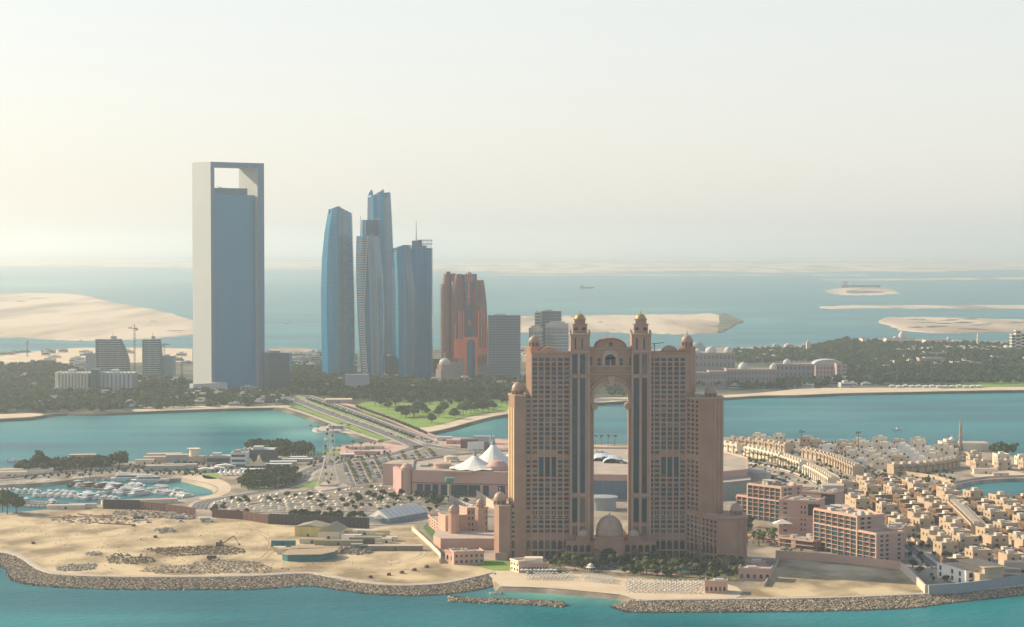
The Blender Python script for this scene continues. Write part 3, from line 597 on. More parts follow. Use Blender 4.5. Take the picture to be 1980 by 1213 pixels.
    for u in (1127.5, 1225.5):
        q = MB(); g_ = 4.6; q.box(hx(u)-g_, -9.5, zt-.2, hx(u)+g_, -1, hz(1035)); q.box(hx(u)-g_-.5, -10, hz(1035), hx(u)+g_+.5, -.6, hz(1033.8)); q.build('pavilion', PINK, root)
        c = MB(); dome(c, hx(u), -5.2, hz(1033.8), 3.7, 3.9, 16, drum=.3, spike=1); c.build('dome', DOME, root, smooth=True)
    # through-gap side faces: rear of the lobby
    window_parts(root, wins+wl, [GLS[0], GLS[1], GLS[0], GLS[3], GLS[2], GLS[3], GLS[0], GLS[1], GLS[4]], cap=100)
    cr = MB(); ry = 9; z = hz(680); x = hx(1267); cr.tube((x, ry, z), (x, ry, z+5), .35, 4); cr.tube((x-2, ry, z+4.8), (x+6.5, ry, z+5.6), .3, 4); cr.tube((x-2.4, ry, z+1), (x-.4, ry, z+4.5), .25, 4); cr.build('roof_crane', mat('dark_steel', (.06, .06, .06), .6), root)
    return root
make_hotel()
# ------------------------------------------------------------------ tall buildings across the water
def site(u, v): x, y = P(u, v); return x, y
def loft(b, levels, m=None, cap=True, mats=None):
    n = len(levels[0][1]); vs = []; 
    for z, pts in levels:
        for j, p in enumerate(pts): vs.append((p[0], p[1], (z[j] if isinstance(z, (list, tuple)) else z)))
    for k in range(len(levels)-1):
        for i in range(n): b.add([vs[k*n+i], vs[k*n+(i+1) % n], vs[(k+1)*n+(i+1) % n], vs[(k+1)*n+i]], [(0, 1, 2, 3)], mats[i] if mats else m)
    if cap: b.add(vs[-n:], [tuple(t) for t in tess(levels[-1][1])], m)
WSTONE = mat('white_stone_slab', (.50, .50, .46), .6, var=.03, scale=.02)
BLUEG = glass_mat('blue_tower_glass', (.002, .19, .33), (.004, .22, .37), 3.9, .12, 90, spand=(.004, .145, .27), spec=.3)
FRAMEB = mat('grey_blue_frame', (.09, .20, .29), .45, var=.05, scale=.03)
def make_frame_tower():
    Y0 = P(413, 757)[1]; x0 = XW(408, Y0, 180); k = Y0/F
    root = thing('framed_tower', 'tallest tower, a white stone frame round dark blue glass, open at the top', 'skyscraper', (x0, Y0, LZ), R(41))
    W_, D_ = 93, 49; H = ZH(Y0, 313)-LZ
    tl, tr, fr = 6.5, 11.5, 5
    b = MB(); b.box(0, 0, 0, tl, D_, H, 1, 0)
    b.m[-4] = 1
    o = MB(); o.box(0, 0, 0, .01, D_, H)
    # outer faces in white stone, front edge and inner face in blue grey
    SLAB = mat('cool_stone_slab', (.42, .44, .43), .6, var=.03, scale=.02)
    def slab(xa, xb, name):
        q = MB(); q.add([(xa,0,0),(xb,0,0),(xb,0,H),(xa,0,H)], [(0,1,2,3)], 1); q.add([(xb,0,0),(xb,D_,0),(xb,D_,H),(xb,0,H)], [(0,1,2,3)], 0)
        q.add([(xb,D_,0),(xa,D_,0),(xa,D_,H),(xb,D_,H)], [(0,1,2,3)], 1); q.add([(xa,D_,0),(xa,0,0),(xa,0,H),(xa,D_,H)], [(0,1,2,3)], 0)
        q.add([(xa,0,H),(xb,0,H),(xb,D_,H),(xa,D_,H)], [(0,1,2,3)], 0); q.build(name, [SLAB, FRAMEB], root)
    slab(0, tl, 'frame_slab'); slab(W_-tr, W_, 'frame_slab')
    q = MB(); q.box(tl, 0, H-6.5, W_-tr, D_, H, 0, 1); q.build('top_beam', [FRAMEB, WSTONE], root)
    Hg = ZH(Y0, 376)-LZ; c = MB(); c.box(tl+3, fr+1.5, 0, W_-tr-1.5, D_-3, Hg); c.box(tl+.02, fr+3, 0, tl+2.99, D_-4, Hg-.5)
    c.box(W_-tr-1.49, fr+3, 0, W_-tr-.02, D_-4, Hg-.5); c.build('glass_core', BLUEG, root)
    c = MB(); c.box(tl+.5, fr+2.5, Hg, W_-tr-13, D_-6, ZH(Y0, 363)-LZ); c.build('roof_plant_room', mat('blue_grey_metal', (.07, .15, .21), .5, var=.05), root)
    c = MB(); zt = ZH(Y0, 363)-LZ; c.tube((tl+14, 12, zt+.6), (tl+38, 16, zt-.2), .35, 4); c.tube((tl+24, 14, zt), (tl+13, 13, zt+3.2), .3, 4); c.build('roof_crane', DARKS, root)
    c = MB(); c.box(-40, -14, 0, 18, -4, 13); c.build('entrance_block', WSTONE, root)
DARKS = mat('dark_steel', (.06, .06, .06), .6)
make_frame_tower()
# --- the group of five curved glass towers
SAILG = glass_mat('sail_tower_glass', (.015, .25, .40), (.07, .38, .52), 4.0, .15, 60, rough=.1, spand=(.01, .16, .31), spec=.2, streak=(.16, .16, .007))  # streak: vertical reflection streaks painted into the glass tint, here and below
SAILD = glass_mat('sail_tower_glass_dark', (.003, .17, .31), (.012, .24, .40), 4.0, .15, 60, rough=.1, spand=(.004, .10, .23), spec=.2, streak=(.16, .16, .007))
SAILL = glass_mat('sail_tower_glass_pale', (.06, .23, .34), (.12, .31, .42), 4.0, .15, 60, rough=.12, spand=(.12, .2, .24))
BALC = mat('balcony_slab', (.50, .47, .42), .7, var=.05)
BASEV = 731
def sail(label, uc, rows, depth=30, caps=None, vb=BASEV, mats=None, name='curved_tower', bands=(0, .16, .5, .8, 1)):
    """rows: (v, left u, right u); a tower whose plan is a lens with flat facets"""
    Yb = P(uc, vb)[1]; x0, _ = P(uc, vb); root = thing(name, label, 'skyscraper', (x0, Yb, LZ))
    lv = []
    for v, ul, ur in rows:
        z = ZH(Yb, v)-LZ; xl, xr = XW(ul, Yb, z)-x0, XW(ur, Yb, z)-x0; w = xr-xl
        pts = []
        for t in bands: pts.append((xl+w*t, -10*math.sin(math.pi*min(1, max(0, t)))**.7+(4 if t in (0, 1) else 0)))
        pts += [(xr, depth*.7), (xl+w*.6, depth), (xl, depth*.7)]
        lv.append([z, pts])
    if caps: caps = (list(caps)+[caps[-1]]*9)[:len(lv[0][1])]; lv[-1][0] = [ZH(Yb, c)-LZ for c in caps]
    n = len(lv[0][1]); b = MB(); mm = (mats or [1, 0, 0, 2]); mm = mm+[0]*(n-len(mm))  # facet shading painted in as darker and paler glass
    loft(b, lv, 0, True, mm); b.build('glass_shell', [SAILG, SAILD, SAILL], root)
    f = MB()
    for (z, p), (z2, p2) in zip(lv, lv[1:]):
        for i in range(1, len(bands)-1):
            za = z[i] if isinstance(z, list) else z; zb = z2[i] if isinstance(z2, list) else z2
            f.tube((p[i][0], p[i][1]-.1, za), (p2[i][0], p2[i][1]-.1, zb), .38, 4)
    f.build('edge_fin', BALC if 'striped' in label else FRAMEB, root)
    return root, lv, Yb, x0
r1, lv, Yb, x0 = sail('leftmost of the five curved blue glass towers, bowed out on its left side', 650,
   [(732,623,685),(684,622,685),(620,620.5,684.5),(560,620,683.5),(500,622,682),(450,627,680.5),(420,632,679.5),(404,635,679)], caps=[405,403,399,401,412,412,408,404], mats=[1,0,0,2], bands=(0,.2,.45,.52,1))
q = MB()
for u, v in ((650,398.5),(657,398.5),(636,404)): X = XW(u, Yb, 280)-x0; Z = ZH(Yb, v)-LZ; q.add([(X, -2, Z-8), (X+4, -1, Z-6), (X+.5, 2, Z-6), (X, 0, Z)], [(0,1,3),(1,2,3),(2,0,3)])
q.build('roof_fin', SAILD, r1)
r2, lv, Yb, x0 = sail('tallest curved glass tower, standing behind the others with a notched pointed top', 735,
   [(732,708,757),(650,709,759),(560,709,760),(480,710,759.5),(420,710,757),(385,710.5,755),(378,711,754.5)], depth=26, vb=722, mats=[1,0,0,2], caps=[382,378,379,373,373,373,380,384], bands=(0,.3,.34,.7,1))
q = MB(); S_ = lambda u, v, y: (XW(u, Yb, 300)-x0, y, ZH(Yb, v)-LZ)
q.add([S_(710.5,383,-6), S_(716,378,-8), S_(722,380,-8), S_(722,373,-8), S_(719,366.5,-6), S_(714,373,-6)], [(0,1,2,3,4,5)])
q.add([S_(724,383,-9), S_(745,383,-9), S_(743.5,372,-9), S_(742,366,-9), S_(732,374,-9)], [(0,1,2,3,4)])
q.add([S_(742,366,-9), S_(745,373,-9), S_(745,373,8), S_(742,368,8)], [(0,1,2,3)])
q.add([S_(745,383,-9), S_(754.5,378,0), S_(753.5,371.5,0), S_(745,373.5,-9)], [(0,1,2,3)])
q.build('roof_crest', SAILG, r2); q = MB(); q.tube(S_(718,381,-5), S_(735,371,-3), .6, 4); q.tube(S_(726,376,-3), S_(742,371,-3), .5, 4); q.build('roof_crane', DARKS, r2)
q = MB(); q.box(S_(712,0,0)[0], -7.4, S_(0,425,0)[2], S_(717,0,0)[0], -6.3, S_(0,385,0)[2]); q.build('light_panel', BALC, r2)
# middle tower: straight slab with louvred floors
r3, lv, Yb, x0 = sail('slim banded tower standing in front of the tallest curved tower', 718,
   [(732,700,740),(600,700,741),(500,699,739),(440,697.5,737.5),(426,698,737)], depth=24, vb=727, caps=[427,425.5,425.5,425.5,425.5,425,425,425], bands=(0,.12,.28,.75,1), mats=[1,2,1,1])
q = MB(); v = 431
while v < 640:
    u0 = 708 if v < 455 else 716
    a = S_(u0, v, 0); zz = ZH(Yb, v)-LZ; q.box(XW(708 if v < 455 else 722, Yb, zz)-x0, -11.9, zz-.55, XW(737.5, Yb, zz)-x0, -5, zz+.55); v += 4.6
q.build('louvre_band', FRAMEB, r3)
q = MB(); q.tube((XW(697.5, Yb, 250)-x0, 0, ZH(Yb, 470)-LZ), (XW(697.5, Yb, 250)-x0, 0, ZH(Yb, 418)-LZ), .8, 5, r2=.3); q.build('mast', DARKS, r3)
q = MB()
for u in (724, 729, 733): q.box(XW(u, Yb, 250)-x0-1.2, -4, ZH(Yb, 426)-LZ, XW(u, Yb, 250)-x0+1.4, 0, ZH(Yb, 422)-LZ)
q.build('roof_plant', BALC, r3)
# front striped fin tower
r4, lv, Yb, x0 = sail('curved glass tower with a striped pale balcony face, nearest of the five', 708,
   [(732,699,741),(720,698.5,740.5),(660,694,741.5),(600,690.5,741),(540,688.5,739),(500,688,736),(470,688.5,733),(456,689,731)], vb=733, depth=24, caps=[457,456.5,456.5,456,456,457,457,457], bands=(0,.30,.52,.56,.8,1), mats=[1,1,0,2,2])
q = MB(); st = MB(); v = 460
def edge(v):
    for (a, b_) in zip(ROWS4, ROWS4[1:]):
        if a[0] <= v <= b_[0]: t = (v-a[0])/(b_[0]-a[0]); return a[1]+(b_[1]-a[1])*t, a[2]+(b_[2]-a[2])*t
ROWS4 = [(456,689,712),(500,688,709.5),(540,688.5,707.5),(600,690.5,705),(660,694,706.5),(720,699.5,711.5),(732,700,712)]
while v < 730:
    l, r_ = edge(v); zz = ZH(Yb, v)-LZ; xl, xr = XW(l+3.2, Yb, zz)-x0, XW(r_, Yb, zz)-x0
    q.add([(xl,-9.5,zz-.75),(xr,-13,zz-.75),(xr,-13,zz+.75),(xl,-9.5,zz+.75),(xr,-6,zz+.75),(xl,-4,zz+.75)], [(0,1,2,3),(3,2,4,5)]); v += 4.55
q.build('balcony_slab', BALC, r4)
q = MB(); Q = ROWS4
for a, b_ in zip(Q, Q[1:]):
    za, zb = ZH(Yb, a[0])-LZ, ZH(Yb, b_[0])-LZ; q.tube((XW(a[2],Yb,za)-x0,-13.2,za), (XW(b_[2],Yb,zb)-x0,-13.2,zb), .9, 4)
q.build('edge_blade', WSTONE, r4)
q = MB(); q.box(XW(718, Yb, 230)-x0-.3, -6, ZH(Yb,457)-LZ, XW(718, Yb, 230)-x0+1, -5, ZH(Yb,451)-LZ); q.build('roof_plant', BALC, r4)
# right tower pair
r5, lv, Yb, x0 = sail('right curved glass tower with a slanted top, joined to a flat fronted block', 780,
   [(732,759,806),(650,757.5,807.5),(560,757,806),(520,757,800),(490,757,795),(482,757.5,793)], vb=729, depth=26, caps=[482,479,474,474,474,474,474,481], bands=(0,.28,.62,.66,1), mats=[0,0,1,2])
q = MB(); zz = lambda v: ZH(Yb, v)-LZ; xx = lambda u: XW(u, Yb, 150)-x0
q.prism([(xx(795), 2), (xx(835), 0), (xx(836), 26), (xx(795), 26)], 0, zz(480)); q.build('flat_block', SAILD, r5)
q = MB(); q.box(xx(795), 2, zz(480), xx(824), 22, zz(475)); q.build('plant_floor', FRAMEB, r5)
q = MB(); q.lathe([(0, 0), (8, 0), (8, 12), (0, 12)][1:], 16, xx(805.5), 12, zz(480)); q.build('roof_drum', FRAMEB, r5)
q = MB()
for i in range(8): q.box(xx(816+i*2.6), 1, zz(481), xx(816.7+i*2.6), 2, zz(464.5))
for v in (464.5, 472): q.box(xx(808), .6, zz(v+.9), xx(835.5), 24, zz(v-.6))
q.build('crown_screen', FRAMEB, r5); q = MB(); q.tube((xx(804.5), 10, zz(475)), (xx(804.5), 10, zz(427)), .9, 5, r2=.3); q.build('mast', DARKS, r5)
# podium rings left of the towers
Yp = P(660, 722)[1]; x0 = P(660, 722)[0]; root = thing('curved_podium', 'low rounded white podium at the foot of the glass towers', 'podium', (x0, Yp, LZ))
for nm, v0, v1, ul, ur, m_ in (('lower_tier', 722, 708, 625, 690, SAILD), ('middle_tier', 706, 700, 628, 690, SAILD), ('upper_tier', 698, 686, 624, 690, SAILG)):
    z0, z1 = ZH(Yp, v0)-LZ, ZH(Yp, v1)-LZ; cx = (XW(ul, Yp)+XW(ur, Yp))/2-x0; r_ = (XW(ur, Yp)-XW(ul, Yp))/2
    q = MB(); q.prism([(cx+r_*.97*math.cos(2*math.pi*i/24), 20+r_*.6*math.sin(2*math.pi*i/24)) for i in range(24)], max(0, z0), z1); q.build(nm, m_, root)
    q = MB(); q.prism([(cx+r_*math.cos(2*math.pi*i/24), 20+r_*.63*math.sin(2*math.pi*i/24)) for i in range(24)], z1, z1+2.2); q.build('roof_edge', WSTONE, root)
def simple_block(name, label, cat, ul, ur, vb, vt, m, depth=25, rz=0, nb=0, floors=0, fm=None, rm=None, roof=True, group=None, parapet=1.0):
    Yb = P(ul, vb)[1]; xl, xr = XW(ul, Yb), XW(ur, Yb); w = (xr-xl)/(math.cos(rz) if rz else 1); H = ZH(Yb, vt)-LZ
    root = thing(name, label, cat, (xl, Yb, LZ), rz, group)
    b = MB(); b.box(0, 0, 0, w, depth, H, 0, 1); b.build('wall', [m, rm or ROOFT], root)
    if parapet:
        q = MB(); q.box(-.3, -.3, H, w+.3, .4, H+parapet); q.box(-.3, .4, H, .4, depth, H+parapet); q.box(w-.4, .4, H, w+.3, depth, H+parapet); q.build('parapet', m, root)
    if floors:
        q = MB(); fh = H/floors
        for i in range(floors): q.box(1.0, -.25, i*fh+fh*.35, w-1.0, -.004, i*fh+fh*.85); q.box(-.25, 1, i*fh+fh*.35, -.004, depth-1, i*fh+fh*.85)
        q.build('window_band', fm or GLS[0], root, kind='stuff' if False else None)
    if nb:
        q = MB()
        for i in range(nb+1): x = w*i/nb; q.box(x-.35, -.5, 0, x+.35, -.26, H)
        q.build('pier', m, root)
    if roof:
        q = MB(); q.box(w*.2, depth*.3, H, w*.55, depth*.7, H+3); q.build('roof_plant', rm or ROOFT, root)
    return root, w, H
DKG = glass_mat('dark_office_glass', (.02, .06, .085), (.03, .08, .11), 3.6, .3, 60, spand=(.05, .11, .14))
simple_block('office_block', 'dark banded glass office block right beside the tall framed tower', 'office building', 510, 560, 752, 684, DKG, 40, nb=0, rm=mat('grey_roof', (.2, .2, .2), .9))
simple_block('stone_block', 'plain pale grey cube in front of the curved glass towers', 'building', 667, 711, 758, 726, mat('pale_grey_stone', (.34, .37, .39), .7, var=.04), 34, rm=WSTONE, roof=False, parapet=.8)
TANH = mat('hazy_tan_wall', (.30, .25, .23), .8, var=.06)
# red-brown rounded hotel tower
def make_red_tower():
    Yb = P(897, 733)[1]; x0 = P(897, 733)[0]; root = thing('red_tower', 'red brown rounded hotel tower with dark glass and an arched front', 'hotel', (x0, Yb, LZ))
    X = lambda u: XW(u, Yb, 80)-x0; Z = lambda v: ZH(Yb, v)-LZ
    rb = mat('red_brown_glass', (.15, .06, .065), .35, col2=(.27, .10, .075), scale=.05, stretch=(1, 1, .2)); orr = mat('copper_red_cladding', (.85, .12, .03), .45, col2=(.88, .20, .06), scale=.06, stretch=(1, 1, .2)); dg = SAILD
    def sh(name, rows, y0, y1, m, bulge=4):
        b = MB(); lv = []
        for v, a, c in rows: xa, xc = X(a), X(c); w = xc-xa; lv.append((Z(v), [(xa, y0+2), (xa+w*.25, y0-bulge*.7), (xa+w*.5, y0-bulge), (xa+w*.75, y0-bulge*.7), (xc, y0+2), (xc, y1), (xa, y1)]))
        loft(b, lv); return b.build(name, m, root)
    sh('left_wing', [(733,853,872),(560,853,873),(545,856,873),(530,858,874)], 0, 24, rb)
    sh('middle_wing', [(733,873,902),(600,873,902),(560,873.5,899),(545,876,897),(532,880,893)], -8, 24, rb, 6)
    sh('right_wing', [(733,912,942),(640,912,943),(590,911,941),(560,913,938),(542,917,935)], -8, 24, rb, 6)
    sh('central_glass', [(733,888,924),(560,890,922),(531,893,922)], -3, 22, dg, 2)
    b = MB()
    for v, w in ((531, 9), ): b.box(X(874), 0, Z(545), X(881), 10, Z(529)); b.box(X(883), -2, Z(545), X(893), 12, Z(530)); b.box(X(913), -2, Z(545), X(922), 12, Z(530)); b.box(X(863), 2, Z(534), X(871), 14, Z(525.5))
    b.build('roof_block', rb, root)
    b = MB()
    for i in range(4): b.box(X(899+i*4), -7, Z(545), X(901.6+i*4), -3, Z(530))
    for k in range(13): v = 546+k*3.4; b.box(X(903.5+(k % 2)*1.2), -6.4, Z(v+2.6), X(908.5+(k % 3)*.6), -5, Z(v))
    for k in range(5): v = 620+k*4; b.box(X(904+k*.8), -6.4, Z(v+3), X(911-k*.8), -5, Z(v))
    for (a, c, v0, v1) in ((887,889.5,700,600),(891,893.5,700,603),(895.5,898,700,601),(880,882,690,625),(925,927,690,600),(930,932.5,690,595),(935,937,690,605),(939.5,941.5,690,628)):
        b.box(X(a), -15.5, Z(v0), X(c), -8.5, Z(v1))
    b.box(X(878), -15.8, Z(692), X(900), -10, Z(655)); b.box(X(918), -15.8, Z(684), X(941), -10, Z(672)); 
    b.build('copper_band', orr, root)
    b = MB(); extr_y(b, [(X(898), 0), (X(903), 0)]+[(X(911)-(X(919)-X(903))/2*math.cos(math.pi*i/12), Z(664)+(X(919)-X(903))/2*math.sin(math.pi*i/12)) for i in range(13)]+[(X(919), 0), (X(924), 0), (X(924), Z(651)), (X(898), Z(651))], -17, -12); b.build('arch_front', orr, root)
    b = MB(); b.box(X(903), -13, 0, X(919), -11, Z(656)); b.build('arch_glass', dg, root)
    b = MB()
    for k in range(34): v = 550+k*4.05; b.box(X(852)-1.2, -2.5, Z(v+1.6), X(857.5), 5, Z(v))
    b.build('balcony', mat('lit_copper_balcony', (.55, .33, .2), .6), root)
    b = MB(); dome(b, X(907), 4, Z(531), (X(913)-X(901))/2, 4, 14, spike=3); b.build('dome', DOME, root, smooth=True)
    b = MB(); b.box(X(870), -18, 0, X(898), -9, Z(700)); b.box(X(924), -18, 0, X(950), -9, Z(706)); b.build('podium', TANH, root)
make_red_tower()
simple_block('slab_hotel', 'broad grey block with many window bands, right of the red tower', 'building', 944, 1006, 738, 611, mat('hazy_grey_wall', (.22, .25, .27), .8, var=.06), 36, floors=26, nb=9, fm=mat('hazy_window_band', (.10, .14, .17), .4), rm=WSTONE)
# domed gate pavilion
Yb = P(860, 745)[1]; x0 = P(860, 745)[0]; root = thing('domed_gatehouse', 'domed stone gatehouse in the trees below the red tower', 'gatehouse', (x0, Yb, LZ)); sc = Yb/F
b = MB(); b.prism([(19*sc*math.cos(R(22.5+45*i)), 10+19*sc*math.sin(R(22.5+45*i))) for i in range(8)], 0, 30*sc); b.box(-27*sc, 0, 0, 27*sc, 20, 14*sc); b.build('wall', TANH, root)
b = MB(); b.prism([(16*sc*math.cos(R(22.5+45*i)), 10+16*sc*math.sin(R(22.5+45*i))) for i in range(8)], 30*sc, 40*sc); b.build('upper_stage', PINK, root)
b = MB(); dome(b, 0, 10, 40*sc, 11*sc, 9*sc, 16, drum=2, spike=9); b.build('dome', WSTONE, root, smooth=True)
# pale apartment towers behind the hotel
CREAMW = mat('cream_wall', (.58, .50, .40), .85, var=.06); 
def round_block(label, uc, r_px, vb, vt, m, name='apartment_tower', fl=16, cat='apartment building'):
    Yb = P(uc, vb)[1]; x0 = P(uc, vb)[0]; root = thing(name, label, cat, (x0, Yb, LZ)); r_ = r_px*Yb/F; H = ZH(Yb, vt)-LZ
    b = MB(); b.lathe([(r_, 0), (r_, H)], 24); b.build('wall', glass_mat('grey_residential_glass', (.10, .15, .18), (.16, .21, .24), 3.5, .35, 5, spand=(.34, .36, .36)), root)
    b = MB()
    for i in range(fl): z = H*(i+1)/fl; b.lathe([(r_*.99, z-1.3), (r_+.7, z-1.3), (r_+.7, z-.4), (r_*.99, z-.4)], 24)
    b.build('balcony_ring', m, root)
    b = MB(); b.lathe([(r_+.4, H), (r_+.4, H+5), (r_*.2, H+5.5)], 24); b.lathe([(r_*.7, H+5), (r_*.7, H+8), (.1, H+8.5)], 20); b.build('roof', CREAMW, root, smooth=False)
round_block('round pale apartment tower behind the left domed turret', 1077, 22, 735, 632, CREAMW)
round_block('narrow rounded pale tower just left of the round apartment tower', 1036, 13, 737, 640, CREAMW, fl=14)
simple_block('apartment_tower', 'square topped apartment tower behind the two rounded ones', 'apartment building', 1047, 1085, 731, 603, mat('hazy_grey_wall', (0,0,0)), 30, floors=22, nb=4, fm=MATS['hazy_window_band'], rm=CREAMW)
simple_block('apartment_tower', 'thin cream edged tower between the pale apartment towers', 'apartment building', 1034, 1047, 733, 605, CREAMW, 26, floors=22, fm=MATS['hazy_window_band'], rm=CREAMW)
# left shore blocks
RIBW = mat('ribbed_concrete', (.62, .56, .44), .8, var=.05); BLUEC = mat('blue_grey_concrete', (.30, .34, .35), .8, var=.05)
def ribbed(label, ul, ur, vb, vt, n, m, depth, name='ribbed_block', turn=0):
    Yb = P(ul, vb)[1]; xl, xr = XW(ul, Yb), XW(ur, Yb); H = ZH(Yb, vt)-LZ; root = thing(name, label, 'building', (xl, Yb, LZ), turn); w = (xr-xl)/math.cos(turn)
    b = MB(); b.box(0, 0, 4, w, depth, H-1.5, 0, 1); b.box(2, 1.5, 0, w-2, depth-2, 3.99); b.build('wall', [mat('shaded_glass_wall', (.12, .17, .19), .5, var=.1), WSTONE], root)
    q = MB(); st = w/n
    for i in range(n): q.prism([(i*st+st*.12, -.01), (i*st+st*.3, -2.0), (i*st+st*.7, -2.0), (i*st+st*.88, -.01)], 4, H)
    for i in range(int(depth/st)): q.prism([(-.01, (i+.9)*st), (-2, (i+.7)*st), (-2, (i+.3)*st), (-.01, (i+.1)*st)], 4, H)
    q.build('rib', m, root); q = MB(); q.box(w*.3, depth*.3, H-1.5, w*.5, depth*.7, H+3); q.build('roof_plant', WSTONE, root)
ribbed('cream ribbed long block on the left shore', 109, 172, 762, 720, 10, RIBW, 40)
ribbed('grey ribbed long block on the left shore, joined on the right of the cream one', 192, 257, 762, 720, 8, mat('grey_rib', (.44, .46, .46), .8, var=.05), 40)
simple_block('link_block', 'dark glass link between the two ribbed blocks', 'building', 176, 192, 763, 716, DKG, 30, roof=False)
def frame_building(label, ul, ur, vb, vt, fl, slant):
    Yb = P(ul, vb)[1]; xl, xr = XW(ul, Yb), XW(ur, Yb); w = xr-xl; H = ZH(Yb, vt)-LZ; root = thing('unfinished_tower', label, 'building', (xl, Yb, LZ)); fh = H/fl
    b = MB(); q = MB(); c = MB()
    for i in range(fl+1):
        z = i*fh; t = i/fl; x1 = w*(1-slant*max(0, t-.3)**1.6); b.box(0, 0, z-.4, x1, 26, z+.4)
        if i < fl:
            b.box(w*.02, 2, z+.4, x1*.98, 24, z+fh-.4, 1)
            if i > 1: q.box(w*.42, -1.2, z+.5, x1*.97, -.02, z+1.4); q.box(w*.1, -1.2, z+.5, w*.34, -.02, z+1.4)
    for f in (.03, .36, .4, .7): c.box(w*f-.5, -1.5, 0, w*f+.5, -.03, H*(1 if f < .6 else .8))
    b.build('floor_slab', [BLUEC, mat('unfinished_core', (.10, .13, .145), .9)], root); q.build('balcony_rail', mat('pale_rail', (.52, .54, .52), .7), root); c.build('column', BLUEC, root)
    c = MB(); c.box(w*.45, 8, H, w*.6, 16, H+5); c.tube((w*.5, 12, H+5), (w*.5, 12, H+10), .4, 4); c.build('lift_core', BLUEC, root)
frame_building('wide unfinished tower with stepped right side behind the ribbed blocks', 184, 248, 733, 657, 18, .5)
frame_building('narrow unfinished tower left of the tall framed tower', 275, 312, 737, 657, 19, .25)
simple_block('low_block', 'low blue grey block left of the wide unfinished tower', 'building', 166, 184, 722, 685, BLUEC, 26)
simple_block('low_block', 'low blue grey block right of the narrow unfinished tower', 'building', 313, 335, 735, 690, BLUEC, 26)
def tower_crane(label, u, vb, vt, jib_u, vj=None):
    Yb = P(u, vb)[1]; x0 = P(u, vb)[0]; root = thing('tower_crane', label, 'crane', (x0, Yb, LZ)); H = ZH(Yb, vt)-LZ; j = (jib_u-u)*Yb/F; k = H*.92
    b = MB()
    for sx in (-1, 1): b.tube((sx, 0, 0), (sx, 0, k), .45, 4)
    for i in range(int(k/6)): b.tube((-1, 0, i*6), (1, 0, i*6+6), .3, 4)
    b.build('mast', DARKS, root); b = MB(); b.tube((-j*.35, 0, k), (j, 0, k+1), .8, 4); b.tube((0, 0, H), (j*.7, 0, k+1), .3, 4); b.tube((0, 0, H), (-j*.33, 0, k), .3, 4); b.tube((0, 0, k), (0, 0, H), .7, 4, r2=.2); b.build('jib', DARKS, root)
    b = MB(); b.box(-j*.35-2, -1, k-3, -j*.35+2, 1, k); b.build('counterweight', BLUEC, root)
tower_crane('tower crane between the two unfinished towers', 260.5, 720, 628, 248); tower_crane('small crane on the sandy building land at the far left', 53, 690, 660, 57); tower_crane('thin crane right before the tall framed tower', 351.5, 748, 690, 345)
tower_crane('crane with a long jib behind the narrow unfinished tower', 318, 700, 664, 328)
# ------------------------------------------------------------------ plants
LEAF = mat('tree_foliage', (.014, .034, .014), .9, col2=(.065, .105, .03), scale=.5, spec=.1)  # brighter second tone puts sunlit leaves into the colour, olive foliage too
LEAF2 = mat('tree_foliage_olive', (.028, .045, .018), .9, col2=(.11, .125, .045), scale=.5, spec=.1)
PALML = mat('palm_fronds', (.06, .08, .025), .8, col2=(.15, .155, .06), scale=1.5, spec=.15)
BARK = mat('bark', (.12, .09, .06), .95, col2=(.20, .15, .10), scale=2)
def clumps(b, c, rx, rz, n, sz, rr, m=0):
    for i in range(n):
        t = rr.uniform(0, 2*math.pi); ph = math.acos(rr.uniform(-.55, 1)); q = rr.uniform(.72, 1.08)
        x = c[0]+rx*q*math.sin(ph)*math.cos(t); y = c[1]+rx*q*math.sin(ph)*math.sin(t); z = c[2]+rz*q*math.cos(ph)
        a = Vector((rr.gauss(0, 1), rr.gauss(0, 1), rr.gauss(0, .6))).normalized(); d = Vector((rr.gauss(0, 1), rr.gauss(0, 1), rr.gauss(0, 1))); e = a.cross(d).normalized(); s = sz*rr.uniform(.6, 1.3)
        p = Vector((x, y, z)); b.add([tuple(p-a*s), tuple(p-e*s*.8), tuple(p+a*s), tuple(p+e*s*.8)], [(0, 1, 2, 3)], m)
def crown_mesh(seed, r, h, z0, n=5, k=26, sz=.8, core=True):
    rr = random.Random(seed); b = MB()
    for i in range(n):
        a = 2*math.pi*i/n+rr.uniform(-.4, .4); d = r*rr.uniform(.25, .62) if i else 0
        c = (d*math.cos(a), d*math.sin(a), z0+h*rr.uniform(.35, .72)+(h*.12 if i == 0 else 0)); q = r*rr.uniform(.42, .62)
        if core: b.blob(c, q*.8, 6, 4, .25, seed+i, flat=.8)
        clumps(b, c, q, q*.8, k, sz, rr)
    return b
def make_tree(seed, r=4.6, h=7.5, z0=2.2, m=None, name='tree', n=6, k=26, sz=.9):
    root = thing(name, 'tree', 'tree'); rr = random.Random(seed+99)
    t = MB(); t.tube((0, 0, 0), (rr.uniform(-.3, .3), 0, z0+h*.3), .35, 6, r2=.22)
    for i in range(4): a = i*1.6+rr.random(); t.tube((0, 0, z0), (r*.5*math.cos(a), r*.5*math.sin(a), z0+h*.5), .16, 5, r2=.07)
    t.build('trunk', BARK, root); crown_mesh(seed, r, h, z0, n, k, sz).build('crown', m or LEAF, root); return root
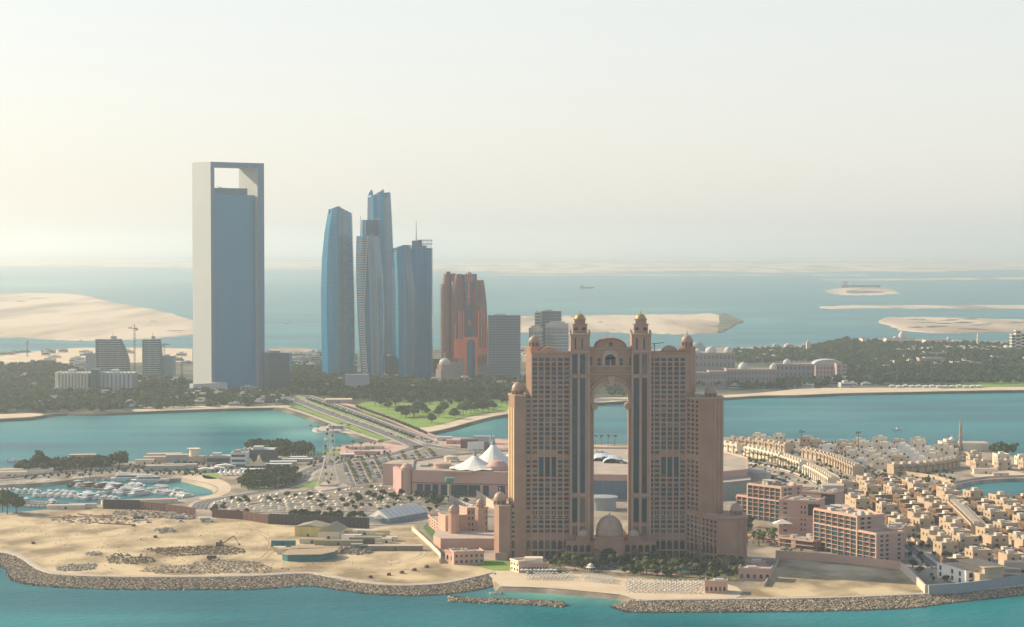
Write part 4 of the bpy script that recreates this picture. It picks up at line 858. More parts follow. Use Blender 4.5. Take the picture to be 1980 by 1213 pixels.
def make_palm(seed, h=8, fr=2.9, n=13):
    root = thing('palm_tree', 'palm', 'palm tree'); rr = random.Random(seed); t = MB(); t.tube((0, 0, 0), (.3, .1, h), .28, 6, r2=.2); t.build('trunk', BARK, root); b = MB()
    for i in range(n):
        a = 2*math.pi*i/n+rr.uniform(-.2, .2); up = rr.uniform(.1, .9); L_ = fr*rr.uniform(.85, 1.1); pts = []
        for j in range(5):
            t_ = j/4; pts.append((.3+L_*t_*math.cos(a), .1+L_*t_*math.sin(a), h+L_*(up*t_-1.05*t_*t_)+.15))
        w = .5
        for j in range(4):
            p, q = Vector(pts[j]), Vector(pts[j+1]); s = Vector((-math.sin(a), math.cos(a), 0)); w0 = w*(.5+math.sin(math.pi*(j/4+.1))); w1 = w*(.5+math.sin(math.pi*min(1, (j+1)/4+.1)))
            b.add([tuple(p-s*w0-Vector((0, 0, .2))), tuple(p), tuple(q), tuple(q-s*w1-Vector((0, 0, .2)))], [(0, 1, 2, 3)]); b.add([tuple(p), tuple(p+s*w0-Vector((0, 0, .2))), tuple(q+s*w1-Vector((0, 0, .2))), tuple(q)], [(0, 1, 2, 3)])
    b.blob((.3, .1, h-.2), .55, 6, 4, .1, seed); b.build('fronds', PALML, root); return root
TREES = [Placer(make_tree(1)), Placer(make_tree(2, 5.4, 8, 2.4, LEAF, n=7)), Placer(make_tree(3, 4.0, 6.4, 2, LEAF2)), Placer(make_tree(4, 6.2, 9, 3, LEAF2, n=8))]
BREQ = []
class Deferred:                # small trees are collected first: the nearest become objects, the farthest one mass
    def __init__(s, proto): s.p = Placer(proto)
    def put(s, loc, rz=0, label=None, group=None, sc=1): BREQ.append((loc[1], s.p, loc, rz, label, group, sc))
BUSH = [Deferred(make_tree(11, 2.6, 3.2, .6, LEAF2, 'small_tree', 4, 22, .6)), Deferred(make_tree(12, 2.3, 3.6, .8, LEAF, 'small_tree', 4, 22, .55))]
def flush_bushes(cap=285):
    BREQ.sort(key=lambda r: r[0]); b = MB(); rr = random.Random(4)
    vis = [r for r in BREQ if abs(r[2][0]) < r[0]*.2405]
    for r in vis[:cap]: r[1].put(*r[2:])
    for y, p, loc, rz, lb, g, sc in vis[cap:]:
        c = (loc[0], loc[1], loc[2]+2.4*sc); b.blob(c, 1.7*sc, 5, 4, .3, rr.random(), 0, .8); clumps(b, c, 2.2*sc, 1.7*sc, 16, .6*sc, rr, rr.randrange(2))
    if b.v: tag(b.build('shrubbery', [LEAF, LEAF2]), 'distant small trees dotted along the causeway, roads and far villas', 'shrubs', kind='stuff')
PALMS = [Placer(make_palm(1, 8)), Placer(make_palm(2, 6.5, 2.7)), Placer(make_palm(3, 10, 3.1))]
NT = [0, 0]
def put_tree(u, v, label, group, sc=1.0, kinds=TREES, z=LZ):
    if not inpoly(u, v, [(-15, 300), (1995, 300), (1995, 1300), (-15, 1300)]): return
    x, y = P(u, v, z); p = kinds[rnd.randrange(len(kinds))]; NT[0 if kinds is not PALMS else 1] += 1
    return p.put((x, y, z), rnd.uniform(0, 6.28), label, group, sc*rnd.uniform(.85, 1.15))
def put_palm(u, v, label, group, sc=1.0, z=LZ): return put_tree(u, v, label, group, sc, PALMS, z)
def along(pts, step, start=0):              # world polyline -> points with direction
    out = []; d = start
    for (x0, y0), (x1, y1) in zip(pts, pts[1:]):
        L_ = math.hypot(x1-x0, y1-y0)
        while d < L_: t = d/L_; out.append((x0+(x1-x0)*t, y0+(y1-y0)*t, math.atan2(y1-y0, x1-x0))); d += step
        d -= L_
    return out
def wpts(px, z=LZ, k=1): return [P(u, v, z) for u, v in (smooth_line(px, k) if k > 1 else px)]
def infill(poly, n, fn, seed=5, mind=0):
    rr = random.Random(seed); w = [P(u, v) for u, v in poly]; xs = [p[0] for p in w]; ys = [p[1] for p in w]; got = []; tries = 0
    while len(got) < n and tries < n*60:
        tries += 1; x, y = rr.uniform(min(xs), max(xs)), rr.uniform(min(ys), max(ys))
        if inpoly(x, y, w) and all((x-a)**2+(y-b)**2 > mind*mind for a, b in got): got.append((x, y))
    for x, y in got: fn(x, y, rr)
    return got
def wood(name, label, poly, n, seed, r=(4, 7), h=(6, 10), m=None, k=9, z=LZ, mind=5):
    b = MB()
    def one(x, y, rr):
        q = rr.uniform(*r); hh = rr.uniform(*h)
        for j in range(2):
            cx, cy, cz = x+rr.uniform(-q, q)*.5, y+rr.uniform(-q, q)*.5, z+hh*rr.uniform(.5, .75); b.blob((cx, cy, cz), q*.62, 5, 4, .3, rr.random(), flat=.8, m=0 if rr.random() < .7 else 1)
            clumps(b, (cx, cy, cz), q*.72, q*.62, k, q*.24, rr, 0 if rr.random() < .6 else 1)
        b.tube((x, y, z), (x, y, z+hh*.5), .4, 4, 0)
    infill(poly, n, one, seed, mind)
    o = b.build(name, [m or LEAF, LEAF2]); return tag(o, label, 'woodland', kind='stuff')
# ------------------------------------------------------------------ roads
def ribbon(name, px, width, dz, m, label=None, k=5, world=None, off=0):
    w = world or wpts(px, LZ, k); n = len(w); L_, R_ = [], []
    for i in range(n):
        a = w[max(0, i-1)]; c = w[min(n-1, i+1)]; dx, dy = c[0]-a[0], c[1]-a[1]; l = math.hypot(dx, dy) or 1; nx, ny = -dy/l, dx/l; x, y = w[i][0]+nx*off, w[i][1]+ny*off
        L_.append((x+nx*width/2, y+ny*width/2, LZ+dz)); R_.append((x-nx*width/2, y-ny*width/2, LZ+dz))
    b = MB(); b.add(R_+L_, [(i, i+1, n+i+1, n+i) for i in range(n-1)]); o = b.build(name, m)
    if label: o['label'] = label
    return struct(o)
def kerbed_road(px, width, label, lanes=2, k=5, m=None):
    w = wpts(px, LZ, k); ribbon('pavement', px, width+5, .10, PAVE, 'pavement edges of '+label, k); ribbon('road', px, width, .14, m or ASPH, label, k)
    for o in (-width/2+.5, width/2-.5): ribbon('road_marking', px, .35, .16, WHITEM, 'white edge line on '+label, k, off=o)
    b = MB()
    for l in range(1, lanes):
        off = -width/2+width*l/lanes
        for x, y, a in along(w, 9):
            x2, y2 = x-math.sin(a)*off, y+math.cos(a)*off; ca, sa = math.cos(a)*1.8, math.sin(a)*1.8
            b.quad((x2-ca+sa*.08, y2-sa-ca*.08, LZ+.17), (x2+ca+sa*.08, y2+sa-ca*.08, LZ+.17), (x2+ca-sa*.08, y2+sa+ca*.08, LZ+.17), (x2-ca-sa*.08, y2-sa+ca*.08, LZ+.17))
    if b.v: o = b.build('road_marking', WHITEM); o['label'] = 'dashed lane lines on '+label; struct(o)
# ------------------------------------------------------------------ vehicles, lamps, canopies, boats
def carpaint(name, c): return mat(name, c, .35, var=.03, spec=.6)
CARC = [('white', (.75, .75, .73)), ('silver', (.42, .43, .44)), ('dark grey', (.06, .065, .07)), ('red', (.35, .03, .02)), ('sand coloured', (.50, .42, .32))]
CARG = mat('car_window', (.015, .02, .025), .1, spec=.7); TYRE = mat('tyre_rubber', (.02, .02, .02), .9)
def make_car(cn, c, van=False):
    root = thing('car', cn+' car', 'car'); L_, Wd = 4.6, 1.85; b = MB()
    pr = [(-L_/2, .3), (L_/2, .3), (L_/2, .75), (L_/2-.9, .95), (L_/2-1.5, 1.45 if not van else 1.9), (-L_/2+.8, 1.5 if not van else 1.95), (-L_/2+.1, 1.0)]
    extr_y(b, pr, -Wd/2, Wd/2); b.build('body', carpaint('paint_'+cn.replace(' ', '_'), c), root)
    g = MB(); gh = 1.4 if not van else 1.8
    for s in (-1, 1): g.add([(-L_/2+.7, s*(Wd/2+.01), 1.0), (L_/2-1.2, s*(Wd/2+.01), 1.0), (L_/2-1.6, s*(Wd/2+.01), gh), (-L_/2+.95, s*(Wd/2+.01), gh)], [(0, 1, 2, 3)])
    g.build('side_window', CARG, root)
    g = MB(); g.add([(L_/2-.93, -Wd/2+.15, 1.0), (L_/2-.93, Wd/2-.15, 1.0), (L_/2-1.44, Wd/2-.2, gh), (L_/2-1.44, -Wd/2+.2, gh)], [(0, 1, 2, 3)]); g.build('windscreen', CARG, root)
    for sx in (-1, 1):
        for sy in (-1, 1): w = MB(); w.tube((sx*1.4, sy*(Wd/2-.15), .33), (sx*1.4, sy*(Wd/2+.04), .33), .33, 8); w.build('wheel', TYRE, root)
    return root
CARS = [Placer(make_car(n, c)) for n, c in CARC]+[Placer(make_car('white van like', (.74, .74, .72), True))]
NCAR = [0]
def put_car(x, y, a, where, group, z=LZ+.14):
    if NCAR[0] >= 300: return
    i = rnd.choices(range(6), (6, 4, 4, 1, 2, 2))[0]; NCAR[0] += 1
    nm = CARC[i][0]+' car' if i < 5 else 'tall white people carrier'
    CARS[i].put((x, y, z), a, nm+' '+where, group)
def make_canopy():
    root = thing('shade_canopy', 'canopy', 'shade canopy'); b = MB(); b.add([(-2.6, -2.4, 2.3), (2.6, -2.4, 2.3), (2.6, 2.4, 2.3), (-2.6, 2.4, 2.3), (0, 0, 4.1)], [(0, 1, 4), (1, 2, 4), (2, 3, 4), (3, 0, 4)]); b.build('canopy_cloth', mat('cream_cloth', (.72, .62, .44), .8, var=.06, scale=1), root)
    b = MB(); b.tube((0, 0, 0), (0, 0, 4.0), .12, 5); b.build('post', DARKS, root); return root
CANOPY = Placer(make_canopy())
def make_lamp():
    root = thing('street_lamp', 'lamp', 'street lamp'); b = MB(); b.tube((0, 0, 0), (0, 0, 10), .16, 5, r2=.1); b.build('pole', mat('galvanised_pole', (.35, .35, .34), .5), root)
    b = MB(); b.tube((-1.8, 0, 10.2), (1.8, 0, 10.2), .1, 4); b.box(1.2, -.25, 10.1, 2.2, .25, 10.35); b.box(-2.2, -.25, 10.1, -1.2, .25, 10.35); b.build('lamp_head', MATS['galvanised_pole'], root); return root
LAMP = Placer(make_lamp())
HULLW = mat('white_gelcoat', (.74, .73, .70), .3, var=.03, spec=.6); DECK = mat('teak_deck', (.40, .28, .18), .7); NAVY = mat('navy_hull', (.03, .05, .10), .3)
def hull(b, L_, Wd, h, m=0):
    st = [(-.5, .85, 0), (-.2, 1, 0), (.15, .95, 0), (.38, .55, .12), (.5, .04, .3)]; vs = []
    for x, w, r_ in st: vs += [(x*L_, -w*Wd/2, h*(1+r_)), (x*L_*.94, -w*Wd*.32, -.3), (x*L_*.94, w*Wd*.32, -.3), (x*L_, w*Wd/2, h*(1+r_))]
    n = len(st); fs = []
    for i in range(n-1):
        for j in range(3): fs.append((i*4+j, (i+1)*4+j, (i+1)*4+j+1, i*4+j+1))
    fs.append((0, 1, 2, 3)); b.add(vs, fs, m); b.add([vs[i*4] for i in range(n)]+[vs[i*4+3] for i in range(n)], [(i, i+1, n+i+1, n+i) for i in range(n-1)], 1)
def make_boat(kind):
    L_, Wd, h = {'small': (7.5, 2.5, .9), 'cruiser': (13, 4, 1.5), 'yacht': (26, 6.2, 2.4), 'dhow': (22, 6, 2.2)}[kind]
    root = thing('boat' if kind != 'yacht' else 'yacht', kind+' boat', 'boat' if kind != 'yacht' else 'yacht'); b = MB(); hull(b, L_, Wd, h); b.build('hull', [HULLW if kind != 'dhow' else mat('brown_planks', (.14, .08, .05), .7), DECK if kind in ('small', 'dhow') else HULLW], root)
    if kind == 'small':
        b = MB(); b.box(-.6, -.6, h, .9, .6, h+.9); b.build('console', HULLW, root); b = MB(); b.box(.5, -.55, h+.9, .8, .55, h+1.5); b.build('windscreen', CARG, root); b = MB(); b.box(-L_/2-.4, -.3, .1, -L_/2, .3, 1.4); b.build('outboard_motor', DARKS, root)
    else:
        b = MB(); b.prism([(-L_*.36, -Wd*.38), (L_*.12, -Wd*.38), (L_*.24, -Wd*.15), (L_*.24, Wd*.15), (L_*.12, Wd*.38), (-L_*.36, Wd*.38)], h, h*1.9); b.build('cabin', HULLW if kind != 'dhow' else MATS['brown_planks'], root)
        b = MB(); b.prism([(-L_*.3, -Wd*.39), (L_*.13, -Wd*.39), (L_*.25, -Wd*.16), (L_*.25, Wd*.16), (L_*.13, Wd*.39), (-L_*.3, Wd*.39)], h*1.3, h*1.65, cap=False); b.build('cabin_window', CARG, root)
        b = MB(); b.prism([(-L_*.34, -Wd*.32), (0, -Wd*.32), (L_*.06, 0), (0, Wd*.32), (-L_*.34, Wd*.32)], h*2.3 if kind != 'dhow' else h*2.1, h*2.45 if kind != 'dhow' else h*2.2)
        for x in (-.3, -.05):
            for s in (-1, 1): b.tube((L_*x, s*Wd*.28, h*1.9), (L_*x, s*Wd*.28, h*2.35), .1, 4)
        b.build('flybridge', HULLW, root); b = MB(); b.tube((-L_*.1, 0, h*2.2), (-L_*.14, 0, h*3.4), .12, 4); b.build('mast', HULLW, root)
    return root
BOATS = {k: Placer(make_boat(k)) for k in ('small', 'cruiser', 'yacht', 'dhow')}
# ------------------------------------------------------------------ sea walls of rock
ROCK1 = mat('armour_rock', (.17, .135, .095), .95, col2=(.56, .46, .33), scale=.6, ramp=(.4, .62))
WETR = mat('wet_algae_rock', (.06, .055, .04), .5, col2=(.12, .10, .07), scale=.6)
def revet(label, top, low, n, seed, size=(.5, 1.15), k=4, zt=LZ-.6):
    a = wpts(top, LZ, k); c = [P(u, v, 0) for u, v in smooth_line(low, k)]
    def resample(w, N):
        d = [0]
        for p, q in zip(w, w[1:]): d.append(d[-1]+math.hypot(q[0]-p[0], q[1]-p[1]))
        out = []; j = 0
        for i in range(N):
            t = d[-1]*i/(N-1)
            while j < len(d)-2 and d[j+1] < t: j += 1
            f = (t-d[j])/max(1e-6, d[j+1]-d[j]); out.append((w[j][0]+(w[j+1][0]-w[j][0])*f, w[j][1]+(w[j+1][1]-w[j][1])*f))
        return out
    N = 80; a = resample(a, N); c = resample(c, N); b = MB(); vs = [(x, y, zt) for x, y in a]+[(x, y, -.8) for x, y in c]
    b.add(vs, [(N+i, N+i+1, i+1, i) for i in range(N-1)], 0); rr = random.Random(seed)
    for i in range(n):
        s = rr.random()*(N-1); j = min(N-2, int(s)); f = s-j; t = rr.uniform(-.02, 1.03)
        p = [a[j][q]+(a[j+1][q]-a[j][q])*f for q in (0, 1)]; w = [c[j][q]+(c[j+1][q]-c[j][q])*f for q in (0, 1)]
        x, y = p[0]+(w[0]-p[0])*t, p[1]+(w[1]-p[1])*t; z = zt+(-.6-zt)*t+.2; b.blob((x, y, z), rr.uniform(*size), 5, 3, .35, rr.random(), 2 if t > .9 else 1, .8)
    o = b.build('rock_revetment', [ROCKM, ROCK1, WETR]); tag(o, label, 'rock slope', kind='stuff')
revet('long slope of boulders along the left building plot shore', FRONT_TOP[1:]+[(957,1112)], [(-150,1075),(0,1097),(14,1110),(22,1122),(60,1132),(130,1138),(250,1141.5),(400,1141.5),(500,1141),(590,1134.5),(625,1137),(660,1143),(720,1150),(800,1153.5),(860,1150),(930,1141),(966,1130),(962,1118)], 13000, 3)
revet('slope of boulders along the right hand sea wall', [(1226,1160)]+RIGHT_TOP[:-2]+[(2100,1122)], [(1178,1173),(1200,1181),(1235,1185.5),(1400,1185),(1600,1183),(1750,1178),(1850,1166),(1980,1152),(2100,1140)], 10000, 4)
revet('boulders of the small mole end left of the right sea wall', [(1226,1160),(1240,1161)], [(1180,1172),(1235,1184)], 160, 8)
b = MB(); rr = random.Random(9); A = P(868, 1161, 0); B_ = P(1090, 1171, 0)
for i in range(1500):
    t = rr.random(); s = rr.gauss(0, 1)*.33; s = max(-1, min(1, s)); x = A[0]+(B_[0]-A[0])*t; y = A[1]+(B_[1]-A[1])*t+s*8; b.blob((x, y, 1.9*(1-abs(s))-.3), rr.uniform(.7, 1.5), 5, 3, .35, rr.random(), 0, .8)
tag(b.build('breakwater', [ROCK1]), 'low detached line of boulders in the water off the beach', 'breakwater', kind='stuff')
def low_wall(name, label, px, h, w, m, k=4, dz=0, world=None):
    p = world or wpts(px, LZ, k); b = MB(); n = len(p); pts = []
    for i in range(n):
        a_ = p[max(0, i-1)]; c_ = p[min(n-1, i+1)]; dx, dy = c_[0]-a_[0], c_[1]-a_[1]; l = math.hypot(dx, dy) or 1; nx, ny = -dy/l*w/2, dx/l*w/2; pts.append(((p[i][0]+nx, p[i][1]+ny), (p[i][0]-nx, p[i][1]-ny)))
    vs = []
    for l, r_ in pts: vs += [(l[0], l[1], dz), (r_[0], r_[1], dz), (r_[0], r_[1], dz+h), (l[0], l[1], dz+h)]
    fs = [(0, 1, 2, 3)]
    for i in range(n-1):
        for j in range(4): fs.append((i*4+j, (i+1)*4+j, (i+1)*4+(j+1) % 4, i*4+(j+1) % 4))
    fs.append((n*4-1, n*4-2, n*4-3, n*4-4)); b.add(vs, fs); o = b.build(name, m); o.location = (0, 0, LZ); return tag(o, label, 'wall')
low_wall('sea_wall', 'long pale concrete crest wall above the left boulder slope', FRONT_TOP[1:]+[(955,1110)], 1.3, 1.2, KERB, dz=-.8); ribbon('coast_track', [(u, v-3.2) for u, v in FRONT_TOP[1:-1]], 5, .06, PAVE, 'pale service track behind the left sea wall')
low_wall('sea_wall', 'long pale concrete crest wall above the right boulder slope', RIGHT_TOP[:-2]+[(2100,1122)], 1.3, 1.2, KERB, dz=-.8); ribbon('coast_track', [(u, v-2.6) for u, v in RIGHT_TOP[:-2]], 4, .07, PAVE, 'pale service track behind the right sea wall')
# ------------------------------------------------------------------ roads and car parks
kerbed_road([(560,768),(620,792),(680,814),(730,832),(775,850),(812,866)], 16, 'the left carriageway of the causeway', 4)
kerbed_road([(585,764),(640,783),(700,805),(760,828),(800,842),(838,857)], 16, 'the right carriageway of the causeway', 4)
ribbon('causeway_verge', [(572,766),(630,788),(690,810),(745,830),(785,846)], 11, .08, GRASS, 'dark green median of the causeway')
ribbon('causeway_walk', [(545,786),(585,798),(640,818),(690,838),(735,853)], 7, .09, PAVE, 'pale promenade along the left causeway edge'); ribbon('causeway_walk', [(640,775),(700,790),(760,812),(800,830),(832,842)], 12, .09, PINKP, 'pinkish promenade along the park side')
ribbon('causeway_verge', [(552,779),(600,796),(650,814),(700,834),(745,850)], 12, .07, GRASS, 'green verge left of the causeway road')
kerbed_road([(815,862),(770,876),(720,886),(660,894),(615,903),(590,915),(580,930),(540,945),(470,958),(400,970),(385,985)], 15, 'the bending road beside the observation wheel', 4)
kerbed_road([(820,860),(870,868),(930,874),(985,878),(1060,880)], 13, 'the road behind the big tents', 3)
kerbed_road([(395,985),(470,978),(560,962),(640,948),(700,940),(760,936)], 9, 'the inner road between the two car parks')
kerbed_road([(-60,936),(60,925),(150,916),(250,908),(340,902),(420,896),(520,892),(600,890)], 12, 'the marina road', 3)
kerbed_road([(700,1018),(780,1014),(850,1010),(900,1005),(960,1000)], 8, 'the service road before the white tent hall')
kerbed_road([(1390,889),(1440,893),(1495,902),(1550,918),(1590,936),(1612,955),(1622,975)], 15, 'the curved palm avenue by the terraces', 3)
kerbed_road([(1390,905),(1440,910),(1490,922),(1540,940)], 9, 'the lane behind the long green roof')
kerbed_road([(1620,975),(1660,1000),(1730,1040),(1780,1075),(1810,1100)], 8, 'the lane between the frame hotels and the villas')
sheet('car_park', [(668,895),(740,884),(800,872),(850,866),(905,880),(880,892),(840,905),(765,925),(745,940),(660,945),(655,915)], .05, mat('worn_asphalt', (.17, .155, .13), .9, col2=(.25, .225, .18), scale=.08, detail=6), 'asphalt car park with palm rows left of the tents', k=1)
sheet('car_park', [(395,975),(470,965),(560,950),(640,942),(760,940),(850,955),(880,975),(870,992),(700,1000),(520,1000),(410,993)], .05, mat('dusty_asphalt', (.16, .14, .115), .9, col2=(.27, .24, .185), scale=.08, detail=6), 'dusty car park full of cream canopies', k=1)
for i in range(9):
    t = i/8; u0, v0, u1, v1 = 410-10*t, 972+22*t, 770+100*t, 943+48*t
    ribbon('planting_strip', [(u0, v0), (u1, v1)], 2.4, .09, PAVE, 'pale kerbed strip in the canopy car park', 1)
for i in range(7):
    ribbon('planting_strip', [(672+i*26, 898-i*3.6), (690+i*26, 940-i*7)], 2.0, .09, PAVE, 'pale kerbed strip in the palm car park', 1)
sheet('plaza', [(655,866),(700,858),(738,856),(790,866),(760,874),(700,880),(660,880)], .06, PINKP, 'pink paved waterfront plaza behind the wheel')
sheet('plaza', [(845,846),(920,849),(985,851),(985,866),(920,866),(850,858)], .06, PINKP, 'pink paved promenade right of the junction')
sheet('plaza', [(1120,862),(1240,862),(1400,850),(1500,851),(1500,862),(1400,872),(1240,885),(1120,885)], .05, SAND, 'pale sandy lot seen through the arch')
sheet('wheel_plaza', [(612,940),(660,934),(672,942),(640,950),(612,948)], .08, PAVE, 'paved base under the observation wheel')
for x, y, a in along(wpts([(1120,873),(1400,861)]), 22): pass
# round viewing platform in the bay
cx, cy = P(641, 833, 0); b = MB(); b.prism([(cx+22*math.cos(2*math.pi*i/28), cy+34*math.sin(2*math.pi*i/28)) for i in range(28)], -1, 2.6); o = b.build('viewing_platform', mat('platform_stone', (.50, .44, .38), .8)); tag(o, 'round stone viewing platform standing in the bay by the causeway', 'platform')
b = MB(); q = P(700, 841, 0); low_wall('platform_bridge', 'short footbridge from the round platform to the causeway', [(662,834),(700,840)], 1, 8, MATS['platform_stone'], dz=-1, k=1)
t = thing('platform_pavilion', 'flat white pavilion on the round viewing platform', 'pavilion', (cx+6, cy, 2.6)); b = MB(); b.box(-8, -5, 0, 8, 5, 3.2); b.build('wall', mat('pavilion_wall', (.4, .4, .4), .6), t); b = MB(); b.box(-10, -7, 3.2, 10, 7, 3.8); b.build('roof', WSTONE, t)
for i in range(6): put_palm(600+i*15, 832+(i % 2)*3, 'palm growing on the round viewing platform in the bay', 'palms on the viewing platform', .8, 2.6)
# traffic
def cars_on(px, step, off, where, group, rev=False, jit=.5):
    for x, y, a in along(wpts(px, LZ, 4), step, rnd.uniform(2, step)):
        if rnd.random() < .35: continue
        put_car(x-math.sin(a)*off, y+math.cos(a)*off, a+(math.pi if rev else 0), where, group, LZ+.17)
cars_on([(560,768),(620,792),(680,814),(730,832),(775,850)], 26, 3, 'driving on the left causeway carriageway', 'cars on the left causeway carriageway'); cars_on([(585,764),(640,783),(700,805),(760,828),(800,842)], 20, -3, 'driving on the right causeway carriageway', 'cars on the right causeway carriageway', True)
cars_on([(790,842),(838,858)], 7, 2, 'queueing at the junction end of the causeway', 'cars queueing at the junction'); cars_on([(790,840),(838,856)], 8, -5, 'waiting in the outer lane at the junction', 'cars waiting in the outer lane')
cars_on([(770,876),(720,886),(660,894),(615,903),(590,915)], 30, 3, 'on the bending road by the observation wheel', 'cars on the bending road'); cars_on([(1390,889),(1495,902),(1590,936)], 28, 3, 'on the curved palm avenue', 'cars on the palm avenue'); cars_on([(60,925),(250,908),(420,896)], 26, 3, 'on the marina road', 'cars on the marina road')
for i in range(7):
    pts = wpts([(672+i*26, 898-i*3.6), (690+i*26, 940-i*7)])
    for s in (-1, 1):
        for x, y, a in along(pts, 3.4, rnd.uniform(1, 3)):
            if rnd.random() < (.35 if i < 5 else .5): put_car(x-math.sin(a)*3.6*s, y+math.cos(a)*3.6*s, a+math.pi/2, 'parked by planting strip %d from the wheel in the palm car park' % (i+1) if False else 'parked among the palm rows of the car park', 'cars parked among the palm rows', LZ+.06)
    for x, y, a in along(pts, 13, 4): put_tree(0, 0, '', '') ; (PALMS[rnd.randrange(2)].put((x, y, LZ), rnd.uniform(0, 6), 'palm in the rows of the palm car park left of the tents', 'palms of the palm car park', rnd.uniform(.75, .95)))
ncan = 0
for i in range(9):
    t = i/8; u0, v0, u1, v1 = 415-10*t, 972+22*t, 765+100*t, 943+48*t
    for x, y, a in along(wpts([(u0, v0), (u1, v1)]), 6.6, 3):
        if rnd.random() < .2: continue
        if rnd.random() < .36:
            if rnd.random() < .55: put_t = BUSH[rnd.randrange(2)].put((x, y, LZ), rnd.uniform(0, 6), 'small round tree between the cream canopies of the car park', 'small trees of the canopy car park', rnd.uniform(.8, 1.2))
            else: put_car(x, y, a+math.pi/2, 'parked beside the cream canopies', 'cars parked beside the canopies', LZ+.1)
            continue
        if ncan < 290: ncan += 1; s_ = 1 if rnd.random() < .5 else -1; CANOPY.put((x-math.sin(a)*2.6*s_, y+math.cos(a)*2.6*s_, LZ+.05), a, 'cream pyramid shade canopy over a space in the canopy car park', 'cream canopies of the car park', rnd.uniform(.72, .9))
for px, n_ in (([(560,770),(620,794),(680,816),(730,834),(775,852)], 34), ([(590,915),(580,930),(540,945),(470,958)], 30), ([(60,928),(250,911),(420,899)], 40), ([(1400,885),(1495,897),(1590,930)], 32), ([(820,864),(930,878),(985,882)], 24)):
    for x, y, a in along(wpts(px, LZ, 4), n_, 10): LAMP.put((x, y, LZ), a+math.pi/2, 'tall twin arm street lamp along a main road', 'street lamps along the roads')
# ------------------------------------------------------------------ observation wheel
WHEELM = mat('white_steel', (.70, .66, .58), .5, var=.04)
def make_wheel():
    x0, y0 = P(637, 938); root = thing('observation_wheel', 'white observation wheel seen almost edge on, on splayed legs', 'ferris wheel', (x0, y0, LZ), R(86.5)); k = MPP(938); r = 53*k; hz_ = r+3
    for s in (-1, 1):
        b = MB(); n = 40; pr = [(r*math.cos(2*math.pi*i/n), s*1.6, hz_+r*math.sin(2*math.pi*i/n)) for i in range(n)]
        for i in range(n): b.tube(pr[i], pr[(i+1) % n], .22, 4)
        b.build('rim', WHEELM, root)
    b = MB()
    for i in range(24): a = 2*math.pi*i/24; b.tube((0, 0, hz_), (r*math.cos(a), 1.6*(1 if i % 2 else -1), hz_+r*math.sin(a)), .12, 4); b.tube((r*math.cos(a), -1.6, hz_+r*math.sin(a)), (r*math.cos(a), 1.6, hz_+r*math.sin(a)), .15, 4)
    b.build('spokes', WHEELM, root); b = MB(); b.tube((0, -3.5, hz_), (0, 3.5, hz_), 1.1, 12); b.build('hub', WHEELM, root)
    for s in (-1, 1):
        for dx in (-9, 9): b = MB(); b.tube((dx, s*9.5, 0), (0, s*3, hz_), .42, 5); b.build('leg', WHEELM, root)
    for i in range(24):
        a = 2*math.pi*(i+.5)/24; b = MB(); b.lathe([(.1, 1.1), (1.0, .7), (1.05, -.6), (.5, -1.2), (.1, -1.25)], 8, (r+.5)*math.cos(a), 0, hz_+(r+.5)*math.sin(a)); b.build('cabin', GLS[0] if i % 3 else WHEELM, root)
    b = MB(); b.box(-12, -7, 0, 12, 7, 1.4); b.build('boarding_platform', PAVE, root)
make_wheel()
